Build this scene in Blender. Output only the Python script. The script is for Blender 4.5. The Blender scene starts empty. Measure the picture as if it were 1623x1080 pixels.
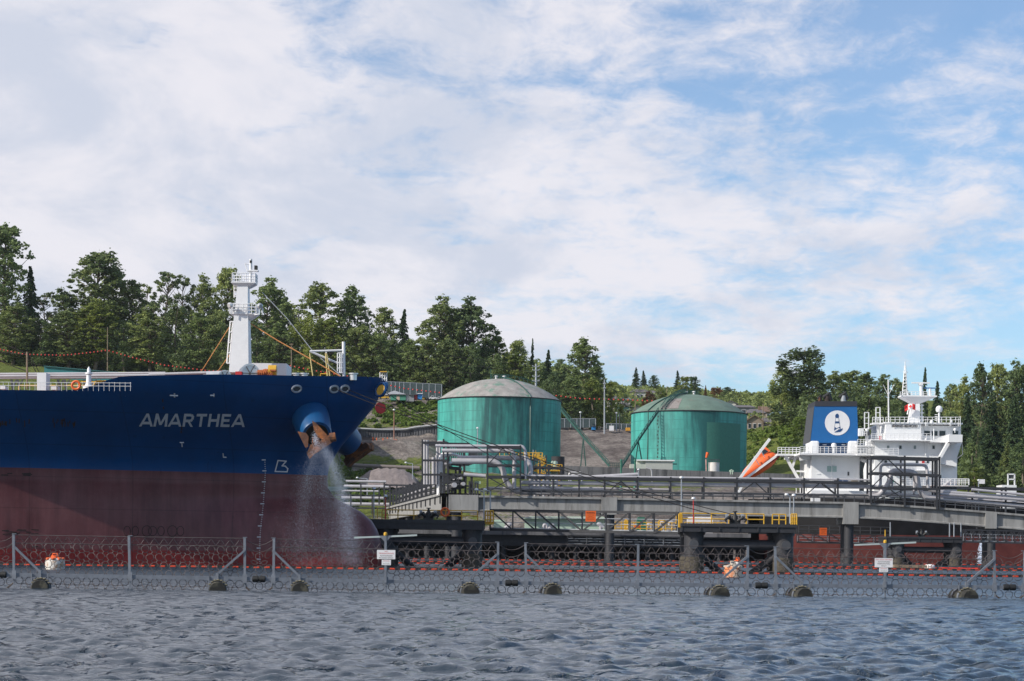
import bpy, bmesh, math, random
import numpy as np
from mathutils import Vector, Matrix
R=math.radians
random.seed(7); rng=np.random.default_rng(7)
sc=bpy.context.scene; col=sc.collection
# ------------------------------------------------------------------ camera
F=3156.0; CX=811.5; CY=870.0; H=1.77; ROLL=R(0.7); SR,CR=math.sin(ROLL),math.cos(ROLL)
cam=bpy.data.objects.new('camera',bpy.data.cameras.new('camera')); col.objects.link(cam); sc.camera=cam
cam.data.sensor_width=36; cam.data.lens=36*F/1623; cam.data.shift_y=(CY-540)/1623
cam.data.clip_start=0.5; cam.data.clip_end=20000
M=Matrix(((CR,-SR,0,0),(0,0,-1,0),(SR,CR,0,H),(0,0,0,1))); cam.matrix_world=M
# ------------------------------------------------------------------ light
SUN_EL=R(32); SUN_AZ=R(-117)      # azimuth measured from +Y (view direction), clockwise
sd=Vector((math.sin(SUN_AZ)*math.cos(SUN_EL),math.cos(SUN_AZ)*math.cos(SUN_EL),math.sin(SUN_EL)))
sun=bpy.data.objects.new('sun',bpy.data.lights.new('sun','SUN')); col.objects.link(sun)
sun.data.energy=3.6; sun.data.angle=R(0.6); sun.data.color=(1,0.93,0.83)
sun.rotation_euler=sd.to_track_quat('Z','Y').to_euler(); sun.location=(-300,-100,300)
w=bpy.data.worlds.new('World'); sc.world=w; w.use_nodes=True
nt=w.node_tree; nt.nodes.clear(); N=nt.nodes.new; L=nt.links.new
def mth(nt,op,a,b=None,c=None,clamp=False):
    n=nt.nodes.new('ShaderNodeMath'); n.operation=op; n.use_clamp=clamp
    for i,x in enumerate((a,b,c)):
        if x is None: continue
        if isinstance(x,(int,float)): n.inputs[i].default_value=x
        else: nt.links.new(x,n.inputs[i])
    return n.outputs[0]
sky=N('ShaderNodeTexSky'); sky.sky_type='NISHITA'; sky.sun_disc=False
sky.sun_elevation=SUN_EL; sky.sun_rotation=SUN_AZ; sky.air_density=1.0; sky.dust_density=0.4; sky.ozone_density=3.0
tc=N('ShaderNodeTexCoord'); sep=N('ShaderNodeSeparateXYZ'); L(tc.outputs['Generated'],sep.inputs[0])
X,Y,Z=sep.outputs
zc=mth(nt,'MAXIMUM',Z,0.0)
zz=mth(nt,'ADD',zc,0.17)
u=mth(nt,'DIVIDE',X,zz); v=mth(nt,'DIVIDE',Y,zz)
cmb=N('ShaderNodeCombineXYZ'); L(u,cmb.inputs[0]); L(v,cmb.inputs[1])
def cnoise(scale,detail,rough,dist=0.0,off=(0,0,0),sc3=(1,1,1)):
    mp=N('ShaderNodeMapping'); mp.inputs['Location'].default_value=off; mp.inputs['Scale'].default_value=sc3
    L(cmb.outputs[0],mp.inputs[0])
    n=N('ShaderNodeTexNoise'); n.inputs['Scale'].default_value=scale; n.inputs['Detail'].default_value=detail
    n.inputs['Roughness'].default_value=rough; n.inputs['Distortion'].default_value=dist; L(mp.outputs[0],n.inputs['Vector'])
    return n.outputs[0]
big=cnoise(0.9,4,0.5,0.2,(3.1,1.7,0)); puff=cnoise(6.5,10,0.58,0.35,(0.4,5.2,0),(1.0,0.8,1)); fine=cnoise(22,8,0.7,0.6,(7.4,2.2,0),(1,0.8,1))
az=mth(nt,'DIVIDE',X,mth(nt,'MAXIMUM',Y,0.05))                     # tan azimuth
ev=mth(nt,'DIVIDE',Z,mth(nt,'MAXIMUM',Y,0.05))
azc=mth(nt,'MINIMUM',mth(nt,'MAXIMUM',az,-0.6),0.45)
# coverage: full to the left and above, broken up to the right and towards the horizon
cov=mth(nt,'ADD',mth(nt,'MULTIPLY',azc,-1.7),0.31)
lo=mth(nt,'MULTIPLY',mth(nt,'MINIMUM',mth(nt,'SUBTRACT',ev,0.155),0.0),3.4)
hi=mth(nt,'MULTIPLY',mth(nt,'MAXIMUM',mth(nt,'MULTIPLY',azc,mth(nt,'SUBTRACT',mth(nt,'MINIMUM',ev,0.4),0.16)),0.0),-5.0)
s=mth(nt,'ADD',mth(nt,'MULTIPLY',mth(nt,'SUBTRACT',big,0.5),1.1),mth(nt,'MULTIPLY',mth(nt,'SUBTRACT',puff,0.5),1.7))
s=mth(nt,'ADD',s,mth(nt,'MULTIPLY',mth(nt,'SUBTRACT',fine,0.5),0.7))
s=mth(nt,'ADD',mth(nt,'ADD',s,cov),mth(nt,'ADD',lo,hi))
mask=N('ShaderNodeMapRange'); mask.interpolation_type='SMOOTHSTEP'; L(s,mask.inputs[0])
mask.inputs[1].default_value=-0.30; mask.inputs[2].default_value=0.36; mask.inputs[3].default_value=0.15; mask.inputs[4].default_value=0.95
shade=cnoise(3.0,9,0.62,0.3,(9.3,4.4,0),(1,0.6,1))
thick=N('ShaderNodeMapRange'); thick.interpolation_type='SMOOTHSTEP'; L(mth(nt,'ADD',shade,mth(nt,'MULTIPLY',azc,0.12)),thick.inputs[0]); thick.inputs[1].default_value=0.36; thick.inputs[2].default_value=0.60
cc=N('ShaderNodeMix'); cc.data_type='RGBA'; L(thick.outputs[0],cc.inputs[0])
cc.inputs[6].default_value=(0.50,0.53,0.615,1); cc.inputs[7].default_value=(0.67,0.655,0.695,1)
skm=N('ShaderNodeMix'); skm.data_type='RGBA'; skm.blend_type='MULTIPLY'; skm.inputs[0].default_value=1; L(sky.outputs[0],skm.inputs[6])
SKS=0.10
skm.inputs[7].default_value=(SKS*0.80,SKS*1.0,SKS*1.13,1)
mx=N('ShaderNodeMix'); mx.data_type='RGBA'; L(mask.outputs[0],mx.inputs[0]); L(skm.outputs[2],mx.inputs[6]); L(cc.outputs[2],mx.inputs[7])
bg=N('ShaderNodeBackground'); L(mx.outputs[2],bg.inputs[0]); out=N('ShaderNodeOutputWorld'); L(bg.outputs[0],out.inputs[0])
sc.view_settings.view_transform='Standard'; sc.view_settings.look='None'; sc.view_settings.gamma=1; sc.view_settings.exposure=0.38
# ------------------------------------------------------------------ measuring helpers
def S(px,py,D):
    a=px-CX; b=CY-py
    return Vector(((a*CR-b*SR)*D/F, D, H+(a*SR+b*CR)*D/F))
def XZ(px,z,D):                     # point at height z seen in column px
    Zp=(z-H)*F/D; return Vector((((px-CX)-Zp*SR)/CR*D/F,D,z))
def proj(p):
    k=F/p[1]; x=p[0]*k; z=(p[2]-H)*k
    return CX+x*CR+z*SR, CY-(-x*SR+z*CR)
def m(D): return D/F
# ------------------------------------------------------------------ materials
MATS={}
def mat(name,c,rough=0.6,metal=0.0,var=0.12,vs=1.5,c2=None,c2s=0.5,c2t=(0.55,0.7),bump=0.0,bs=20,stretch=(1,1,1),spec=0.5,emis=None):
    if name in MATS: return MATS[name]
    mt=bpy.data.materials.new(name); mt.use_nodes=True; t=mt.node_tree; t.nodes.clear()
    o=t.nodes.new('ShaderNodeOutputMaterial'); b=t.nodes.new('ShaderNodeBsdfPrincipled'); t.links.new(b.outputs[0],o.inputs[0])
    b.inputs['Roughness'].default_value=rough; b.inputs['Metallic'].default_value=metal; b.inputs['Specular IOR Level'].default_value=spec
    tcd=t.nodes.new('ShaderNodeTexCoord'); mp=t.nodes.new('ShaderNodeMapping'); mp.inputs['Scale'].default_value=stretch
    t.links.new(tcd.outputs['Object'],mp.inputs[0])
    n=t.nodes.new('ShaderNodeTexNoise'); n.inputs['Scale'].default_value=vs; n.inputs['Detail'].default_value=6; n.inputs['Roughness'].default_value=0.65
    t.links.new(mp.outputs[0],n.inputs['Vector'])
    cr=t.nodes.new('ShaderNodeValToRGB'); cr.color_ramp.elements[0].position=0.3; cr.color_ramp.elements[1].position=0.7
    cr.color_ramp.elements[0].color=tuple(max(0,x*(1-var)) for x in c)+(1,); cr.color_ramp.elements[1].color=tuple(min(1,x*(1+var)) for x in c)+(1,)
    t.links.new(n.outputs[0],cr.inputs[0]); last=cr.outputs[0]
    if c2 is not None:
        n2=t.nodes.new('ShaderNodeTexNoise'); n2.inputs['Scale'].default_value=c2s; n2.inputs['Detail'].default_value=8; n2.inputs['Roughness'].default_value=0.7
        t.links.new(mp.outputs[0],n2.inputs['Vector'])
        mr=t.nodes.new('ShaderNodeMapRange'); mr.inputs[1].default_value=c2t[0]; mr.inputs[2].default_value=c2t[1]; t.links.new(n2.outputs[0],mr.inputs[0])
        mm=t.nodes.new('ShaderNodeMix'); mm.data_type='RGBA'; t.links.new(mr.outputs[0],mm.inputs[0]); t.links.new(last,mm.inputs[6]); mm.inputs[7].default_value=tuple(c2)+(1,)
        last=mm.outputs[2]
    t.links.new(last,b.inputs['Base Color'])
    if bump>0:
        n3=t.nodes.new('ShaderNodeTexNoise'); n3.inputs['Scale'].default_value=bs; n3.inputs['Detail'].default_value=5
        t.links.new(mp.outputs[0],n3.inputs['Vector']); bp=t.nodes.new('ShaderNodeBump'); bp.inputs['Strength'].default_value=1; bp.inputs['Distance'].default_value=bump
        t.links.new(n3.outputs[0],bp.inputs['Height']); t.links.new(bp.outputs[0],b.inputs['Normal'])
    MATS[name]=mt; return mt
WHITE=mat('white_paint',(0.74,0.75,0.77),0.45,var=0.05,c2=(0.38,0.27,0.2),c2s=0.9,c2t=(0.66,0.82))
WHITE2=mat('ship_white',(0.78,0.79,0.80),0.45,var=0.04,vs=0.4,c2=(0.55,0.52,0.48),c2s=0.3,c2t=(0.62,0.85),stretch=(1,1,.25))
STEEL=mat('dark_steel',(0.026,0.028,0.034),0.6,var=0.25,vs=2)
STEEL2=mat('grey_steel',(0.06,0.063,0.072),0.5,var=0.2,vs=2)
GALV=mat('galvanized',(0.36,0.39,0.43),0.5,0.3,var=0.18,vs=3)
PIPE=mat('pipe_silver',(0.46,0.45,0.475),0.42,0.15,var=0.1,vs=1,c2=(0.4,0.36,0.34),c2s=0.7,c2t=(0.6,0.8))
YEL=mat('yellow_paint',(0.60,0.35,0.03),0.5,var=0.12)
ORANGE=mat('orange_paint',(0.75,0.13,0.025),0.5,var=0.12,vs=3)
RED=mat('red_paint',(0.5,0.03,0.03),0.5,var=0.15)
BLACK=mat('black_rubber',(0.012,0.013,0.014),0.6,var=0.3,vs=3)
RUST=mat('rusted_iron',(0.10,0.045,0.028),0.8,var=0.5,vs=3,c2=(0.33,0.115,0.03),c2s=0.8,c2t=(0.48,0.62),bump=0.03,bs=6)
CONC=mat('concrete',(0.27,0.27,0.265),0.85,var=0.2,vs=1.0,c2=(0.13,0.125,0.12),c2s=0.8,c2t=(0.5,0.68),stretch=(1,1,0.12),bump=0.02)
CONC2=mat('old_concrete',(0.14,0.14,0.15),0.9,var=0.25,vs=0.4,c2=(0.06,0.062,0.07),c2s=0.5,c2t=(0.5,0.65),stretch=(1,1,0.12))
GREENP=mat('green_paint',(0.02,0.14,0.09),0.5,var=0.2)
PALEG=mat('pale_green_paint',(0.42,0.55,0.45),0.6,var=0.08)
GLASS=mat('dark_window',(0.02,0.028,0.035),0.15,var=0.2)
BLUEP=mat('blue_paint',(0.01,0.09,0.3),0.5,var=0.1)
ROPE=mat('rope',(0.035,0.03,0.028),0.9,var=0.3,vs=8)
ROPEO=mat('orange_rope',(0.45,0.2,0.07),0.9,var=0.3,vs=8)
WOOD=mat('weathered_wood',(0.22,0.17,0.12),0.85,var=0.25,vs=2)
# ------------------------------------------------------------------ mesh builder
class MB:
    def __init__(s): s.v=[]; s.f=[]
    def add(s,vs,fs):
        o=len(s.v); s.v+= [tuple(p) for p in vs]; s.f+=[tuple(i+o for i in q) for q in fs]; return s
    def box(s,x0,x1,y0,y1,z0,z1):
        return s.add([(x0,y0,z0),(x1,y0,z0),(x1,y1,z0),(x0,y1,z0),(x0,y0,z1),(x1,y0,z1),(x1,y1,z1),(x0,y1,z1)],[(0,3,2,1),(4,5,6,7),(0,1,5,4),(1,2,6,5),(2,3,7,6),(3,0,4,7)])
    def bpx(s,x0,y0,x1,y1,D,dep):
        c=S((x0+x1)/2,(y0+y1)/2,D); hw=abs(x1-x0)/2*m(D); hh=abs(y1-y0)/2*m(D)
        return s.box(c.x-hw,c.x+hw,D,D+dep,c.z-hh,c.z+hh)
    def bar(s,p,q,w,h=None):
        p=Vector(p);q=Vector(q); h=h or w; d=(q-p)
        if d.length<1e-6: return s
        d.normalize(); up=Vector((0,0,1)) if abs(d.z)<0.95 else Vector((0,1,0)); a=d.cross(up).normalized(); b=a.cross(d)
        vs=[c+a*(i*w/2)+b*(j*h/2) for c in (p,q) for i,j in ((-1,-1),(1,-1),(1,1),(-1,1))]
        return s.add(vs,[(0,1,2,3),(7,6,5,4),(0,4,5,1),(1,5,6,2),(2,6,7,3),(3,7,4,0)])
    def tube(s,p,q,r,n=8,r2=None):
        return s.path([p,q],[r,r if r2 is None else r2],n)
    def path(s,pts,r,n=6,closed=False):
        pts=[Vector(p) for p in pts]; k=len(pts); rs=r if isinstance(r,(list,tuple)) else [r]*k
        o=len(s.v); prev=None
        for i,p in enumerate(pts):
            if closed: d=pts[(i+1)%k]-pts[i-1]
            else: d=pts[min(i+1,k-1)]-pts[max(i-1,0)]
            if d.length<1e-9: d=Vector((0,0,1))
            d.normalize()
            if prev is None: a=d.cross(Vector((0,0,1)) if abs(d.z)<0.9 else Vector((0,1,0))).normalized()
            else: a=(prev-d*prev.dot(d)).normalized()
            prev=a; b=d.cross(a)
            for j in range(n):
                t=2*math.pi*j/n; s.v.append(tuple(p+a*(rs[i]*math.cos(t))+b*(rs[i]*math.sin(t))))
        for i in range(k if closed else k-1):
            i2=(i+1)%k
            for j in range(n):
                s.f.append((o+i*n+j,o+i*n+(j+1)%n,o+i2*n+(j+1)%n,o+i2*n+j))
        if not closed:
            s.f.append(tuple(o+j for j in range(n))[::-1]); s.f.append(tuple(o+(k-1)*n+j for j in range(n)))
        return s
    def prism(s,poly,off):
        off=Vector(off); k=len(poly); vs=[Vector(p) for p in poly]; vs+= [p+off for p in vs]
        return s.add(vs,[tuple(range(k))[::-1],tuple(range(k,2*k))]+[(i,(i+1)%k,k+(i+1)%k,k+i) for i in range(k)])
    def ppx(s,pts,D,dep):
        return s.prism([S(a,b,D) for a,b in pts],(0,dep,0))
    def lathe(s,c,prof,n=24,axis=None):
        c=Vector(c); ax=(axis or Vector((0,0,1))).normalized(); a=ax.orthogonal().normalized() if axis else Vector((1,0,0)); b=ax.cross(a); o=len(s.v)
        for r,z in prof:
            for j in range(n):
                t=2*math.pi*j/n; s.v.append(tuple(c+ax*z+a*(r*math.cos(t))+b*(r*math.sin(t))))
        for i in range(len(prof)-1):
            for j in range(n): s.f.append((o+i*n+j,o+i*n+(j+1)%n,o+(i+1)*n+(j+1)%n,o+(i+1)*n+j))
        s.f.append(tuple(o+j for j in range(n))[::-1]); s.f.append(tuple(o+(len(prof)-1)*n+j for j in range(n)))
        return s
    def rows(s,rs,closed=False):
        o=len(s.v); n=len(rs[0])
        for r in rs: s.v+=[tuple(p) for p in r]
        for i in range(len(rs)-1):
            for j in range(n-1): s.f.append((o+i*n+j,o+i*n+j+1,o+(i+1)*n+j+1,o+(i+1)*n+j))
        return s
    def build(s,name,mt,parent=None,smooth=True,ang=0.6,fix=True,label=None):
        v=np.array(s.v,dtype=float)
        if parent is None:
            lo=v.min(0);hi=v.max(0); org=Vector(((lo[0]+hi[0])/2,(lo[1]+hi[1])/2,lo[2]))
        else:
            org=Vector((0,0,0)); pp=parent
            while pp: org+=pp.location; pp=pp.parent
        v-=np.array(org)
        me=bpy.data.meshes.new(name); me.from_pydata(v.tolist(),[],s.f)
        if fix and len(s.f)<30000:
            bm=bmesh.new(); bm.from_mesh(me); bmesh.ops.recalc_face_normals(bm,faces=bm.faces); bm.to_mesh(me); bm.free()
        if smooth: me.shade_smooth(); me.set_sharp_from_angle(angle=ang)
        me.materials.append(mt); ob=bpy.data.objects.new(name,me); col.objects.link(ob)
        if parent: ob.parent=parent
        else: ob.location=org
        if label: ob['label']=label
        return ob
def tag(o,label,cat,group=None,kind=None):
    o['label']=label; o['category']=cat
    if group: o['group']=group
    if kind: o['kind']=kind
    return o
def thing(name,label,cat,loc,group=None):
    o=bpy.data.objects.new(name,None); col.objects.link(o); o.location=loc; o.empty_display_size=0.5
    return tag(o,label,cat,group)
def struct(o): o['kind']='structure'; return o
def copy_tree(o,parent=None):
    c=o.copy(); col.objects.link(c); c.parent=parent
    for ch in o.children: copy_tree(ch,c)
    return c
def text2(s,size,bold=0.0,shear=0.0,spacing=1.0,align='CENTER'):
    cu=bpy.data.curves.new('txt','FONT'); cu.body=s; cu.size=size; cu.offset=bold; cu.shear=shear; cu.space_character=spacing; cu.align_x=align; cu.align_y='CENTER'; cu.resolution_u=3
    ob=bpy.data.objects.new('txt',cu); col.objects.link(ob)
    dg=bpy.context.evaluated_depsgraph_get(); me=bpy.data.meshes.new_from_object(ob.evaluated_get(dg))
    bpy.data.objects.remove(ob); bm=bmesh.new(); bm.from_mesh(me); bmesh.ops.triangulate(bm,faces=bm.faces)
    bmesh.ops.remove_doubles(bm,verts=bm.verts,dist=1e-5)
    if size>1:
        for _ in range(3):
            es=[e for e in bm.edges if e.calc_length()>0.35]
            if es: bmesh.ops.subdivide_edges(bm,edges=es,cuts=1); bmesh.ops.triangulate(bm,faces=bm.faces)
    vs=[(p.co.x,p.co.y) for p in bm.verts]; bm.verts.index_update(); fs=[tuple(q.index for q in f.verts) for f in bm.faces]
    bm.free(); bpy.data.meshes.remove(me); return vs,fs
def text_flat(mb,s,c,size,W=None,right=Vector((1,0,0)),up=Vector((0,0,1)),bold=0.0,shear=0,off=Vector((0,-0.01,0))):
    vs,fs=text2(s,size,bold,shear)
    if W:
        xs=[a for a,b in vs]; k=W/(max(xs)-min(xs)); cx=(max(xs)+min(xs))/2; vs=[((a-cx)*k,b) for a,b in vs]
    mb.add([c+right*a+up*b+off for a,b in vs],fs)
# ------------------------------------------------------------------ water
def build_water():
    D=[2.0,5,8,11]
    d=13.0
    while d<430: D.append(d); d+=max(0.05,d*0.0026)
    D+= [460,520,600]
    ang=[-70,-60,-50,-40,-33,-28,-24,-21]; a=-19.5
    while a<19.5: ang.append(a); a+=0.095
    ang+=[19.5,21,24,28,33,40,50,60,70]
    D=np.array(D); A=np.radians(np.array(ang)); T=np.tan(A)
    Dg,Tg=np.meshgrid(D,T,indexing='ij'); Xg=Dg*Tg; Yg=Dg
    Zg=np.zeros_like(Xg); r=np.random.default_rng(3)
    sp=np.maximum(0.07,Dg*0.0028)
    for i in range(110):
        lam=0.32*(1.7/0.4)**r.random(); th=R(86)+r.normal(0,0.95); k=2*np.pi/lam; amp=0.0130*lam**0.8
        ph=r.random()*6.28; x=k*(Xg*math.cos(th)+Yg*math.sin(th))+ph+0.8*np.sin(Xg*0.11*r.random()+Yg*0.07*r.random()+ph)
        fade=np.clip((lam/sp-2.5)/3,0,1)
        wv=1-2*np.abs(np.sin(x/2))**1.0 if i%2 else np.sin(x)
        Zg+=amp*wv*fade*0.42
    Zg*=np.clip((Dg-5)/10,0,1)
    n,mm_=Xg.shape
    v=np.stack([Xg,Yg,Zg],-1).reshape(-1,3)
    i=np.arange(n-1)[:,None]*mm_+np.arange(mm_-1)[None,:]; f=np.stack([i,i+1,i+mm_+1,i+mm_],-1).reshape(-1,4)
    me=bpy.data.meshes.new('water'); me.vertices.add(len(v)); me.vertices.foreach_set('co',v.ravel())
    me.loops.add(f.size); me.loops.foreach_set('vertex_index',f.ravel().astype(np.int32)); me.polygons.add(len(f))
    me.polygons.foreach_set('loop_start',(np.arange(len(f))*4).astype(np.int32)); me.update(calc_edges=True); me.shade_smooth()
    mt=bpy.data.materials.new('sea_water'); mt.use_nodes=True; t=mt.node_tree; b=t.nodes['Principled BSDF']
    b.inputs['Base Color'].default_value=(0.020,0.036,0.055,1); b.inputs['Roughness'].default_value=0.06; b.inputs['IOR'].default_value=1.34
    tcd=t.nodes.new('ShaderNodeTexCoord'); mp=t.nodes.new('ShaderNodeMapping'); mp.inputs['Scale'].default_value=(1.15,0.75,1); t.links.new(tcd.outputs['Object'],mp.inputs[0])
    n1=t.nodes.new('ShaderNodeTexNoise'); n1.inputs['Scale'].default_value=3.6; n1.inputs['Detail'].default_value=6; n1.inputs['Roughness'].default_value=0.62; n1.inputs['Distortion'].default_value=0.7
    t.links.new(mp.outputs[0],n1.inputs['Vector'])
    n2=t.nodes.new('ShaderNodeTexNoise'); n2.inputs['Scale'].default_value=1.3; n2.inputs['Detail'].default_value=5; n2.inputs['Distortion'].default_value=1.0; t.links.new(mp.outputs[0],n2.inputs['Vector'])
    hh=mth(t,'ADD',mth(t,'MULTIPLY',n1.outputs[0],0.028),mth(t,'MULTIPLY',n2.outputs[0],0.03)); hh=mth(t,'ADD',hh,mth(t,'MULTIPLY',mth(t,'MAXIMUM',mth(t,'SUBTRACT',n2.outputs[0],0.58),0.0),2.1))
    bp=t.nodes.new('ShaderNodeBump'); bp.inputs['Strength'].default_value=1; bp.inputs['Distance'].default_value=1.0; spz=t.nodes.new('ShaderNodeSeparateXYZ'); t.links.new(tcd.outputs['Object'],spz.inputs[0]); mrz=t.nodes.new('ShaderNodeMapRange'); mrz.inputs[1].default_value=60; mrz.inputs[2].default_value=170; mrz.inputs[3].default_value=1.0; mrz.inputs[4].default_value=1.4; mrr=t.nodes.new('ShaderNodeMapRange'); mrr.inputs[1].default_value=45; mrr.inputs[2].default_value=130; mrr.inputs[3].default_value=0.09; mrr.inputs[4].default_value=0.42; t.links.new(spz.outputs[1],mrr.inputs[0]); t.links.new(mrr.outputs[0],b.inputs['Roughness']); t.links.new(spz.outputs[1],mrz.inputs[0]); hh=mth(t,'MULTIPLY',hh,mrz.outputs[0]); t.links.new(hh,bp.inputs['Height']); t.links.new(bp.outputs[0],b.inputs['Normal'])
    me.materials.append(mt); o=bpy.data.objects.new('water',me); col.objects.link(o); struct(o)
build_water()
# ------------------------------------------------------------------ terrain
# rows: depth, [(px,py)], colour/grass mask [(px, grass 0..1)], rock colour index
ROWS=[
 (385,[(-400,884),(2000,886)],[(0,0)]),
 (415,[(-400,864),(500,864),(560,855),(700,850),(900,846),(1200,850),(1300,862),(2000,864)],[(0,.3)]),
 (450,[(-400,640),(60,640),(520,700),(545,783),(600,782),(690,785),(820,782),(890,779),(1000,780),(1060,781),(1200,785),(1300,790),(1550,800),(2000,800)],[(0,1),(600,1),(690,.8),(880,.3),(1100,.2),(1180,0),(1300,.3)]),
 (478,[(-400,620),(60,625),(520,650),(545,745),(575,744),(640,741),(690,750),(890,762),(1000,763),(1200,772),(1300,782),(1550,795),(2000,795)],[(0,1),(600,.2),(640,.1),(690,.7),(880,1),(1000,1),(1060,.9),(1180,.3),(1300,.6)]),
 (487,[(-400,610),(60,615),(520,648),(545,737),(690,740),(720,748),(890,757),(1000,757),(1190,768),(1300,770),(1550,785),(2000,790)],[(0,1),(545,.9),(640,.8),(690,.9),(890,.5),(1300,.8)]),
 (502,[(-400,605),(60,605),(520,646),(545,702),(585,702),(640,699),(668,706),(690,722),(720,748),(890,754),(1000,752),(1190,765),(1260,765),(1300,765),(1550,780),(2000,785)],[(0,1),(520,.1),(640,0),(690,.0),(890,.2),(1180,.6),(1300,1)]),
 (548,[(-400,600),(60,600),(520,640),(560,697),(640,698),(690,690),(740,745),(880,748),(900,748),(1000,748),(1190,755),(1250,735),(1300,740),(1550,775),(2000,780)],[(0,1),(545,.1),(690,.1),(880,0.35),(940,0.1),(1000,.05),(1190,.8),(1300,1)]),
 (552,[(-400,600),(60,600),(520,640),(545,679),(590,681),(640,680),(690,676),(740,730),(880,742),(900,744),(1000,743),(1190,745),(1250,730),(1300,735),(1550,772),(2000,780)],[(0,1),(545,.7),(690,.4),(880,.3),(940,0.1),(1000,.05),(1190,.9),(1300,1)]),
 (580,[(-400,590),(0,588),(200,600),(520,630),(560,657),(640,655),(690,655),(740,670),(880,705),(900,710),(1000,710),(1190,725),(1250,695),(1300,690),(1550,760),(2000,770)],[(0,1),(545,.45),(600,.4),(640,.3),(690,.5),(880,.02),(1000,.02),(1190,1),(1300,1)]),
 (602,[(-400,580),(0,580),(200,592),(520,625),(560,634),(640,636),(690,640),(740,650),(880,684),(900,684),(1000,684),(1190,700),(1250,672),(1300,670),(1550,750),(2000,760)],[(0,1),(545,.25),(690,.3),(880,.02),(1000,.02),(1190,1),(1300,1)]),
 (645,[(-400,574),(0,574),(60,585),(200,592),(520,615),(560,625),(640,628),(690,632),(740,640),(880,678),(900,680),(1000,680),(1190,690),(1250,682),(1300,655),(1550,745),(2000,750)],[(0,1),(545,.2),(690,.3),(880,.1),(1000,.1),(1190,1),(1300,1)]),
 (720,[(-400,562),(0,562),(200,578),(520,600),(690,606),(880,640),(940,662),(1000,670),(1190,675),(1250,668),(1300,640),(1550,720),(2000,720)],[(0,1)]),
 (850,[(-400,558),(0,558),(200,570),(520,585),(690,590),(880,605),(940,640),(1000,642),(1190,646),(1250,640),(1300,625),(1550,660),(2000,660)],[(0,1)]),
 (1050,[(-400,560),(0,560),(520,580),(690,585),(880,602),(1000,616),(1100,622),(1190,630),(1300,625),(1550,640),(2000,640)],[(0,1)]),
 (1300,[(-400,600),(0,600),(520,610),(690,615),(880,625),(1000,630),(1190,640),(1300,640),(1550,650),(2000,650)],[(0,1)]),
]
def lerp_tab(t,x): 
    xs=[a for a,b in t]; ys=[b for a,b in t]; return float(np.interp(x,xs,ys))
def row_z(i,px):
    D,t,_=ROWS[i]; return S(px,lerp_tab(t,px),D).z
def ground(px,D):
    for i in range(len(ROWS)-1):
        if D<=ROWS[i+1][0]:
            t=max(0,(D-ROWS[i][0])/(ROWS[i+1][0]-ROWS[i][0])); return row_z(i,px)*(1-t)+row_z(i+1,px)*t
    return row_z(-1,px)
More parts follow.
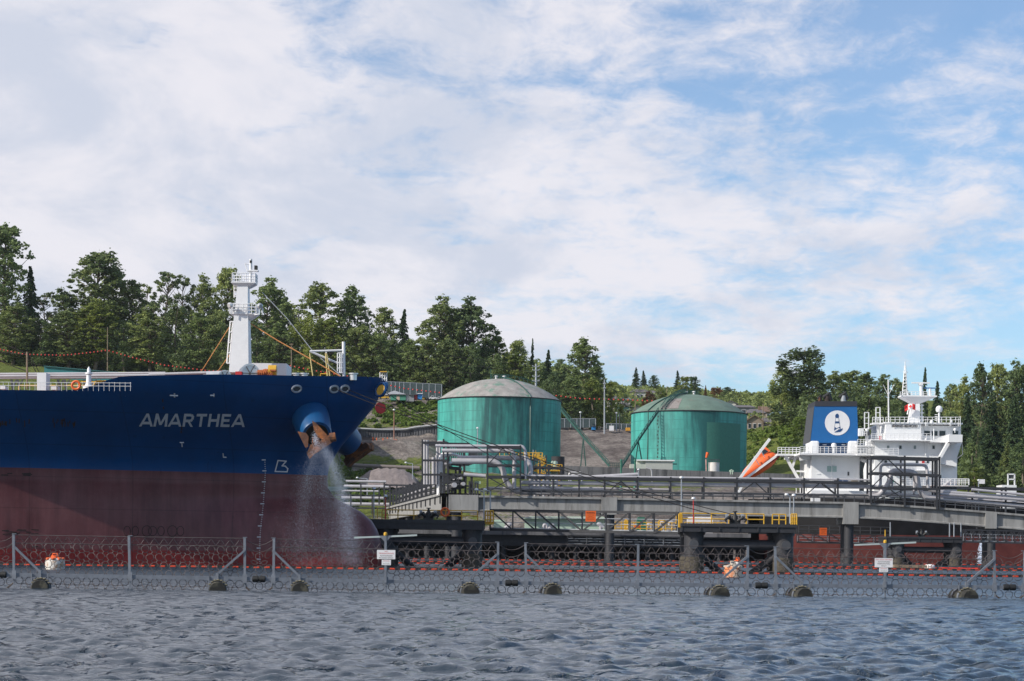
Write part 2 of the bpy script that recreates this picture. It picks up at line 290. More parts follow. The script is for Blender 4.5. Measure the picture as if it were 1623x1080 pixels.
def build_terrain():
    pxs=np.arange(-420,2021,8); rng2=np.random.default_rng(5)
    Ds=[]; 
    for i in range(len(ROWS)-1):
        a,b=ROWS[i][0],ROWS[i+1][0]; k=max(1,int((b-a)/6)); Ds+=list(np.linspace(a,b,k,endpoint=False))
    Ds.append(ROWS[-1][0]); vs=[];gs=[]
    for D in Ds:
        for px in pxs:
            z=ground(px,D); p=XZ(px,z,D); nz=0.35*math.sin(p.x*0.21+D*0.13)*math.sin(p.x*0.083-D*0.19)+rng2.normal(0,0.12)
            i=max(j for j in range(len(ROWS)) if ROWS[j][0]<=D); j=min(i+1,len(ROWS)-1); t=(D-ROWS[i][0])/max(1e-6,ROWS[j][0]-ROWS[i][0])
            vs.append((p.x,D,z+nz)); gs.append(lerp_tab(ROWS[i][2],px)*(1-t)+lerp_tab(ROWS[j][2],px)*t)
    n=len(pxs); fs=[(i*n+j,i*n+j+1,(i+1)*n+j+1,(i+1)*n+j) for i in range(len(Ds)-1) for j in range(n-1)]
    me=bpy.data.meshes.new('hillside'); me.from_pydata(vs,[],fs); me.shade_smooth()
    at=me.attributes.new('grass','FLOAT','POINT'); at.data.foreach_set('value',gs)
    mt=bpy.data.materials.new('hillside_ground'); mt.use_nodes=True; t=mt.node_tree; b=t.nodes['Principled BSDF']; b.inputs['Roughness'].default_value=0.95; b.inputs['Specular IOR Level'].default_value=0.1
    a=t.nodes.new('ShaderNodeAttribute'); a.attribute_name='grass'; tcd=t.nodes.new('ShaderNodeTexCoord')
    def nz(s,d=8,ro=0.7):
        q=t.nodes.new('ShaderNodeTexNoise'); q.inputs['Scale'].default_value=s; q.inputs['Detail'].default_value=d; q.inputs['Roughness'].default_value=ro; t.links.new(tcd.outputs['Object'],q.inputs['Vector']); return q.outputs[0]
    def ramp(x,c1,c2,p1=.35,p2=.65):
        q=t.nodes.new('ShaderNodeValToRGB'); q.color_ramp.elements[0].color=c1+(1,); q.color_ramp.elements[1].color=c2+(1,); q.color_ramp.elements[0].position=p1;q.color_ramp.elements[1].position=p2; t.links.new(x,q.inputs[0]); return q.outputs[0]
    rock=ramp(nz(0.9,10,0.8),(0.17,0.158,0.155),(0.45,0.42,0.40)); rock2=ramp(nz(0.09,9,.7),(0.5,0.46,0.45),(1.05,1.0,0.95),.42,.58)
    mr=t.nodes.new('ShaderNodeMix'); mr.data_type='RGBA'; mr.blend_type='MULTIPLY'; mr.inputs[0].default_value=1; t.links.new(rock,mr.inputs[6]); t.links.new(rock2,mr.inputs[7])
    gr=ramp(nz(0.35,8,0.75),(0.06,0.10,0.022),(0.24,0.27,0.07))
    msk=mth(t,'ADD',a.outputs['Fac'],mth(t,'MULTIPLY',mth(t,'SUBTRACT',nz(0.22,7,0.75),0.5),2.0)); 
    mr2=t.nodes.new('ShaderNodeMapRange'); mr2.inputs[1].default_value=0.42; mr2.inputs[2].default_value=0.58; t.links.new(msk,mr2.inputs[0])
    mm=t.nodes.new('ShaderNodeMix'); mm.data_type='RGBA'; t.links.new(mr2.outputs[0],mm.inputs[0]); t.links.new(mr.outputs[2],mm.inputs[6]); t.links.new(gr,mm.inputs[7]); t.links.new(mm.outputs[2],b.inputs['Base Color'])
    bp=t.nodes.new('ShaderNodeBump'); bp.inputs['Distance'].default_value=1.2; t.links.new(nz(1.1,10,0.8),bp.inputs['Height']); t.links.new(bp.outputs[0],b.inputs['Normal'])
    me.materials.append(mt); o=bpy.data.objects.new('hillside',me); col.objects.link(o); struct(o)
build_terrain()
# ------------------------------------------------------------------ leaves
def leaf_mat(name,c,var=0.45):
    mt=bpy.data.materials.new(name); mt.use_nodes=True; t=mt.node_tree; b=t.nodes['Principled BSDF']; b.inputs['Roughness'].default_value=0.65; b.inputs['Specular IOR Level'].default_value=0.25
    tcd=t.nodes.new('ShaderNodeTexCoord'); n=t.nodes.new('ShaderNodeTexNoise'); n.inputs['Scale'].default_value=0.35; n.inputs['Detail'].default_value=3; t.links.new(tcd.outputs['Object'],n.inputs['Vector'])
    oi=t.nodes.new('ShaderNodeObjectInfo'); x=mth(t,'ADD',n.outputs[0],mth(t,'MULTIPLY',mth(t,'SUBTRACT',oi.outputs['Random'],0.5),0.35))
    q=t.nodes.new('ShaderNodeValToRGB'); e=q.color_ramp.elements; e[0].position=0.25; e[1].position=0.75
    e[0].color=(c[0]*(1-var),c[1]*(1-var*.85),c[2]*(1-var*.6),1); e[1].color=(c[0]*(1+var*1.3),c[1]*(1+var),c[2]*(1+var*.5),1); t.links.new(x,q.inputs[0]); t.links.new(q.outputs[0],b.inputs['Base Color'])
    tr=t.nodes.new('ShaderNodeBsdfTranslucent'); t.links.new(q.outputs[0],tr.inputs[0]); ms=t.nodes.new('ShaderNodeMixShader'); ms.inputs[0].default_value=0.3
    t.links.new(b.outputs[0],ms.inputs[1]); t.links.new(tr.outputs[0],ms.inputs[2]); t.links.new(ms.outputs[0],t.nodes['Material Output'].inputs[0]); return mt
LF_DEC=leaf_mat('cottonwood_leaves',(0.21,0.265,0.10)); LF_DARK=leaf_mat('dark_leaves',(0.145,0.205,0.085)); LF_LIGHT=leaf_mat('light_leaves',(0.23,0.28,0.07))
LF_CON=leaf_mat('conifer_needles',(0.075,0.125,0.06)); LF_DEEP=leaf_mat('deep_leaves',(0.085,0.125,0.055)); LF_RUST=leaf_mat('rusty_leaves',(0.16,0.085,0.04)); LF_SHRUB=leaf_mat('shrub_leaves',(0.11,0.17,0.035))
BARK=mat('bark',(0.16,0.13,0.10),0.9,var=0.3,vs=1,stretch=(1,1,.2))
def leaves_mesh(name,C,sz,r,mt,flat=0.0):
    n=len(C); a=r.normal(size=(n,3)); a[:,2]*=(1-flat); a/=np.linalg.norm(a,axis=1)[:,None]; b=r.normal(size=(n,3)); b-=a*(a*b).sum(1)[:,None]; b/=np.linalg.norm(b,axis=1)[:,None]
    s=(sz*(0.6+0.8*r.random(n)))[:,None]; a*=s; b*=s*0.75
    v=np.stack([C-a-b*.5,C+a*.2-b,C+a+b*.4,C-a*.3+b],1).reshape(-1,3)
    me=bpy.data.meshes.new(name); me.vertices.add(len(v)); me.vertices.foreach_set('co',v.ravel()); me.loops.add(4*n); me.loops.foreach_set('vertex_index',np.arange(4*n,dtype=np.int32))
    me.polygons.add(n); me.polygons.foreach_set('loop_start',(np.arange(n)*4).astype(np.int32)); me.update(calc_edges=True); me.materials.append(mt); return me
def proto_tree(kind,seed,mt):
    r=np.random.default_rng(seed); Ht=30.0; Wd=12.0; mb=MB(); C=[]
    lean=r.normal(0,0.6,2)
    def axis(z): return np.array([lean[0]*z/Ht+0.3*math.sin(z*.3+seed),lean[1]*z/Ht,z])
    mb.path([axis(z) for z in (-2,3,8,14,20,25,28.5)],[.55,.42,.36,.28,.18,.1,.04],7)
    if kind=='dec':
        base=r.uniform(1.5,5); nc=290; cs=[]
        # a few crown lobes, each with its own leader
        lobes=[(r.uniform(-2.8,2.8),r.uniform(-2.5,2.5),r.uniform(.72,1.0)) for _ in range(4)]+[(0,0,1.0)]
        for k in range(nc):
            lx,ly,lh=lobes[r.integers(len(lobes))]; t=r.random()**0.95; top=base+(Ht-base)*(lh*.35+.65); z=base+(top-base)*t
            rad=Wd/2*(max(.02,math.sin(math.pi*min(.985,(0.12+t*0.86))**1.0))**0.7)*(0.9 if t<.8 else .8); an=r.random()*6.28; q=rad*math.sqrt(r.random())*(1.05 if t>.55 else .9)
            p=axis(z)+np.array([lx*(.3+.7*t)*.6+q*math.cos(an),ly*.6+q*math.sin(an),0]); cs.append(p)
            if k%4==0: zz_=max(3,z-r.uniform(2,5)); a=axis(zz_); mb.path([a,(a+p)/2+np.array([0,0,-.4]),p],[.14,.09,.03],5)
        for p in cs:
            k=int(r.uniform(18,46)); cr=r.uniform(0.5,1.15); d=r.normal(size=(k,3)); d/=np.linalg.norm(d,axis=1)[:,None]; C.append(p+d*(cr*r.random(k)**0.45)[:,None]*np.array([1.0,1.0,.8]))
        C.append(np.array([cs[i] for i in r.integers(0,len(cs),1500)])+r.normal(0,.5,(1500,3)))
        return mb,np.concatenate(C),0.27,mt
    if kind=='thin':
        base=r.uniform(8,12)
        for k in range(80):
            t=r.random(); z=base+(Ht-base)*t; rad=Wd/2*(0.35+0.6*math.sin(math.pi*(t*.85+.08)))*r.uniform(.3,1); an=r.random()*6.28; p=axis(z)+np.array([rad*math.cos(an),rad*math.sin(an),rad*.3])
            a=axis(max(3,z-rad*.9)); mb.path([a,(a+p)/2,p],[.10,.07,.03],5)
            n_=int(r.uniform(30,80)); cr=r.uniform(.5,1.2); d=r.normal(size=(n_,3)); d/=np.linalg.norm(d,axis=1)[:,None]; C.append(p+d*(cr*r.random(n_)**0.5)[:,None]*np.array([1,1,.75]))
        return mb,np.concatenate(C),0.28,mt
    if kind=='con':
        z=1.5; 
        while z<Ht-0.3:
            t=z/Ht; rad=Wd/2*(1-t)**0.8*r.uniform(.75,1.1)+.15; nb=int(5+5*(1-t))
            for k in range(nb):
                an=r.random()*6.28; L_=rad*r.uniform(.6,1.1); n_=int(18+L_*16); u_=r.random(n_)**0.7; dr=np.array([math.cos(an),math.sin(an),0]); pe=np.array([-dr[1],dr[0],0])
                C.append(axis(z)+dr*(u_*L_)[:,None]+pe*(r.normal(0,.13,n_)*L_*(1.1-u_))[:,None]+np.array([0,0,1])*(-(u_**1.4)*L_*.42+r.normal(0,.13,n_))[:,None])
            z+=r.uniform(.45,.95)*(1.15-.5*t)
        return mb,np.concatenate(C),0.24,mt
    if kind=='bush':
        for k in range(60):
            t=r.random(); an=r.random()*6.28; z=Ht*(0.04+.88*t); rad=Wd/2*math.sqrt(max(0,1-((t-.38)/.64)**2))*math.sqrt(r.random())*.95; p=axis(z)+np.array([rad*math.cos(an),rad*math.sin(an),0])
            n_=int(r.uniform(70,130)); d=r.normal(size=(n_,3)); d/=np.linalg.norm(d,axis=1)[:,None]; C.append(p+d*(r.uniform(1.0,1.9)*r.random(n_)**0.4)[:,None]*np.array([1,1,1.3]))
        return mb,np.concatenate(C),0.30,mt
PROTO={}
def proto(kind,leaf):
    opts=PROTO.setdefault((kind,leaf.name),[])
    if len(opts)<(4 if kind in('dec','con') else 2):
        seed=len(PROTO)*31+len(opts)*7+5; mb,C,sz,mt=proto_tree(kind,seed,leaf); r=np.random.default_rng(seed+1)
        v=np.array(mb.v); me=bpy.data.meshes.new('trunk'); me.from_pydata(v.tolist(),[],mb.f); me.shade_smooth(); me.materials.append(BARK)
        opts.append((me,leaves_mesh('crown',C,sz,r,mt,0.3))); return opts[-1]
    opts.append(opts.pop(0)); return opts[-1]
def tree(px,top,width,D,kind,leaf,label,base=None,group=None,cat='tree'):
    z0=ground(px,D) if base is None else S(px,base,D).z
    zt=S(px,top,D).z; h=max(2.0,zt-z0); p=XZ(px,z0,D); tm,cm=proto(kind,leaf)
    if zt-z0<2: print('LOW TREE',px,top,D,z0,zt)
    o=thing('conifer_tree' if kind=='con' else ('bush' if kind=='bush' and h<7 else 'deciduous_tree'),label,cat,(p.x,D,z0),group)
    wk=width*m(D)/12*(1.25 if kind in('dec','thin') else 1.1); o.scale=(wk,wk,h/29.5); o.rotation_euler=(0,0,random.uniform(0,6.28))
    for n_,me in (('trunk',tm),('crown',cm)):
        c=bpy.data.objects.new(n_,me); col.objects.link(c); c.parent=o
    return o
# ------------------------------------------------------------------ blue tanker
TH=R(7); dv=Vector((math.cos(TH),-math.sin(TH),0)); nv=Vector((-math.sin(TH),-math.cos(TH),0)); D0=178.0
P0=S(612,600,D0); P0.z=0
LF=[(-3,3.2),(-2,1.6),(-1,.7),(0,.28),(1,.15),(2.2,.3),(3.2,.6),(4.1,1.15),(4.9,2.1),(5.55,3.4),(6.1,4.5),(6.95,5.15),(7.8,5.25),(9,5.1),(10.7,4.06),(12.7,2.4),(14.5,.96),(16.8,0),(18,-.5)]
def lf(z): return float(np.interp(z,[a for a,b in LF],[b for a,b in LF]))
ZT=[(0,16.85),(5,16.45),(12,16.15),(17,15.85),(18.9,15.7),(19.6,15.55),(20.6,15.05),(21.6,14.65),(22.6,14.5),(23.6,14.42),(35,14.28),(160,14.2)]
def ztop(l): return float(np.interp(l,[a for a,b in ZT],[b for a,b in ZT]))
def hb(l,z):
    ls=lf(z) if z>6.95 else 5.2
    u=l-ls; b=0.0
    if u>0:
        t=min(1,max(0,(z-8)/8.5)); t=t*t*(3-2*t) if z<16.5 else 1
        uu=min(u,60); b1=21*(1-(1-uu/60)**2)**1.12*0.97
        uc=min(u,44); b2=19.5*(1-(1-uc/44)**2.2)**.75+ max(0,u-44)*0.04
        if z<8: k=max(0,(8-z))/8; b1*=1-0.16*k*math.exp(-u/22)
        b=b1*(1-t)+min(b2,20.4)*t; b=min(b,20.4)
        b+=min(.55,math.sqrt(max(0,.9*u)))*math.exp(-u/12)
    bb=0.0
    if z<6.1:
        w_=4.0*math.sqrt(max(0,1-abs((z-.8)/5.3)**2.3)); l0=lf(z); lc=10.0
        if l>l0: bb=w_*(math.sqrt(1-min(1,max(0,(lc-l)/(lc-l0)))**2)) 
    return (b**3+bb**3)**(1/3)
def loc2w(l,b,z): p=P0-dv*l+nv*b; return Vector((p.x,p.y,z))
def hp(l,z,off=0.0,side=1):
    e=.05; b=hb(l,z); tl=(hb(l+e,z)-b)/e; tz=(hb(l,z+e)-b)/e
    n=(nv*side*1.0+dv*tl-Vector((0,0,tz))); n.normalize(); p=P0-dv*l+nv*(b*side); return Vector((p.x,p.y,z))+n*off
def from_px(px,py):
    l=10.0;z=10.0
    for _ in range(60):
        q=hp(l,z); a,b=proj(q); k=m(q.y); l-= (px-a)*k*0.8; z-=(py-b)*k*0.8; l=max(l,lf(z)+.02)
    return l,z
am=thing('tanker_ship','blue and red oil tanker with white foremast, water pouring from its anchor','ship',(loc2w(30,0,0).x,loc2w(30,0,0).y,0))
def hull_mat():
    mt=bpy.data.materials.new('hull_paint'); mt.use_nodes=True; t=mt.node_tree; b=t.nodes['Principled BSDF']; b.inputs['Roughness'].default_value=0.36; b.inputs['Specular IOR Level'].default_value=0.35
    tcd=t.nodes.new('ShaderNodeTexCoord'); sp=t.nodes.new('ShaderNodeSeparateXYZ'); t.links.new(tcd.outputs['Object'],sp.inputs[0])
    def nz(s,d=6,st=(1,1,1),ro=.65):
        mp=t.nodes.new('ShaderNodeMapping'); mp.inputs['Scale'].default_value=st; t.links.new(tcd.outputs['Object'],mp.inputs[0])
        q=t.nodes.new('ShaderNodeTexNoise'); q.inputs['Scale'].default_value=s; q.inputs['Detail'].default_value=d; q.inputs['Roughness'].default_value=ro; t.links.new(mp.outputs[0],q.inputs['Vector']); return q.outputs[0]
    def ramp(x,c1,c2,p1=.35,p2=.65):
        q=t.nodes.new('ShaderNodeValToRGB'); q.color_ramp.elements[0].color=c1+(1,); q.color_ramp.elements[1].color=c2+(1,); q.color_ramp.elements[0].position=p1;q.color_ramp.elements[1].position=p2; t.links.new(x,q.inputs[0]); return q.outputs[0]
    def mix(f,a_,b_):
        q=t.nodes.new('ShaderNodeMix'); q.data_type='RGBA'; t.links.new(f,q.inputs[0]); t.links.new(a_,q.inputs[6]); t.links.new(b_,q.inputs[7]); return q.outputs[2]
    blue=ramp(nz(.25,7,(1,1,.5)),(0.0012,0.042,0.145),(0.0015,0.056,0.19))
    red=ramp(nz(.22,7,(1,1,.7)),(0.11,0.03,0.034),(0.165,0.062,0.066)); streak=ramp(nz(1.2,6,(1,1,.08)),(0.72,0.72,0.74),(1.1,1.1,1.1))
    q=t.nodes.new('ShaderNodeMix'); q.data_type='RGBA'; q.blend_type='MULTIPLY'; q.inputs[0].default_value=1; t.links.new(red,q.inputs[6]); t.links.new(streak,q.inputs[7]); red=q.outputs[2]
    wet=ramp(nz(.4,4),(0.16,0.014,0.015),(0.20,0.024,0.022))
    z=sp.outputs[2]
    zn=mth(t,'ADD',z,mth(t,'MULTIPLY',mth(t,'SUBTRACT',nz(.5,3),0.5),.25))
    f=mth(t,'MULTIPLY',mth(t,'SUBTRACT',1.35,zn),6,clamp=True); c=mix(f,red,wet)
    f2=mth(t,'MULTIPLY',mth(t,'SUBTRACT',z,8.13),60,clamp=True); c=mix(f2,c,blue); 
    sx=sp.outputs[0]; l1=mth(t,'LESS_THAN',mth(t,'FRACT',mth(t,'DIVIDE',mth(t,'ADD',z,.7),2.7)),.03); l2=mth(t,'LESS_THAN',mth(t,'FRACT',mth(t,'DIVIDE',sx,8.3)),.012)
    rn=mth(t,'MULTIPLY',mth(t,'GREATER_THAN',nz(1.3,5,(1,1,.06),.7),.66),.22)
    k_=mth(t,'SUBTRACT',1.0,mth(t,'ADD',mth(t,'MULTIPLY',mth(t,'MAXIMUM',l1,l2),.22),rn)); dk=t.nodes.new('ShaderNodeMix'); dk.data_type='RGBA'; dk.blend_type='MULTIPLY'; dk.inputs[0].default_value=1; t.links.new(c,dk.inputs[6]); t.links.new(k_,dk.inputs[7]); c=dk.outputs[2]
    t.links.new(c,b.inputs['Base Color'])
    # faint dents of the plating
    bp=t.nodes.new('ShaderNodeBump'); bp.inputs['Distance'].default_value=0.05; bp.inputs['Strength'].default_value=.6
    wv=t.nodes.new('ShaderNodeTexWave'); wv.wave_type='BANDS'; wv.bands_direction='Z'; wv.inputs['Scale'].default_value=0.11; wv.inputs['Distortion'].default_value=.6
    t.links.new(tcd.outputs['Object'],wv.inputs['Vector']); t.links.new(mth(t,'ADD',nz(.45,4),mth(t,'MULTIPLY',wv.outputs['Fac'],.25)),bp.inputs['Height']); t.links.new(bp.outputs[0],b.inputs['Normal']); return mt
HULL=hull_mat()
mb=MB()
ss=[0,.03,.1,.2,.35,.55,.8,1.1,1.5,2,2.6,3.3,4,4.8]+[5.6+.8*i for i in range(34)]+[34,38,43,50,60,75,100]
nr=96
for side in (1,-1):
    rs=[]
    for i in range(nr+1):
        row=[]
        for s in ss:
            lt=s; zt=ztop(lt) if s>0 else ztop(0); z=-2.5+(zt+2.5)*i/nr; l=lf(z)+s
            if z>6.9: zt=ztop(l) if i==nr else zt
            row.append(loc2w(l,(hb(l,z) if s>0 else 0)*side,z))
        rs.append(row)
    mb.rows(rs)
hull=mb.build('hull',HULL,am,ang=1.2)
# decks inside the bulwark
mb=MB(); L1=[.6,2,4,6,9,12,15,18,19.5]
mb.rows([[loc2w(l,-(hb(l,15.3)-.25),15.0) for l in L1],[loc2w(l,hb(l,15.3)-.25,15.0) for l in L1]])
L2=[19.5,24,30,38,50,75,100]; mb.rows([[loc2w(l,-(hb(l,14)-.25),14.15) for l in L2],[loc2w(l,hb(l,14)-.25,14.15) for l in L2]])
mb.add([loc2w(19.5,-14,14.1),loc2w(19.5,14,14.1),loc2w(19.5,14,15),loc2w(19.5,-14,15)],[(0,1,2,3)])
DECKRED=mat('deck_paint',(0.16,0.05,0.04),0.7,var=.2); mb.build('deck',DECKRED,am,smooth=False)
# lettering on the hull
LETT=mat('white_lettering',(0.50,0.52,0.56),0.55,var=0.12,vs=3)
def hull_text(s,px0,px1,py,hpx,bold,shear,name='ship_name',mtt=None):
    vs,fs=text2(s,hpx*m(172)/0.7,bold,shear,1.12); xs=[a for a,b in vs]; ys=[b for a,b in vs]; kx=(px1-px0)/(max(xs)-min(xs)); ky=hpx/(max(ys)-min(ys)); x0=min(xs); y0=(max(ys)+min(ys))/2
    mb=MB(); mb.add([hp(*from_px(px0+(a-x0)*kx,py-(b-y0)*ky+((a-x0)*kx)*0.006),.03) for a,b in vs],fs); return mb.build(name,mtt or LETT,am,smooth=False,fix=False)
SW=.21
LTR={'A':([((0,0),(.5,1)),((1,0),(.5,1)),((.2,.27),(.8,.27))],1.0),'M':([((0.06,0),(.12,1)),((.14,.98),(.55,.12)),((.55,.12),(.96,.98)),((.98,1),(1.04,0))],1.1),'R':([((.1,0),(.1,1)),((.1,.9),(.62,.9)),((.62,.9),(.78,.82)),((.78,.84),(.78,.56)),((.78,.56),(.62,.46)),((.62,.46),(.1,.46)),((.45,.45),(.8,0))],.9),'T':([((0,.9),(.9,.9)),((.45,.9),(.45,0))],.9),'H':([((.1,0),(.1,1)),((.82,0),(.82,1)),((.1,.5),(.82,.5))],.92),'E':([((.1,0),(.1,1)),((.1,.9),(.78,.9)),((.1,.5),(.7,.5)),((.1,.1),(.78,.1))],.82)}
def name_letters():
    x=0; adv=[]
    for ch in 'AMARTHEA': adv.append(x); x+=LTR[ch][1]+.2
    kx=166/(x-.2+.12); hh=20.5
    for ch,x0 in zip('AMARTHEA',adv):
        mb=MB()
        for si,((ax_,ay_),(bx_,by_)) in enumerate(LTR[ch][0]):
            dx,dy=bx_-ax_,by_-ay_; Ls=math.hypot(dx,dy); 
            if abs(dy)>.6*Ls: nx,ny=SW/2,0.0     # uprights and diagonals keep flat feet
            else: nx,ny=-dy/Ls*SW*.48,dx/Ls*SW*.48
            q=[(ax_-nx,ay_-ny),(bx_-nx,by_-ny),(bx_+nx,by_+ny),(ax_+nx,ay_+ny)]
            k=4; row0=[];row1=[]
            for i in range(k+1):
                t=i/k
                for row,(pa,pb) in ((row0,(q[0],q[1])),(row1,(q[3],q[2]))):
                    u_=pa[0]+(pb[0]-pa[0])*t; v_=min(1,max(0,pa[1]+(pb[1]-pa[1])*t)); px=218+4+(x0+u_+ .17*v_)*kx; py=666.0-(v_-.5)*hh+(px-300)*.006; row.append(hp(*from_px(px,py),.03+.003*si))
            mb.rows([row0,row1])
        mb.build('name_letter',LETT,am,smooth=False)
name_letters()
def hull_line(mb,pts,w=0.10,off=.03):
    q=[hp(*from_px(a,b),off) for a,b in pts]
    for a,b in zip(q,q[1:]):
        d=(b-a).normalized(); n=d.cross(Vector((0,-1,0))).normalized()*(w/2); e=d*(w*.45); mb.add([a-n-e,b-n+e,b+n+e,a+n-e],[(0,1,2,3)])
mb=MB(); 
hull_line(mb,[(441,730),(453.5,731),(447,738.5),(452,739),(456,743),(455,748),(436,747.5),(440.5,730)],.1)
mb.build('bow_thruster_mark',LETT,am,smooth=False)
def marks(name,segs,w=.09):
    mb=MB()
    for sg in segs: hull_line(mb,sg,w)
    mb.build(name,LETT,am,smooth=False)
marks('tug_mark',[[(285.5,701.3),(290.8,701.3)],[(288.2,703),(288.6,708)]]); marks('tug_mark',[[(353.5,719),(354,724.5)],[(354,724.5),(358,724.8)]])
marks('hull_mark',[[(270,626.5),(281,626.8)],[(276.5,624),(276.5,629)]],.12); marks('hull_mark',[[(334,626.5),(339,626.5)],[(338.8,624.5),(338.8,628.5)]],.12)
# draft marks: numeral rows at every metre and small figures between them
mb=MB()
for i in range(52):
    z=.5+i*.19 if False else None
dm=[(419.5,729),(420.5,747),(419.5,765),(418.2,782),(417.3,799),(415.5,817),(413.5,834),(412,852),(411.6,872),(411.8,893)]
pxf=lambda y: float(np.interp(y,[b for a,b in dm],[a for a,b in dm]))
y=729.0;i=0
while y<896:
    xx=pxf(y)
    if i%5==0: hull_line(mb,[(xx-4,y),(xx-2.4,y)],.09); hull_line(mb,[(xx-1.2,y),(xx+.8,y)],.09)
    else: hull_line(mb,[(xx-.35,y),(xx+.35,y)],.055)
    mb.build('draft_mark',LETT,am,smooth=False); mb=MB(); y+=3.5;i+=1
# scuffs and rust runs
SCUFF=mat('hull_scuff',(0.02,0.012,0.012),0.8,var=.4); RRUN=mat('rust_run',(0.035,0.02,0.012),0.8,var=.5)
mb=MB(); rr=random.Random(4)
for k in range(7):
    cx=203+k*13.5+rr.uniform(-3,3); rx=rr.uniform(5,8); ry=rr.uniform(7,9)
    hull_line(mb,[(cx+rx*math.cos(t*.45),842-ry*math.sin(t*.45)) for t in range(0,15)],.045); mb.build('scuff_mark',SCUFF,am,smooth=False); mb=MB()
for k in range(16): 
    x=rr.uniform(0,60);yy=rr.choice([838,842,846,864,868,751,755])+rr.uniform(-2,2); hull_line(mb,[(x,yy),(x+rr.uniform(5,14),yy+rr.uniform(-1,1))],.08); mb.build('scuff_mark',SCUFF,am,smooth=False); mb=MB()
mb=MB()
for k in range(30):
    x=rr.uniform(84,120) if k<18 else rr.uniform(0,50); yy=668+rr.uniform(-5,3); hull_line(mb,[(x,yy),(x+rr.uniform(-.5,.5),yy+rr.uniform(2,7))],.08)
for x,y0,y1 in ((258,633,637),(259,645,648),(288,676,681),(287,683,686)): hull_line(mb,[(x,y0),(x,y1)],.1)
mb.build('rust_runs',RRUN,am,smooth=False)
# fairleads
CHROME=mat('fairlead_ring',(0.62,0.64,0.66),0.3,0.6,var=.15); HOLE=mat('hollow',(0.01,0.01,0.01),.9)
for px,py in ((470,616.5),(529.5,617),(546.5,616.5)):
    l,z=from_px(px,py); c=hp(l,z,.02); n=(hp(l,z,.5)-c).normalized(); t=(hp(l+.5,z)-hp(l-.5,z)).normalized(); q=n.cross(t)
    a=MB(); a.path([c+t*(.42*math.cos(x))+q*(.3*math.sin(x)) for x in np.linspace(0,6.28,16,endpoint=False)],.10,6,closed=True); fo=a.build('fairlead',CHROME,am)
    a=MB(); a.path([c+t*(.55*math.cos(x))-n*.05+Vector((0,0,.42*math.sin(x)+.03)) for x in np.linspace(.1,3.04,12)],.11,6); a.build('fairlead_hood',HULL,fo) 
    a=MB(); a.add([c+n*.03+t*(.34*math.cos(x))+q*(.24*math.sin(x)) for x in np.linspace(0,6.28,12,endpoint=False)],[tuple(range(12))]); a.build('fairlead_opening',STEEL2,fo,smooth=False)
for px,py,wd in ((603.2,618,.5),(608.5,617.5,.22)):
    c=S(px,py,176.2); a=MB(); t=Vector((.35,-.1,.9)).normalized(); q=Vector((1,-.5,-.3)).normalized()
    a.path([c+t*(.62*math.cos(x))+q*(wd*math.sin(x)) for x in np.linspace(0,6.28,16,endpoint=False)],.12,6,closed=True); fo=a.build('bow_fairlead',HULL,am)
    a=MB(); a.add([c+t*(.5*math.cos(x))+q*(wd*.75*math.sin(x)) for x in np.linspace(0,6.28,12,endpoint=False)],[tuple(range(12))]); a.build('fairlead_liner',YEL,fo,smooth=False)
# anchors in their blue pods
POD=mat('pod_paint',(0.004,0.07,0.2),.4,var=.12,c2=(.03,.03,.03),c2s=.8,c2t=(.66,.8))
def w2l(p): q=p-P0; return (-q.dot(dv),q.dot(nv),p.z)
pe=S(502,690,171.0); ps=S(487,650,175.5)
le,ls_=w2l(pe),w2l(ps)
def pod(side):
    kb=1.0 if side>0 else .86
    a=loc2w(ls_[0],ls_[1]*side*kb,ls_[2]); b=loc2w(le[0],le[1]*side*kb,le[2]); ax=(b-a); Ln=ax.length; ax.normalize(); mb=MB()
    mb.lathe(a,[(1.75,-1.2),(1.6,Ln*.5),(1.32,Ln*.97),(1.24,Ln)],36,ax); po=mb.build('anchor_pod',POD,am,ang=.9)
    mb=MB(); mb.lathe(b+ax*.01,[(1.02,0),(1.0,.03)],28,ax); mb.build('hawse_mouth',HOLE,po)
    return a,b,ax
def anchor(side):
    a,b,ax=pod(side)
    # frame: photo plane axes of the starboard anchor, mirrored for port
    def q(px,py,D):
        l_,b_,z_=w2l(S(px,py,D)); return loc2w(l_,b_*side-(0 if side>0 else -1.0),z_)
    mb=MB(); D=169.4
    pts=[(486,719),(491,727.5),(497,721),(508,714),(520,706),(533,697),(531.5,690.5),(526,686.5),(519,691),(506,700),(492,705)]
    mb.prism([q(x,y_,D+.1) for x,y_ in pts],q(500,700,D+1.15)-q(500,700,D+.1)); ao=mb.build('anchor',RUST,am,smooth=False)
    mb=MB(); p0=q(494,667.5,D+.9)
    mb.prism([q(x,y_,D+.3) for x,y_ in ((494.5,667),(500,670),(519,690),(514,698),(503,693),(497.5,682))],q(500,700,D+.75)-q(500,700,D+.3)); mb.build('fluke',RUST,ao,smooth=False)
    mb=MB(); mb.prism([q(x,y_,D+.3) for x,y_ in ((471.5,684),(485,686.5),(489,692),(488,709),(484,710))],q(500,700,D+.7)-q(500,700,D+.3)); mb.build('fluke',RUST,ao,smooth=False)
    mb=MB(); mb.bar(q(497,690,D+2.5),q(503,706,D+.5),.5,.5); mb.build('shank',RUST,ao,smooth=False)
    mb=MB(); mb.tube(q(523,694,D+.2),q(532,692.5,D+.2),.40,10); mb.build('crown_stub',RUST,ao)
anchor(1); anchor(-1)
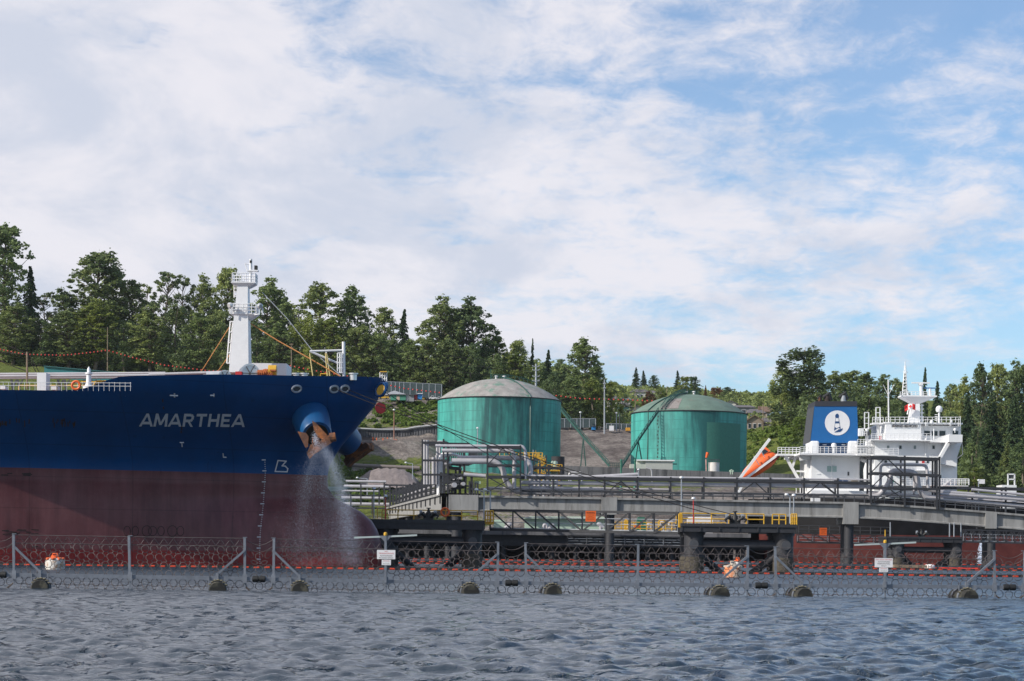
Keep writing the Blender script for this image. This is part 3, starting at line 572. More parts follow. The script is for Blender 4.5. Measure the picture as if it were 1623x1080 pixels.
# foremast
fm=MB(); Dm=176.5
def col_px(mb,px,w0,y0,w1,y1,D,dep0,dep1):
    a=S(px[0],y0,D); b=S(px[1],y1,D); k=m(D)
    vs=[]
    for c,w_,dp in ((a,w0*k/2,dep0/2),(b,w1*k/2,dep1/2)): 
        for i,j in ((-1,-1),(1,-1),(1,1),(-1,1)): vs.append((c.x+i*w_,c.y+j*dp,c.z))
    mb.add(vs,[(3,2,1,0),(4,5,6,7),(0,1,5,4),(1,2,6,5),(2,3,7,6),(3,0,4,7)])
col_px(fm,(381,384),31,592,22,500,Dm,2.2,1.6); col_px(fm,(384,386),21,500,16.5,452,Dm,1.6,1.2)
fo=fm.build('foremast',WHITE,am,smooth=False)
def flare(y0,y1,w0,w1,cx,nm):
    a=MB(); col_px(a,(cx,cx),w0,y0,w1,y1,Dm,w0*m(Dm),w1*m(Dm)*.8); col_px(a,(cx,cx),w1,y1,w1,y1-1.5,Dm,w1*m(Dm)*.8,w1*m(Dm)*.8); a.build(nm,WHITE,fo,smooth=False)
flare(507,500,22,40,387,'lower_platform'); flare(457,450.5,18,38,387,'upper_platform')
def rail_loop(mb,cx,y0,y1,w_,D,n=5,r=.035,rows_=3):
    k=m(D)*w_/2; zb=S(cx,y0,D).z; zt=S(cx,y1,D).z; X0=S(cx,y0,D).x
    cs=[(X0-k,D-k*.8),(X0+k,D-k*.8),(X0+k,D+k*.8),(X0-k,D+k*.8)]
    for i in range(4):
        a,b=cs[i],cs[(i+1)%4]
        for j in range(n): t=j/n; x=a[0]+(b[0]-a[0])*t; yy=a[1]+(b[1]-a[1])*t; mb.tube((x,yy,zb),(x,yy,zt),r,4)
        for q in range(1,rows_+1): z=zb+(zt-zb)*q/rows_; mb.tube((a[0],a[1],z),(b[0],b[1],z),r,4)
a=MB(); rail_loop(a,387,499,484,42,Dm,6); a.build('guard_rail',WHITE,fo); a=MB(); rail_loop(a,388,449,435,36,Dm,5); a.build('guard_rail',WHITE,fo)
a=MB(); a.tube(S(397.5,450,Dm),S(397.5,411,Dm),.13,8); a.bpx(391,428,409,430,Dm-.3,.6); a.tube(S(392,430,Dm),S(388.5,418,Dm),.05,5); a.tube(S(388,418,Dm),S(397,420,Dm),.04,4)
a.build('topmast',WHITE,fo)
a=MB(); a.bpx(395.7,413,399,417,Dm-.15,.3); a.bpx(403,421,407.5,427.5,Dm-.2,.5); a.build('mast_light',BLACK,fo,smooth=False)
for x,y_ in ((411,485),(366,484)):
    a=MB(); a.lathe(S(x,y_,Dm-1.2),[(.12,-.1),(.24,0),(.26,.2),(.18,.3)],14,Vector((.5 if x>400 else -.5,-.8,-.25))); a.tube(S(x,y_,Dm-1.2),S(x,y_+14,Dm-1.2),.06,5); a.build('floodlight',CHROME,fo)
a=MB(); a.bpx(415,488,416.5,499,Dm-1,.4); a.path([S(399+4,500,Dm-1),S(412,498,Dm-1)],.06,4); a.build('lamp_bracket',WHITE,fo)
# cage ladders
a=MB()
for y0,y1,x0,x1 in ((576,510,360,371),):
    for dx in (0,4,8): a.tube(S(x0+dx-.5,y0,Dm-.3+dx*.05),S(x1+dx-6,y1,Dm-.3+dx*.05),.055,4)
    for k in range(5): t=k/4; y_=y0+(y1-y0)*t; xx=x0+(x1-x0-6)*t; a.tube(S(xx-.5,y_,Dm-.3),S(xx+7.5,y_,Dm+.1),.055,4)
a.build('cage_ladder',WHITE,fo)
a=MB()
for k in range(4): a.path([S(378,470-k*6,Dm),S(372,470-k*6,Dm-.4),S(371,468-k*6,Dm+.2),S(378,468-k*6,Dm+.5)],.04,4)
a.tube(S(371,472,Dm-.2),S(371,450,Dm-.2),.04,4); a.build('cage_ladder',WHITE,fo)
a=MB(); a.path([S(416,464,Dm),S(455,505,Dm-1),S(495,556,Dm-2),S(540,596,Dm-3)],.035,4); a.build('stay_wire',GALV,am)
a=MB(); a.path([S(397,513,Dm),S(440,540,Dm-1),S(490,568,Dm-2),S(540,597,Dm-3)],.05,5); a.path([S(366,515,Dm),S(320,588,Dm),S(300,603,Dm)],.04,4); a.path([S(366,560,Dm),S(346,588,Dm)],.04,4); a.build('stay_rope',ROPEO,am)
# deck gear on the forecastle
def windlass(px,py,r,D):
    c=S(px,py,D); a=MB(); ax=Vector((.25,-1,0)).normalized()
    a.lathe(c,[(r,0),(r,.12),(r*.8,.12),(r*.8,.02),(.0,.02)],28,ax); a.lathe(c+ax*-1.6,[(r,0),(r,.14)],28,ax); a.lathe(c-ax*1.5,[(r*.45,0),(r*.45,1.5)],20,ax)
    wo=a.build('windlass',CHROME,am)
    a=MB()
    for k in range(6): t=k*math.pi/3; a.bar(c+ax*.15,c+ax*.15+Vector((math.cos(t)*r*.95,0,math.sin(t)*r*.95)),.07,.07)
    a.bar(c-ax*1.6+Vector((-1.2,0,-1)),c-ax*1.6+Vector((1.3,0,-.8)),.5,.5); a.build('windlass_gear',STEEL2,wo,smooth=False)
windlass(396,592,.85,173); windlass(356,598,.6,172)
a=MB(); a.lathe(S(346,598,172.5),[(.5,-1),(.5,1)],14,Vector((1,0,0))); a.lathe(S(337,600,172),[(.35,-.8),(.35,.8)],12,Vector((1,0,0))); a.build('mooring_drum',CHROME,am)
a=MB(); a.bpx(373,589,383,600,172,1); a.build('red_locker',RED,am,smooth=False)
a=MB(); a.bpx(395,576,454,600,179,4); do=a.build('deck_house',WHITE,am,smooth=False)
a=MB(); a.bpx(428,586,437,588.5,172,.6)
for k in range(9): a.lathe(S(412+k*2.2,591+math.sin(k)*1.5,172.8),[(.25,-.2),(.25,.2)],8,Vector((1,.3*k,0)))
a.build('anchor_chain',mat('orange_rust',(.35,.1,.03),.8,var=.3),am)
a=MB(); a.lathe(S(432,588,173),[(.5,-.35),(.5,.35)],16,Vector((1,0,0))); a.build('yellow_reel',YEL,am)
a=MB(); a.path([S(508,596,175),S(508,593,175),S(520,593,175),S(520,596,175)],.06,4); a.build('yellow_rail',YEL,am)
for px in (470,482,560): 
    a=MB(); a.lathe(S(px,603,174),[(.3,0),(.3,.5),(.42,.52),(.42,.62)],12); a.build('bollard',CHROME,am)
a=MB(); a.tube(S(545,600,174.5),S(544.5,542,174.5),.14,8); a.tube(S(543,555.5,174.5),S(491,557,174),.10,6); a.tube(S(491,557,174),S(543,579,174.5),.10,6); a.tube(S(517,557,174.5),S(517,568,174.5),.06,5)
for x in (535,538.5,541): a.tube(S(x,560,174.3),S(x,592,174.3),.05,4)
for y_ in (560,567,575,584,591): a.tube(S(535,y_,174.3),S(543,y_,174.3),.05,4)
a.build('bow_davit',WHITE,am)
a=MB(); 
for x0,x1 in ((491,496),(516,519),(518,523)): a.tube(S(x0,560,174),S(x1,596,174),.06,4)
a.build('davit_legs',mat('faded_yellow',(.55,.45,.2),.6),am)
a=MB()
a.tube(S(549,566,174.5),S(584,600,175.5),.04,4); a.build('stay_rope',ROPE,am)
a=MB()
for x in (602.5,606,610,613): a.tube(S(x,604,177),S(x,590,177),.05,4)
for y_ in (590.5,596,601): a.tube(S(602,y_,177),S(613.5,y_,177),.05,4)
bo=a.build('bow_lookout_cage',WHITE,am); a=MB(); a.bpx(602,588.5,613,590,176.5,.8); a.build('cage_rail',YEL,bo,smooth=False)
# main deck gear (left)
Dk=172
a=MB()
for y_,D_,r in ((592.5,178,.12),(596,176,.13),(599,180,.09)): a.tube(S(-60,y_+1.2,D_),S(262 if y_<600 else 236,y_-.8,D_),r,8)
a.tube(S(236,594,176),S(362,590,176),.13,8)
a.build('deck_pipes',PIPE,am)
a=MB()
for x in (18,28,92,102,133,145,152,182,192,222): a.bar(S(x,602,175),S(x+3,619,175),.18,.18); a.bar(S(x+8,602,175),S(x+1,619,175),.1,.1)
for x in (165,170,215,226): a.bpx(x,603,x+4,617,174,.5)
a.build('pipe_supports',STEEL2,am,smooth=False)
a=MB(); a.bpx(58.5,591,73,620,167,1.4); a.build('white_deck_post',WHITE,am,smooth=False)
a=MB(); c=S(140.5,617,168); a.lathe(c,[(.5,0),(.5,.25),(.3,.3),(.22,.6),(.2,1.2),(.3,1.25),(.3,1.4),(.16,1.42),(.14,1.7),(.02,1.9)],14); a.build('deck_vent',WHITE,am)
a=MB(); c=S(120.5,611,164.5); a.path([c+Vector((.33*math.cos(t),0,.33*math.sin(t))) for t in np.linspace(0,6.28,20,endpoint=False)],.10,8,closed=True); a.build('lifebuoy',ORANGE,am)
a=MB()
for y_ in (607,612): a.tube(S(0 if y_<609 else -60,y_-1,165),S(208,y_+.5,165),.02,4)
for k in range(28): x=-20+k*8.4; a.tube(S(x,606,165),S(x,620,165),.016,4)
a.build('deck_railing',WHITE,am)
a=MB()
for y_ in (611.5,): a.tube(S(30,y_,169),S(196,y_,169),.06,4)
for x in (30,60,90,150,196): a.tube(S(x,611,169),S(x,619,169),.05,4)
a.tube(S(128,605.5,169),S(158,606,169),.05,4)
for k in range(3): a.path([S(157+k*4+8*math.cos(t),612-8*math.sin(t),168.5) for t in np.linspace(.2,2.9,8)],.06,4)
a.tube(S(215,610,168),S(230,610,168),.07,4)
a.build('yellow_deck_rails',YEL,am)
for q_ in ((184,604,189,608,170,.4),(81,612.5,91,618,170,1),(0,612,8,617,170,1)): a=MB(); a.bpx(*q_); a.build('deck_box',WHITE,am,smooth=False)
a=MB()
for x0,y0,x1,y1 in ((0,543,40,560),(-30,555,42,563),(45,560,62,590),(45,567,57,590),(-20,565,45,590)): a.tube(S(x0,y0,174),S(x1,y1,174),.035,4)
a.build('rigging_wires',ROPE,am)
a=MB(); a.tube(S(43,558,174),S(43,617,174),.09,6); a.build('deck_pole',WOOD,am)
# wash water pouring from the anchor
def drops(name,label,path,n,r0,r1,sz,mt,seed=2,streak=2.2,core=.4):
    r=np.random.default_rng(seed); t=r.random(n); P=np.array([list(p) for p in path]); ti=np.linspace(0,1,len(P))
    C=np.stack([np.interp(t,ti,P[:,k]) for k in range(3)],1); rad=r0+(r1-r0)*t**.8; q=r.normal(size=(n,2))*core; C[:,0]+=q[:,0]*rad; C[:,1]+=q[:,1]*rad*.5; C[:,2]+=r.normal(0,.25,n)
    C[:,2]=np.maximum(C[:,2],.03); s=sz*(.5+r.random(n)); off=np.array([[1,0,0],[-.5,.87,0],[-.5,-.87,0],[0,0,streak],[0,0,-streak]])
    v=(C[:,None,:]+off[None]*s[:,None,None]).reshape(-1,3); fi=np.array([[0,1,3],[1,2,3],[2,0,3],[1,0,4],[2,1,4],[0,2,4]]); f=(np.arange(n)[:,None,None]*5+fi[None]).reshape(-1,3)
    return v,f
def mesh_np(name,v,f,mt):
    me=bpy.data.meshes.new(name); me.vertices.add(len(v)); me.vertices.foreach_set('co',v.ravel()); me.loops.add(f.size); me.loops.foreach_set('vertex_index',f.ravel().astype(np.int32)); me.polygons.add(len(f)); me.polygons.foreach_set('loop_start',(np.arange(len(f))*f.shape[1]).astype(np.int32)); me.update(calc_edges=True); me.materials.append(mt); o=bpy.data.objects.new(name,me); col.objects.link(o); return o
SPRAY=mat('spray_water',(0.70,0.78,0.92),0.2,var=.05,spec=.6)
top=S(502,708,166.5)
def sp_path(px,py_end,bulge): 
    return [S(504+(px-500)*.12+(px-502)*t**.7+bulge*math.sin(t*3.14)-(px-500)*.12*t,716-(abs(px-500)*.18)*(1-t)+(py_end-716)*t,169.2-3.0*t) for t in np.linspace(0,1,10)]
VV=[];FF=[];o_=0
for px,n,r0,r1,sz,co in ((466,4000,.5,1.6,.0045,.6),(500,6000,.7,2.6,.0045,.7),(524,11000,.7,2.2,.0045,.6),(552,22000,.35,1.15,.0048,.45),(562,15000,.3,.95,.0048,.5),(474,8000,.3,1.0,.0045,.55),(538,15000,.5,1.9,.0045,.6)):
    v,f=drops('x','x',sp_path(px,896,6 if px>530 else -4),n,r0,r1,sz,SPRAY,seed=px,core=co); VV.append(v);FF.append(f+o_);o_+=len(v)
v,f=drops('x','x',[S(497,691,168.8),S(501,699,168.7),S(503,706,168.7)],600,.22,.4,.011,SPRAY,seed=9); VV.append(v);FF.append(f+o_)
o=mesh_np('wash_water',np.concatenate(VV),np.concatenate(FF),SPRAY); tag(o,'spray of white wash water falling from the rusty anchor','water spray',kind='stuff')
# mooring lines with rat guard
def line(pts,r,label,mt=ROPE):
    a=MB(); a.path(pts,r,5); o=a.build('mooring_line',mt); tag(o,label,'rope','mooring lines from the bow'); return o
def sag(p,q,s,n=14): return [p.lerp(q,t)-Vector((0,0,s*4*t*(1-t))) for t in np.linspace(0,1,n)]
e=S(1160,823,178)
line(sag(S(534,618,173),e+Vector((-1.4,0,.3)),.5),.038,'dark mooring rope running lowest from the bow to the jetty hooks')
line(sag(S(549,617,174),e+Vector((.2,.5,.4)),.7),.038,'dark mooring rope running highest from the bow to the jetty hooks')
line(sag(S(604,618,176.5),S(900,787,300),.4),.038,'dark mooring rope from the bow tip to the concrete trestle')
c=S(603,647,175); a=MB(); a.lathe(c,[(.5,-.03),(.5,.03)],20,Vector((.5,-1,0))); o=a.build('rat_guard',RED); tag(o,'round dark red rat guard disc hung on the mooring ropes beside the bow','rat guard')
# ------------------------------------------------------------------ jetty platforms
def solo(mb,name,mt,label,cat,group=None,kind=None,**k):
    return tag(mb.build(name,mt,**k),label,cat,group,kind)
def hand_rail(mb,p,q,h=1.05,n=6,r=.035,rows_=2,posts=True):
    p=Vector(p);q=Vector(q)
    for i in range(rows_): z=Vector((0,0,h*(i+1)/rows_)); mb.tube(p+z,q+z,r,5)
    if posts:
        for i in range(n+1): a=p.lerp(q,i/n); mb.tube(a,a+Vector((0,0,h)),r*1.1,5)
PILE=mat('pile_steel',(0.03,0.031,0.037),0.6,var=.2,vs=1.5,c2=(.13,.11,.09),c2s=.8,c2t=(.62,.75))
MUSS=mat('barnacled_steel',(0.075,0.065,0.05),0.95,var=.4,vs=4,bump=.06,bs=8)
def dolphin(x0,x1,ytop,D,dep,legs,label,deck_h=8,tube_y=None,rail=None,hook=None,r=.88):
    k=m(D); zt=S((x0+x1)/2,ytop,D).z; th=deck_h*k; X0=XZ(x0,zt,D).x; X1=XZ(x1,zt,D).x
    o=thing('mooring_platform',label,'jetty platform',((X0+X1)/2,D+dep/2,0))
    mb=MB(); mb.box(X0,X1,D,D+dep,zt-th*.55,zt); mb.box(X0+.1,X1-.1,D+.12,D+dep-.1,zt-th*1.5,zt-th*.55); n=int((X1-X0)/1.6)
    for i in range(n+1): x=X0+(X1-X0)*i/n; mb.box(x-.05,x+.05,D+.02,D+.12,zt-th*1.4,zt-th*.55)
    mb.build('deck',STEEL,o,smooth=False)
    zl=zt-th*1.5; P=[]
    for lx in legs:
        for dy in (r+.5,dep-r-.5):
            x=XZ(lx,zl,D+r+.5).x; mb=MB(); mb.lathe((x,D+dy,0),[(r,-3),(r,zl-.25),(r*1.12,zl-.25),(r*1.12,zl+.01)],28); l_=mb.build('leg',PILE,o)
            mb=MB(); mb.lathe((x,D+dy,0),[(r*1.03,-2.5),(r*1.07,.2),(r*1.06,.8),(r*1.01,1.25)],24); mb.build('mussel_crust',MUSS,l_); 
            if dy<dep/2: P.append(x)
    yt=D+r+.5; zc=zt-th*1.5-1.1
    mb=MB(); mb.tube((P[0],yt,zc),(P[-1],yt,zc),.46,20); mb.build('cross_tube',PILE,o)
    for a_,b_ in ((P[0],1),(P[-1],-1)):
        mb=MB(); mb.tube((a_+b_*.6,yt+.2,zc-.9),(a_+b_*3.0,yt+2.4,-.6),.36,14); mb.build('raking_brace',PILE,o)
        mb=MB(); mb.lathe((a_-b_*.1,D+.3,zc),[(.42,0),(.42,.25)],16,Vector((0,1,0))); mb.build('stub_end',STEEL2,o)
    if rail:
        for a_,b_ in rail:
            mb=MB(); xa=XZ(a_,zt,D).x; xb=XZ(b_,zt,D).x; hand_rail(mb,(xa,D+dep-.3,zt),(xb,D+dep-.3,zt),1.0,max(2,int((xb-xa)/1.5)),.055); mb.build('handrail',YEL,o)
    if hook:
        mb=MB(); x=XZ(hook,zt,D).x; y=D+1.6
        hv0=len(mb.v); mb.box(x-.65,x+.65,y-.45,y+.45,zt,zt+.35); mb.lathe((x,y,zt+.35),[(.42,0),(.36,.5),(.2,.7),(.12,1.0),(.3,1.02),(.3,1.12)],14)
        for s in (-1,1):
            mb.path([(x+s*.3,y-.4,zt+.35),(x+s*.9,y-.7,zt+.75),(x+s*1.3,y-.8,zt+.45),(x+s*1.1,y-.85,zt+.2)],[.18,.2,.16,.12],8)
            mb.bar((x+s*.5,y-.3,zt+.4),(x+s*.7,y-.2,zt+.95),.3,.22)
        mb.v=[((a_-x)*.72+x,(b_-y)*.72+y,(c_-zt)*.78+zt) for a_,b_,c_ in mb.v]
        mb.build('release_hook',BLACK,o); mb=MB()
        for s in (-.72,.62): mb.box(x+s-.13,x+s+.13,y-.3,y,zt+.35,zt+.9)
        mb.build('hook_motor',GALV,o,smooth=False)
    return o,zt,X0,X1
d1=dolphin(586,768,824,185,7,(612,748),'dark steel mooring platform behind the bulbous bow with yellow rails',10,rail=[(598,755)],hook=678)
d2=dolphin(1080,1263,830.5,176,7,(1100,1242),'dark steel mooring platform holding the tight ropes, orange buoy in front',9,rail=[(1082,1226),(1240,1262)],hook=1168)
d3=dolphin(1405,1528,851,295,7,(1424,1515),'small far mooring platform against the red tanker hull',6,rail=None,hook=1464)
for x in (591,598): 
    a=MB(); hand_rail(a,S(x,822,185.2),S(x+.5,822,191),1.0,4); solo(a,'yellow_gate',YEL,'yellow side rail at the left end of the jetty deck' if x==591 else 'yellow side rail nearer the lamp post on the left jetty deck','handrail')
# lifebuoy on the railing
a=MB(); c=S(705.5,812,191.3); a.path([c+Vector((.38*math.cos(t),0,.38*math.sin(t))) for t in np.linspace(0,6.28,20,endpoint=False)],.10,8,closed=True); solo(a,'lifebuoy',ORANGE,'orange lifebuoy ring hanging on the yellow jetty rail','lifebuoy')
# truss footbridge
def truss(pa,pb,h,wd,n,name_label,r=.09,mt=STEEL,rail=True,flip=True):
    pa=Vector(pa);pb=Vector(pb); o=thing('truss_footbridge',name_label,'footbridge',((pa.x+pb.x)/2,(pa.y+pb.y)/2,min(pa.z,pb.z)-h))
    y=Vector((0,wd,0)); hz=Vector((0,0,h))
    for side,s in (('near',Vector((0,0,0))),('far',y)):
        mb=MB(); mb.bar(pa+s,pb+s,r*2,r*2); mb.bar(pa+s-hz,pb+s-hz,r*2.2,r*2.6)
        for i in range(n+1): q=(pa+s).lerp(pb+s,i/n); mb.bar(q,q-hz,r*1.5)
        for i in range(n):
            q0=(pa+s).lerp(pb+s,i/n); q1=(pa+s).lerp(pb+s,(i+1)/n)
            if (i<n/2) or not flip: mb.bar(q0,q1-hz,r*1.2)
            else: mb.bar(q0-hz,q1,r*1.2)
        mb.build('side_truss',mt,o,smooth=False)
    mb=MB(); d=(pb-pa); 
    mb.add([pa-hz+Vector((0,.15,.12)),pb-hz+Vector((0,.15,.12)),pb-hz+y+Vector((0,-.15,.12)),pa-hz+y+Vector((0,-.15,.12)),pa-hz+Vector((0,.15,.2)),pb-hz+Vector((0,.15,.2)),pb-hz+y+Vector((0,-.15,.2)),pa-hz+y+Vector((0,-.15,.2))],[(0,1,2,3),(4,5,6,7),(0,1,5,4),(2,3,7,6)])
    mb.build('walkway_deck',GALV,o,smooth=False)
    if rail:
        mb=MB(); hand_rail(mb,pa-hz+y*.75+Vector((0,0,.2)),pb-hz+y*.75+Vector((0,0,.2)),h*.55,n,.03); mb.build('inner_rail',GALV,o)
    return o
truss(S(777,808.5,187),S(1076,813,179),1.83,1.6,8,'long dark truss footbridge carrying the square orange warning sign')
truss(S(900,849,330),S(1083,852,330),1.5,2,6,'lower far truss walkway in the shadow behind the long footbridge',.1)
truss(S(1266,845,322),S(1412,848,322),1.5,2,6,'far truss walkway in front of the red hull with an orange sign',.1)
truss(S(1530,840,292),S(1660,843,292),1.75,1.6,10,'dark truss footbridge at the right edge before the red hull',.09)
a=MB(); hand_rail(a,S(1266,845,322.3),S(1412,848,322.3),1.2,9,.05); solo(a,'guard_rail',STEEL2,'dark guard rail above the far walkway by the small orange sign','handrail')
SIGNO=mat('orange_sign',(0.72,0.12,0.015),.6,var=.06); INK=mat('black_ink',(0.015,.012,.012),.6); REDINK=mat('red_ink',(.5,.02,.03),.6); SIGNW=mat('sign_white',(.72,.72,.74),.5,var=.04)
def sign(px0,py0,px1,py1,D,label,lines,board,name='warning_sign',th=.04):
    mb=MB(); mb.bpx(px0,py0,px1,py1,D,th); o=thing(name,label,'sign',S((px0+px1)/2,py1,D)); mb.build('board',board,o,smooth=False); k=m(D)
    for s,yc,hp_,W,mt in lines:
        c=S((px0+px1)/2,yc,D); a=MB(); text_flat(a,s,c,hp_*k/.72*(.8 if hp_<2.5 else 1.15),W*k,bold=.0,off=Vector((0,-.012,0))); a.build('lettering',mt,o,smooth=False,fix=False)
    return o
sign(928,810,944.5,827,178,'square orange WARNING sign on the long dark footbridge',[('WARNING',813.2,2.6,13.5,INK),('COMBUSTIBLE',816.6,1.3,11,INK),('LIQUIDS',818.8,1.3,7,INK),('KEEP CLEAR',821.2,1.3,11,INK),('NO SMOKING',823.6,1.3,11,INK)],SIGNO)
sign(1299,837,1310.5,848.5,321,'square orange warning sign at the far walkway before the black hull',[('WARNING',839.3,1.8,9.5,INK),('COMBUSTIBLE',841.8,1.1,8,INK),('LIQUIDS',843.6,1.1,5,INK),('KEEP CLEAR',845.6,1.1,8,INK)],SIGNO)
a=MB(); a.bpx(1005,833,1015,837,182,.05); solo(a,'warning_sign',SIGNO,'narrow orange sign low inside the long footbridge','sign',smooth=False)
# yellow gates
def gate(x0,x1,y0,y1,D,label):
    a=MB(); 
    for x in np.linspace(x0,x1,4): a.tube(S(x,y1,D),S(x,y0,D),.06,4)
    for y_ in np.linspace(y0,y1,4): a.tube(S(x0,y_,D),S(x1,y_,D),.05,4)
    a.bpx(x0,y1-4,x1,y1,D+.1,.06); solo(a,'yellow_gate',YEL,label,'gate')
gate(769,782,810,831,186.5,'yellow gate cage at the left end of the long footbridge')
gate(1076,1081,815,836,177.5,'yellow gate frame where the footbridge meets the ropes platform')
gate(1254,1263,815,833,176.3,'yellow ladder cage on the right end of the ropes platform')
def lamp_post(px,y0,y1,D,label,arm=0,mt=GALV,r=.05,head=True,cat='lamp post',name='lamp_post'):
    b=S(px,y1,D); t=S(px,y0,D); o=thing(name,label,cat,b); a=MB(); a.tube(b,t,r*1.3,6,r); 
    if arm: a.tube(t,t+Vector((arm,0,.12)),r*.8,5)
    a.build('pole',mt,o)
    if head:
        a=MB(); h=t+Vector((arm,0,.1)); k=max(.18,2*m(D)); a.lathe(h,[(k*.4,-.05),(k,-.0),(k*.9,k*.8),(k*.3,k)],10); a.build('lamp_head',WHITE,o)
    return o
lamp_post(592.5,777,822,186,'lamp post at the left end of the jetty deck behind the bulbous bow')
lamp_post(767,779,824,186,'thin lamp post left of the footbridge gate',-.7); lamp_post(777,779,808,187,'second thin lamp post by the footbridge gate',-.5)
lamp_post(1080,760,812,178,'grey instrument mast at the footbridge end of the ropes platform',0); lamp_post(1099,793,830,178,'thin red topped pole behind the tight ropes',0,RED,.04)
lamp_post(1252,787,830,178,'left one of two thin lamp posts on the ropes platform',-.3); lamp_post(1258,788,820,179,'right one of two thin lamp posts on the ropes platform',0)
lamp_post(611,789,823,186,'thin pole with red valve behind the left jetty rail',0,RED,.05)
for x,y0,y1,D,l in ((1411,828,851,296,'thin lamp post at the left end of the small far platform'),(1505,829,851,296,'left of two thin posts on the small far platform'),(1512,829,851,297,'red topped post of two on the small far platform'),(1523,829,851,297,'right end post of the small far platform'),(1403,840,851,297,'yellow rail box beside the small far platform')):
    lamp_post(x,y0,y1,D,l,0,YEL if 'yellow' in l else GALV,.07,False)
# ------------------------------------------------------------------ concrete trestle
zT=10.15; DT=310
tr=thing('concrete_trestle','long weathered concrete trestle carrying the pipe rack across the berth','trestle',(XZ(1050,0,DT).x,DT,0))
topE=[(735,785),(830,786.5),(900,787.5),(967,789),(1060,791.5),(1200,793),(1340,796),(1400,798.5),(1480,804),(1560,810),(1640,817),(1760,827)]
ty=lambda x: float(np.interp(x,[a for a,b in topE],[b for a,b in topE]))
def girder(x0,x1,n=1):
    mb=MB(); xs=np.linspace(x0,x1,8 if x0>1330 else 2)
    for g in (0,4.2):
        mb.rows([[S(x,ty(x)+3.2,DT)+Vector((0,g+.25,0)) for x in xs],[S(x,ty(x)+21.5,DT)+Vector((0,g+.25,0)) for x in xs],[S(x,ty(x)+23,DT)+Vector((0,g-.15,0)) for x in xs],[S(x,ty(x)+25,DT)+Vector((0,g-.15,0)) for x in xs],[S(x,ty(x)+25,DT)+Vector((0,g+.9,0)) for x in xs],[S(x,ty(x)+3.2,DT)+Vector((0,g+.9,0)) for x in xs]])
    mb.build('girder',CONC,tr,smooth=False)
    mb=MB(); mb.rows([[S(x,ty(x),DT)+Vector((0,-.25,0)) for x in xs],[S(x,ty(x)+3.1,DT)+Vector((0,-.25,0)) for x in xs],[S(x,ty(x)+3.1,DT)+Vector((0,6,0)) for x in xs],[S(x,ty(x),DT)+Vector((0,6,0)) for x in xs],[S(x,ty(x),DT)+Vector((0,-.25,0)) for x in xs]]); mb.build('deck_slab',CONC,tr,smooth=False)
for a_,b_ in ((758,953),(978,1337),(1361,1760)): girder(a_,b_)
def cap(x0,x1,y0,y1,px0,px1):
    mb=MB(); mb.bpx(x0,y0,x1,y1,DT-.3,6.3); mb.build('pile_cap',CONC,tr,smooth=False)
    c=S((px0+px1)/2,y1,DT+1); r=(px1-px0)/2*m(DT); mb=MB(); mb.lathe((c.x,DT+1,0),[(r,-2),(r,c.z)],20); mb.lathe((c.x,DT+4.5,0),[(r,-2),(r,c.z)],20); mb.build('column',PILE,tr)
cap(953,978,788.5,816,960,974); cap(1336.5,1361,796,831,1338,1353); cap(711,758,784.5,812,716,732); cap(1562,1580,812,838,1565,1578)
a=MB()
xs=np.arange(762,1700,16)
for x in xs: y_=ty(x); a.bar(S(x,y_,DT-.1),S(x,y_-11,DT-.1),.14)
for i in range(len(xs)-1):
    for dy in (-11,-6): a.bar(S(xs[i],ty(xs[i])+dy,DT-.1),S(xs[i+1],ty(xs[i+1])+dy,DT-.1),.12 if dy==-6 else .16)
a.build('trestle_rail',STEEL2,tr,smooth=False)
# branch running to the shore
def bz(t): return (Vector(S(700,786,311)).lerp(Vector((-29.5,452,zT)),t))
mb=MB(); p,q=bz(0),bz(1); 
for off in (0,5): mb.add([p+Vector((off,0,0)),q+Vector((off,0,0)),q+Vector((off,0,-2.3)),p+Vector((off,0,-2.3)),p+Vector((off+.8,0,0)),q+Vector((off+.8,0,0)),q+Vector((off+.8,0,-2.3)),p+Vector((off+.8,0,-2.3))],[(0,1,2,3),(4,5,6,7),(0,1,5,4),(3,2,6,7)])
mb.add([p+Vector((-.3,0,.02)),q+Vector((-.3,0,.02)),q+Vector((6.2,0,.02)),p+Vector((6.2,0,.02)),p+Vector((-.3,0,.4)),q+Vector((-.3,0,.4)),q+Vector((6.2,0,.4)),p+Vector((6.2,0,.4))],[(0,1,2,3),(4,5,6,7),(0,1,5,4),(2,3,7,6)])
mb.build('branch_deck',CONC,tr,smooth=False)
for t in (.25,.55,.85):
    mb=MB(); c=bz(t); mb.lathe((c.x+1,c.y,0),[(.6,-2),(.6,c.z-2.3)],14); mb.lathe((c.x+4.6,c.y,0),[(.6,-2),(.6,c.z-2.3)],14); mb.build('column',PILE,tr)
rk=thing('pipe_rack','dark steel pipe rack frames with silver pipes running down to shore','pipe rack',bz(.5))
for i in range(16):
    t=i/16+.01; c=bz(t)+Vector((0,0,.4)); mb=MB(); h=3.3
    mb.bar(c-Vector((0,0,1.6)),c+Vector((0,0,h)),.42); mb.bar(c+Vector((4.8,0,0)),c+Vector((4.8,0,h)),.36); mb.bar(c+Vector((0,0,h-.3)),c+Vector((4.8,0,h-.3)),.3); mb.bar(c+Vector((0,0,1.2)),c+Vector((4.8,0,1.2)),.2); mb.build('rack_frame',STEEL,rk,smooth=False)
for dx,dz,r in ((2.0,1.3,.4),(3.4,1.5,.3),(3.0,2.4,.2)):
    mb=MB(); mb.tube(bz(.0)+Vector((dx,0,dz+.4)),bz(1)+Vector((dx,0,dz+.4)),r,10); mb.build('pipeline',PIPE,rk)
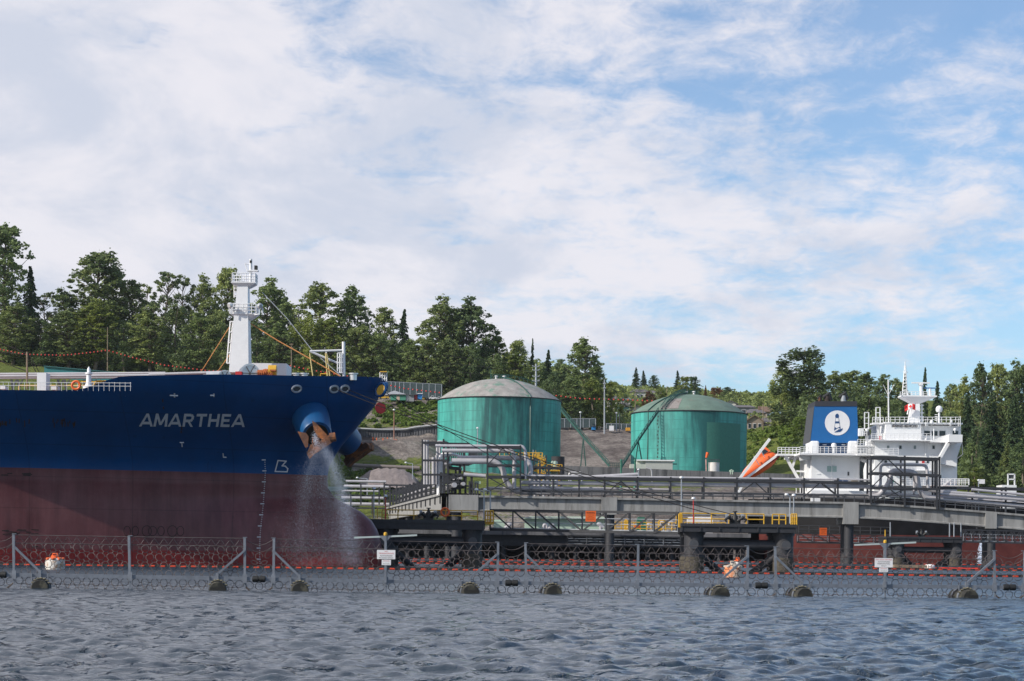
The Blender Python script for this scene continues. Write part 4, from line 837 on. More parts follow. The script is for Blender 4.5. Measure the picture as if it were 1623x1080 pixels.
# rack on the main trestle
def frame(posts,beams,braces,D,label,wd=2.6,name='pipe_rack',pr=.26,mt=STEEL):
    c=S((posts[0][0]+posts[-1][0])/2,posts[0][2],D); o=thing(name,label,'pipe rack',c)
    for x,y0,y1 in posts:
        mb=MB(); mb.bar(S(x,y1,D),S(x,y0,D),pr); mb.bar(S(x,y1,D)+Vector((0,wd,0)),S(x,y0,D)+Vector((0,wd,0)),pr); mb.bar(S(x,y0+3,D),S(x,y0+3,D)+Vector((0,wd,0)),pr*.8); mb.build('post',mt,o,smooth=False)
    for x0,y0,x1,y1,w_ in beams:
        for s_ in (0,wd): mb=MB(); mb.bar(S(x0,y0,D)+Vector((0,s_,0)),S(x1,y1,D)+Vector((0,s_,0)),w_,w_); mb.build('beam',mt,o,smooth=False)
    for x0,y0,x1,y1 in braces:
        mb=MB(); mb.bar(S(x0,y0,D),S(x1,y1,D),.16); mb.build('brace',mt,o,smooth=False)
    return o
ps=[(x,755+(x-877)*.007+(0),ty(x)) for x in (877,918,958.5,1010.5,1063,1115.5,1168,1221,1274.5,1328)]
o=frame(ps,[(826,757,1380,765.5,.42),(826,778.5,1380,785.5,.28)],[(960,783,984,763),(984,763,1008,783),(1170,784,1196,764),(1196,764,1219,785),(1276,786,1300,765),(1300,765,1326,786),(1306,768,1330,788)],311,'long low pipe rack with dark beams and silver pipes along the trestle',name='trestle_pipe_rack')
for x0,y0,x1,y1,r,dy in ((826,765,1392,772,.34,.5),(826,781,1392,787,.36,.9),(826,754,1380,761,.16,.3),(770,774.5,960,777,.3,1.4),(826,772,1060,776.5,.2,2.2),(925,757,1012,752,.28,4)):
    mb=MB(); mb.tube(S(x0,y0,311+dy),S(x1,y1,311+dy),r,10); mb.build('pipeline',PIPE,o)
o=frame([(1380.5,723,800),(1434,722.5,804),(1485,726,808),(1489,724,808)],[(1380,725,1490,728,.42),(1380,750,1490,754,.36),(1380,773,1490,776,.36)],[(1382,748,1402,727),(1406,727,1432,751),(1382,772,1402,752),(1402,752,1432,774),(1384,795,1432,777),(1436,795,1412,777)],309.5,'tall square pipe frame with expansion loops in front of the white bridge house',wd=3.2)
def pipe(mb,pts,D,r,n=10): 
    # rounded corners
    P_=[S(x,y,D) for x,y in pts]; out_=[P_[0]]
    for i in range(1,len(P_)-1):
        a,b,c=P_[i-1],P_[i],P_[i+1]; ra=min(r*3.2,(a-b).length*.45,(c-b).length*.45); p=b+(a-b).normalized()*ra; q=b+(c-b).normalized()*ra
        for t in (0,.25,.5,.75,1): out_.append(p*(1-t)**2+b*2*t*(1-t)+q*t*t)
    out_.append(P_[-1]); mb.path(out_,r,n)
for pts,D,r in (([(1392,772),(1395.5,768),(1395.5,736),(1469,737.5),(1471,778),(1540,783),(1660,792)],310.5,.24),([(1376,787),(1392,787),(1410,765),(1412,746),(1453,748.5),(1456,775),(1466,790),(1560,797),(1660,806)],311.2,.42),([(1376,781),(1400,783),(1540,792),(1660,802)],312,.3),([(1414,783),(1414,756)],311.8,.16),([(1449,783),(1449,756)],311.8,.2)):
    mb=MB(); pipe(mb,pts,D,r,12); mb.build('pipeline',PIPE,o)
o=frame([(1541,771,812),(1594,772,818),(1650,774,822)],[(1490,773,1660,776,.4),(1490,790,1660,801,.25)],[],311,'low pipe rack sloping down at the right edge of the trestle')
mb=MB(); mb.tube(S(1540,776,310),S(1660,788,310),.2,8); mb.build('pipeline',PIPE,o); mb=MB(); mb.tube(S(1490,783,310.4),S(1660,795,310.4),.26,8); mb.build('pipeline',PIPE,o)
# tall left frame with big bends
o=frame([(772.5,706,783),(825,706,784)],[(772,709,825,709,.4),(772,738,825,738,.36),(772,756,825,756,.4)],[(774,736,797,711),(797,711,823,737),(774,780,810,758),(776,758,820,783)],309,'tall dark frame with white pipes bending down in front of the left green tank',wd=3)
for pts,D,r,mt in (([(690,707),(829,707.5),(833,716),(833,760)],311,.24,PIPE),([(700,714.5),(812,715),(815,722),(815,775)],310.2,.32,PIPE),([(725,726),(836,726),(841,740),(841,790)],312.4,.36,PIPE),([(716,731),(785,731.5),(797,742),(800,760),(812,777),(826,779)],310.8,.45,PIPE),([(735,752),(770,755)],311,.3,PIPE)):
    mb=MB(); pipe(mb,pts,D,r,14); mb.build('pipeline',mt,o)
# left rack tower
o=frame([(669.5,697,765),(703,696,784),(709.5,701,784)],[(669,702,709,702,.4),(669,730,709,730,.32),(669,752.5,709,753,.32),(704,764,728,764,.3)],[(716,750,728,764)],312,'tall dark pipe tower with upright silver pipes at the trestle corner',wd=5)
for x,y0,y1,r in ((673,698,768,.22),(677,698,768,.22),(681,728,768,.13),(687,725,768,.30),(692,722,768,.2)):
    mb=MB(); mb.tube(S(x,y1,313.5),S(x,y0,313.5),r,10); mb.build('riser_pipe',PIPE,o)
mb=MB(); pipe(mb,[(697,785),(697,735),(702,721),(716,718)],314,.5,14); mb.build('riser_pipe',WHITE,o)
o=frame([(729,733,784),(735.5,704,770)],[(709,741,731,743,.4)],[],313,'dark leg frame between the pipe tower and the white pipes',wd=3)
# receding high rack
o=thing('high_pipe_rack','high dark rack receding inland beside the left green tank','pipe rack',S(712,735,320))
for i in range(9):
    c=S(709+i*3.2,703+i*1.2,316+i*9); mb=MB(); hh=(34-i*2.0)*m(316+i*9); mb.bar(c,c-Vector((0,0,hh)),.26); mb.bar(c+Vector((3.5,0,0)),c+Vector((3.5,0,-hh)),.26); mb.bar(c,c+Vector((3.5,0,0)),.24); mb.bar(c-Vector((0,0,hh)),c+Vector((3.5,0,-hh)),.24); mb.build('rack_frame',STEEL,o,smooth=False)
for dy,r in ((0,.1),(14,.25),(30,.3)):
    mb=MB(); mb.tube(S(709,704+dy,316),S(735,714+dy*.8,390),r,8); mb.build('pipeline',PIPE if r>.1 else STEEL,o)
# yellow stairs, platforms and vessels by the left tank
def stair_tower(x0,x1,y0,y1,D,label):
    o=thing('stair_tower',label,'stairs',S((x0+x1)/2,y1,D)); mb=MB(); w_=(x1-x0)*m(D)
    for x in (x0,x1):
        for dy in (0,3): mb.bar(S(x,y1,D)+Vector((0,dy,0)),S(x,y0,D)+Vector((0,dy,0)),.16)
    mb.build('frame',STEEL,o,smooth=False)
    n=max(2,int((y1-y0)/11))
    for i in range(n):
        ya=y1-(y1-y0)*i/n; yb=y1-(y1-y0)*(i+1)/n; a,b=(x0,x1) if i%2==0 else (x1,x0); mb=MB(); mb.bar(S(a,ya,D+.3),S(b,yb,D+.3),.18,.5); 
        mb.bar(S(a,ya-5,D+.2),S(b,yb-5,D+.2),.1)
        for t in (.15,.38,.62,.85): p=S(a,ya,D+.2).lerp(S(b,yb,D+.2),t); mb.bar(p,p+Vector((0,0,1)),.07)
        mb.build('stair_flight',YEL,o,smooth=False)
stair_tower(846,866,722,766,330,'yellow zigzag stair tower in front of the left green tank')
a=MB(); o=thing('yellow_platform','yellow railed platform above the white pipes by the left tank','platform',S(825,729,333)); a.bpx(792,727.5,860,729,333,3); a.build('deck',STEEL2,o,smooth=False); a=MB(); hand_rail(a,S(792,727.5,333),S(860,727.5,333),1.0,9,.06); hand_rail(a,S(834,727.5,335),S(860,727.5,335),1.0,5,.06); a.build('handrail',YEL,o)
a=MB(); hand_rail(a,S(838,727.5,332),S(838,745,331),1,4,.08)
o=thing('process_vessel','pale green upright vessel with yellow ladder and platform','vessel',S(877,784,330))
a=MB(); c=S(878,784,331); r=5.2*m(331); a.lathe(c,[(r,0),(r,(784-733)*m(331)),(r*.8,(784-731)*m(331))],18); a.build('shell',PALEG,o)
a=MB(); a.bpx(867,745,891,747,328,4); hand_rail(a,S(867,745,328),S(891,745,328),.85,6,.06); a.build('ring_platform',YEL,o,smooth=False)
a=MB()
for k in range(15): a.bpx(884.5,746+k*2.6,890,747+k*2.6,329,.1)
a.bpx(884,738,885,784,329,.15); a.bpx(889.5,738,890.5,784,329,.15); a.build('ladder',YEL,o,smooth=False)
a=MB(); c=S(884,752,360); a.lathe(c,[(10.5*m(360),0),(10.5*m(360),28*m(360))],24); solo(a,'flare_drum',mat('black_tank',(.025,.023,.025),.7),'short black drum behind the pale green vessel','tank')
# extra steelwork on and behind the trestle
o=frame([(744,763,786),(749,764,786),(753,765,786),(757,766,786)],[(740,775,770,776,.2)],[],310.3,'short dark stub posts between the pipe tower and tall frame',wd=1.5)
a=MB(); a.bpx(752,763,762,767,314,2); a.build('green_box',PALEG,o,smooth=False)
o=frame([(842,733,786),(856,735,786),(870,737,786),(890,740,786)],[(838,740,893,742,.3),(838,752,893,754,.3),(838,765,893,767,.3)],[(842,785,856,768),(856,785,870,768),(842,752,856,767),(870,752,890,767)],322,'dark braced steel lattice behind the yellow stairs',wd=4)
for x in (848,862,876): a=MB(); pipe(a,[(x,788),(x,757),(x+6,757),(x+6,772)],320,.22,8); a.build('riser_pipe',PIPE,o)
o=frame([(716,760,786),(722,742,786),(728,742,786)],[(709,762,735,763,.3),(709,772,735,773,.3)],[(712,785,727,764)],316,'dark cross braced bay at the foot of the pipe tower',wd=2)
for k_,(xx,y0,y1) in enumerate(((693,700,730),(697,702,732),(699,735,760))): a=MB(); pipe(a,[(xx,y1),(xx,y0),(xx+9,y0+1)],316,.2,8); a.build('riser_pipe',PIPE,o)
# two green posts
for x,l in ((984,'left of two dark green posts behind the trestle rack'),(1006,'right of two dark green posts behind the trestle rack')):
    a=MB(); c=S(x,785,345); a.lathe(c,[(.45,0),(.3,1.2),(.17,1.6),(.16,5.8),(.24,5.85),(.2,6.2)],10); solo(a,'green_post',GREENP,l,'post')
# ------------------------------------------------------------------ storage tanks
def tank_mat(name,base,dark,seed):
    mt=bpy.data.materials.new(name); mt.use_nodes=True; t=mt.node_tree; b=t.nodes['Principled BSDF']; b.inputs['Roughness'].default_value=.55
    tcd=t.nodes.new('ShaderNodeTexCoord'); sp=t.nodes.new('ShaderNodeSeparateXYZ'); t.links.new(tcd.outputs['Object'],sp.inputs[0])
    def nz(s,st,d=6,ro=.65,loc=(seed,0,0)):
        mp=t.nodes.new('ShaderNodeMapping'); mp.inputs['Scale'].default_value=st; mp.inputs['Location'].default_value=loc; t.links.new(tcd.outputs['Object'],mp.inputs[0]); q=t.nodes.new('ShaderNodeTexNoise'); q.inputs['Scale'].default_value=s; q.inputs['Detail'].default_value=d; q.inputs['Roughness'].default_value=ro; t.links.new(mp.outputs[0],q.inputs['Vector']); return q.outputs[0]
    def mr(x,a,b_,c=0,d=1): q=t.nodes.new('ShaderNodeMapRange'); q.inputs[1].default_value=a;q.inputs[2].default_value=b_;q.inputs[3].default_value=c;q.inputs[4].default_value=d; t.links.new(x,q.inputs[0]); return q.outputs[0]
    st=mth(t,'ADD',mth(t,'MULTIPLY',nz(.22,(1,1,.10),5),.9),mth(t,'MULTIPLY',nz(.9,(1,1,.09),6,.7),.45))
    z=sp.outputs[2]
    xo=mr(mth(t,'ABSOLUTE',mth(t,'SUBTRACT',sp.outputs[0],3.0)),0,9,.17,-.05); st=mth(t,'ADD',st,xo); f=mr(mth(t,'ADD',st,mth(t,'MULTIPLY',nz(.5,(1,1,1)),.15)),.58,.92,0,.88)
    ln=mth(t,'LESS_THAN',mth(t,'FRACT',mth(t,'DIVIDE',z,2.45)),.05); f=mth(t,'MAXIMUM',f,mth(t,'MULTIPLY',ln,.6))
    q=t.nodes.new('ShaderNodeMix'); q.data_type='RGBA'; q.inputs[6].default_value=base+(1,); q.inputs[7].default_value=dark+(1,); t.links.new(f,q.inputs[0])
    v=t.nodes.new('ShaderNodeMix'); v.data_type='RGBA'; v.blend_type='MULTIPLY'; v.inputs[0].default_value=1; t.links.new(q.outputs[2],v.inputs[6]); rr_=t.nodes.new('ShaderNodeValToRGB'); rr_.color_ramp.elements[0].color=(.82,.85,.85,1); rr_.color_ramp.elements[1].color=(1.1,1.05,1.05,1); rr_.color_ramp.elements[0].position=.3; rr_.color_ramp.elements[1].position=.7; t.links.new(nz(.35,(1,1,.6),7),rr_.inputs[0]); t.links.new(rr_.outputs[0],v.inputs[7])
    t.links.new(v.outputs[2],b.inputs['Base Color']); return mt
def tank(cx,rpx,D,yeave,yapex,zb,label,mt,dome_mt,seed):
    c=S(cx,yeave,D); r=rpx*m(D); ze=c.z; za=S(cx,yapex,D).z; o=thing('storage_tank',label,'storage tank',(c.x,D,zb))
    a=MB(); a.lathe((c.x,D,zb),[(r,0),(r,ze-zb)],96); a.build('shell',mt,o,ang=.3)
    prof=[(r+.12,ze-zb),(r+.12,ze-zb+.15)]; hd=za-ze; Rd=(r*r+hd*hd)/(2*hd)
    for i in range(14): q=r*(1-i/14); prof.append((q,ze-zb+.15+math.sqrt(Rd*Rd-q*q)-(Rd-hd)))
    prof.append((.3,za-zb+.15)); a=MB(); a.lathe((c.x,D,zb),prof,96); dm_=a.build('dome_roof',dome_mt,o,ang=.5)
    a=MB(); a.path([(c.x+(r+.2)*math.cos(t),D+(r+.2)*math.sin(t),ze+.05) for t in np.linspace(0,6.283,72,endpoint=False)],.13,5,closed=True); a.build('eave_angle',STEEL,o)
    return o,c.x,r,ze,za,Rd,hd
T1M=tank_mat('teal_tank_streaked',(0.065,0.41,0.355),(0.006,0.05,0.06),3.0); T2M=tank_mat('teal_tank_lighter',(0.07,0.43,0.38),(0.008,0.08,0.085),11.0)
DM1=mat('dome_weathered',(0.29,0.275,0.262),.8,var=.3,vs=.5,c2=(0.11,0.22,0.17),c2s=.35,c2t=(.52,.64)); DM2=mat('dome_green',(0.12,0.185,0.15),.8,var=.25,vs=.3,c2=(0.17,0.16,0.13),c2s=.35,c2t=(.55,.7))
t1,x1,r1,ze1,za1,Rd1,hd1=tank(791.5,97.7,520,636.5,602,19.5,'left green storage tank with a pale patchy rust domed roof',T1M,DM1,1)
t2,x2,r2,ze2,za2,Rd2,hd2=tank(1092,91.3,530,657.5,626.5,18.5,'right green storage tank with a grey green dome and diagonal stairs',T2M,DM2,2)
TG=mat('tank_trim_green',(0.012,0.075,0.062),.5,var=.2)
def dome_pt(x,D,r,ze,Rd,hd,az_,q): return Vector((x+q*math.cos(az_),D+q*math.sin(az_),ze+.2+math.sqrt(Rd*Rd-q*q)-(Rd-hd)))
for (o,x,r,ze,za,Rd,hd,D,azs) in ((t1,x1,r1,ze1,za1,Rd1,hd1,520,(-1.05,-2.2)),(t2,x2,r2,ze2,za2,Rd2,hd2,530,(-2.42,))):
    for az_ in azs[:1]:
        a=MB(); a.path([dome_pt(x,D,r,ze,Rd,hd,az_,r*t)+Vector((0,0,.15)) for t in np.linspace(.05,1,12)]+[(x+(r+.15)*math.cos(az_),D+(r+.15)*math.sin(az_),20)],.16,5); a.build('drain_pipe',TG,o)
    a=MB(); 
    pts=[(x-2.2,D-2,za),(x+2.4,D-2,za)]; hand_rail(a,pts[0],pts[1],1.1,5,.06); hand_rail(a,(x-2.2,D+2,za),(x+2.4,D+2,za),1.1,5,.06); a.build('roof_rail',TG,o)
    for dx in (-.9,1.2): 
        a=MB(); a.lathe((x+dx,D-.5,za),[(.28,0),(.28,.6),(.5,.65),(.5,.9),(.2,1.0)],12); a.build('roof_vent',WHITE,o)
a=MB(); a.path([dome_pt(x1,520,r1,ze1,Rd1,hd1,.15,r1*t)+Vector((0,0,.1)) for t in np.linspace(.05,.6,8)],.1,4); a.path([dome_pt(x1,520,r1,ze1,Rd1,hd1,.15,r1*t)+Vector((0,0,1.1)) for t in np.linspace(.05,.6,8)],.07,4)
for t in np.linspace(.05,.6,9): p=dome_pt(x1,520,r1,ze1,Rd1,hd1,.15,r1*t); a.tube(p,p+Vector((0,0,1.1)),.06,4)
a.build('roof_stair_rail',TG,t1); a=MB(); a.tube((x1-2.3,518,za1),(x1-2.3,518,za1+2.6),.08,5); a.build('roof_mast',TG,t1)
# repaint patch of the right tank
a=MB(); rows_=[]
for z0 in (S(1140,749,515).z,S(1140,708,515).z,S(1140,669.5,515).z): rows_.append([(x2+(r2+.05)*math.cos(t),530+(r2+.05)*math.sin(t),z0) for t in np.linspace(math.radians(-77.5),math.radians(-34),24)])
a.rows(rows_); a.build('repainted_patch',mat('repaint_green',(0.045,0.19,0.15),.7,var=.12,vs=2),t2)
a=MB(); a.rows([[dome_pt(x2,530,r2,ze2,Rd2,hd2,t,q)+Vector((0,0,.04)) for t in np.linspace(-2.2,-1.85,6)] for q in (r2*.97,r2*.8,r2*.62)]); a.build('bare_roof_patch',mat('bare_roof',(.24,.22,.21),.8,var=.15,c2=(.16,.12,.1)),t2)
# rusty ladder stain column
a=MB(); rr=random.Random(9)
for k in range(16):
    z0=ze2-1.2-k*.95; t0=math.radians(-127+rr.uniform(-.7,.7)); a.rows([[(x2+(r2+.03)*math.cos(t),530+(r2+.03)*math.sin(t),z) for t in (t0,t0+.022)] for z in (z0,z0-rr.uniform(.3,.6))])
a.build('ladder_stains',mat('stain',(0.03,0.06,.05),.9),t2)
def tank_stairs(segs,legs,label,roof=None,w_=.9):
    P_=[S(*p) for p in segs]; o=thing('tank_stairs',label,'stairs',(P_[0].x,P_[0].y,P_[0].z)); n=0
    for a_,b_ in zip(P_,P_[1:]):
        mb=MB(); y=Vector((0,w_,0))
        for s in (Vector((0,0,0)),y):
            mb.bar(a_+s,b_+s,.14,.42); mb.bar(a_+s+Vector((0,0,1.05)),b_+s+Vector((0,0,1.05)),.1); mb.bar(a_+s+Vector((0,0,.55)),b_+s+Vector((0,0,.55)),.06)
            k=int((b_-a_).length/1.6)+1
            for i in range(k+1): p=(a_+s).lerp(b_+s,i/k); mb.bar(p,p+Vector((0,0,1.05)),.09)
        k=int((b_-a_).length/.7)+1
        for i in range(k): p=a_.lerp(b_,(i+.5)/k); mb.box(p.x-.14,p.x+.14,p.y,p.y+w_,p.z-.03,p.z+.03)
        mb.build('stair_flight',TG,o,smooth=False)
    for lg in legs:
        mb=MB(); top_=S(*lg[0]); 
        for q in lg[1:]: 
            for s in (0,w_): mb.bar(top_+Vector((0,s,0)),S(*q)+Vector((0,s*2.2-.5,0)),.2)
        a_=S(*lg[0]).lerp(S(*lg[1]),.55); b_=S(*lg[0]).lerp(S(*lg[2]),.55); mb.bar(a_,b_,.12); mb.build('stair_support',TG,o,smooth=False)
    return o
tank_stairs([(889,650,509),(924.5,693,504),(966,739,499)],[[(924.5,695,504),(920.5,739,504),(928.5,739,504)]],'dark green stairs descending right from the left tank to the middle landing')
tank_stairs([(986,740,505),(1012.5,698,513),(1043.5,652.5,516)],[[(1012,699,513),(1008,728,513),(1017,728,513)]],'dark green stairs climbing right onto the right tank roof')
p0=S(1043.5,652.5,516); a=MB(); 
def az_of(p): return math.atan2(p.y-530,p.x-x2)
aa=az_of(p0)
for off in (0,.07):
    a.path([dome_pt(x2,530,r2,ze2,Rd2,hd2,aa+off,r2*t)+Vector((0,0,.25)) for t in np.linspace(1.02 if 0 else 1,.12,12)],.12,4); a.path([dome_pt(x2,530,r2,ze2,Rd2,hd2,aa+off,r2*t)+Vector((0,0,1.3)) for t in np.linspace(1,.12,12)],.08,4)
    for t in np.linspace(1,.12,22): p=dome_pt(x2,530,r2,ze2,Rd2,hd2,aa+off,r2*t); a.tube(p,p+Vector((0,0,1.3)),.06,4)
a.build('roof_stairs',TG,t2)
a=MB(); a.bpx(965,741,987,743,500,3); hand_rail(a,S(965,741,500),S(987,741,500),1.1,7,.07); solo(a,'stair_landing',TG,'small green railed landing between the two tank stairs','platform')
# ------------------------------------------------------------------ walls on shore
wl=MB(); xs=np.arange(884,1300,8.2)
wt=lambda x: float(np.interp(x,[884,960,1190,1300],[738,741,749.5,753]))
for i in range(len(xs)-1): a0,a1=S(xs[i],wt(xs[i]),488),S(xs[i+1]-.35,wt(xs[i+1]),488); wl.box(a0.x,a1.x,488,488.7,a0.z-8,a0.z)
solo(wl,'containment_wall',CONC2,'long dark concrete wall below the tank stairs and white shed','wall',smooth=False)
wl=MB(); xs=np.arange(530,700,2.1)
rt=lambda x: float(np.interp(x,[530,560,600,640,660,700],[679,680,682,682,678,674])); rb=lambda x: float(np.interp(x,[530,640,700],[699,704,692]))
for i in range(len(xs)-1):
    dd=549+(.35 if i%2 else 0); a0=S(xs[i],rt(xs[i]),dd); a1=S(xs[i+1],rb(xs[i]),dd); wl.box(a0.x,a1.x,dd,dd+1.2,a1.z-1,a0.z)
solo(wl,'sheet_pile_wall',CONC2,'grey corrugated retaining wall under the shrubby slope near the bow','wall',smooth=False)
a=MB(); a.path([S(x,rt(x)-.8,548.6) for x in range(530,700,8)],.28,5); solo(a,'wall_capping',mat('pale_capping',(.36,.37,.38),.7),'pale capping strip along the top of the corrugated wall','capping')
a=MB(); a.path([S(x,float(np.interp(x,[555,640,690],[706,706,694])),547) for x in range(555,692,8)],.35,5); solo(a,'drain_pipe',BLACK,'black pipe along the foot of the corrugated wall','pipe')
a=MB(); a.path([S(x,float(np.interp(x,[545,600,650,700],[737,739.5,741.5,744])),470) for x in range(545,672,8)],.45,8); solo(a,'shore_pipe',mat('brown_pipe',(.2,.17,.16),.7),'brown pipe running along the foot of the gravel bank','pipe')
# low concrete mound
a=MB(); rows_=[]
for j in range(7):
    q=j/6; rows_.append([S(x,762-(1-q)*0 - q*0,448+q*14)+Vector((0,0,0)) for x in np.linspace(563,668,24)])
    rows_[-1]=[Vector((p.x,p.y,S(0+CX,771,460).z-1+ (4.7*(max(0,1-abs((i-11.5)/12.5)**3))*min(1,q*1.8))+.15*math.sin(i*2.1+j))) for i,p in enumerate(rows_[-1])]
a.rows(rows_); solo(a,'shotcrete_mound',mat('mound_concrete',(.2,.17,.165),.9,var=.25,vs=.8,bump=.15,bs=2),'low purple grey concrete mound among bushes near the jetty','mound')
# sheds and small things by the tanks
o=thing('equipment_shed','long pale shed with flat roof against the right green tank','shed',S(1037,743,488))
a=MB(); a.bpx(1023,730.5,1066,748,489.9,6); a.build('wall',mat('pale_shed',(.42,.44,.41),.6,var=.06),o,smooth=False); a=MB(); a.bpx(1009,729,1069,731,489.5,9.5); a.build('roof',WHITE,o,smooth=False); a=MB(); a.bpx(999,736,1023,748,490,4); a.bpx(1009,731,1023,748,490.5,6); a.build('annex',mat('pale_shed2',(.46,.5,.44),.6),o,smooth=False); a=MB(); a.bpx(1066,735,1073,736.5,492,.3); a.build('bracket',STEEL,o,smooth=False)
o=thing('small_tank','small white tank with rust streaks in front of the right green tank','tank',S(1131.5,750,492))
a=MB(); a.lathe(S(1131.5,752,492),[(8.6*m(492),0),(8.6*m(492),2.9)],24); a.build('shell',mat('white_rusty_tank',(.66,.64,.62),.5,var=.05,c2=(.35,.17,.05),c2s=.9,c2t=(.56,.68),stretch=(1,1,.25)),o); a=MB(); hand_rail(a,S(1123.5,733,491),S(1140,733,491),.7,4,.05); a.build('top_rail',STEEL2,o)
o=thing('windsock','orange windsock on a striped pole before the right green tank','windsock',S(1119.5,750,491)); a=MB(); a.tube(S(1119.5,750,491),S(1119,728,491),.16,6); a.build('pole',mat('striped_pole',(.5,.3,.27),.6,var=.5,vs=.8),o); a=MB(); a.tube(S(1119.5,726,491),S(1121.8,717.5,491),.26,8,.42); a.build('sock',ORANGE,o)
a=MB(); pipe(a,[(1158,752),(1158,745),(1161,745),(1161,752)],486,.1); a.bpx(1156,745.5,1163,748,486,.3); solo(a,'valve_station',PALEG,'small pale green valve post above the dark concrete wall','valve')
a=MB(); pipe(a,[(902,765),(902,749),(920,749)],470,.2); pipe(a,[(905,765),(905,753),(922,753),(922,765)],470,.2); solo(a,'vent_pipe',PIPE,'bent double vent pipe before the dark concrete wall','pipe')
for x0,x1,y0 in ((1032.5,1034.5,742),): a=MB(); pipe(a,[(x0-9,742),(x0,744),(x0+1,765)],470,.16); solo(a,'vent_pipe',PIPE,'thin crooked pipe under the pale shed','pipe')
# ------------------------------------------------------------------ loading wharf under the trestle
o=thing('loading_wharf','dark pile supported loading wharf in shadow beneath the trestle','wharf',S(930,880,345))
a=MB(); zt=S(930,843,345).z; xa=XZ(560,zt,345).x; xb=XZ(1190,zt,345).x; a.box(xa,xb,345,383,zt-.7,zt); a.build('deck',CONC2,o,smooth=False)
a=MB(); a.box(xa,xb,346,346.6,zt-2.6,zt-.7); a.build('fascia_beam',STEEL,o,smooth=False)
for i in range(34):
    x=xa+1+(xb-xa-2)*(i//2)/16; a=MB(); y=347.5+(i%2)*8; a.lathe((x,y,0),[(.42,-2),(.42,zt-.7)],12); a.build('pile',PILE,o)
a=MB(); a.box(xa,xb,372,372.5,-1,zt-.7); a.build('shade_backdrop',mat('painted_shade',(.05,.055,.06),.9),o,smooth=False)  # dark sheet added behind the piles, its colour stands in for underdeck shade
o=thing('green_shed','pale green flat shed seen through the long footbridge','shed',S(900,843,352))
a=MB(); a.bpx(832,822,962,845,352,10); a.build('wall',PALEG,o,smooth=False); a=MB(); a.ppx([(840,818.5),(955,819),(966,822.5),(828,822)],351,12); a.build('roof',mat('shed_roof',(.5,.6,.5),.6),o,smooth=False)
for k,(x0,x1,y0,y1,mt,l,nm) in enumerate(((1010,1024,822,845,GREENP,'dark green cabinet seen through the footbridge','cabinet'),(990,996,825,845,YEL,'yellow cabinet left of the green cabinet','cabinet'),(1044,1056,826,845,YEL,'yellow valve block near the footbridge end','valve_block'),(782,800,826,845,PALEG,'pale green box by the footbridge gate','cabinet'),(1090,1130,822,845,SIGNW,'white pipe manifold box behind the ropes platform','manifold'))):
    a=MB(); a.bpx(x0,y0,x1,y1,349,2); a.bpx(x0+1,y0-2,x1-2,y0,349.3,1.2); a.lathe(S((x0+x1)/2,y1-3,348.6),[(.35,0),(.35,.5)],10,Vector((0,1,0))); solo(a,nm,mt,l,nm.replace('_',' '),smooth=False)
for k,(x0,x1) in enumerate(((975,1075),(1085,1150),(668,735))):
    a=MB(); zz0=S((x0+x1)/2,843,347).z; hand_rail(a,(XZ(x0,zz0,347).x,347,zz0),(XZ(x1,zz0,347).x,347,zz0),1.6,10,.08,3); solo(a,'wharf_rail',YEL,['yellow wharf rail seen through the right half of the footbridge','yellow wharf rail behind the ropes platform hooks','yellow wharf rail behind the left jetty platform'][k],'handrail')
rr=random.Random(12)
for k in range(9):
    x=[805,862,873,952,970,1001,1027,1052,1066][k]; a=MB(); h=rr.uniform(8,16); pipe(a,[(x,843),(x,843-h),(x+rr.choice((-5,5)),843-h),(x+rr.choice((-5,5)),843-h+6)],348,.28,8); solo(a,'loading_pipe',PIPE,'bent white loading pipe on the wharf, number %s from left behind the footbridge'%(['one','two','three','four','five','six','seven','eight','nine'][k]),'pipe','loading pipes on the wharf')
# yard pipes at far left of the jetty
o=thing('yard_pipe_rack','low yard rack of silver pipes and dark posts right of the bow','pipe rack',S(590,805,425))
for y_,x0,x1,r in ((763,548,612,.28),(771,545,616,.36),(778,542,600,.2),(789,541,610,.3),(799,541,620,.36)):
    a=MB(); a.tube(S(x0,y_,428+(800-y_)*.3),S(x1,y_+1,428+(800-y_)*.3),r,8); a.build('pipeline',PIPE,o)
for x,y0,y1 in ((556,783,812),(572,768,800),(590,784,815),(601,772,800),(609,765,800),(618,768,812),(629,770,812)):
    a=MB(); a.bar(S(x,y1,424),S(x,y0,424),.3); a.build('post',STEEL,o,smooth=False)
for x0,x1,y_ in ((530,605,785),(530,610,805),(606,640,776),(609,668,769)):
    a=MB(); a.bar(S(x0,y_,424.4),S(x1,y_+1,424.4),.34); a.build('beam',STEEL,o,smooth=False)
a=MB(); a.ppx([(515,771.5),(552,772),(557,773.5),(524,779),(512,781)],196,2); solo(a,'gangway_tip',mat('mint_paint',(.38,.52,.42),.6),'pale mint green gangway end beside the falling wash water','gangway',smooth=False)
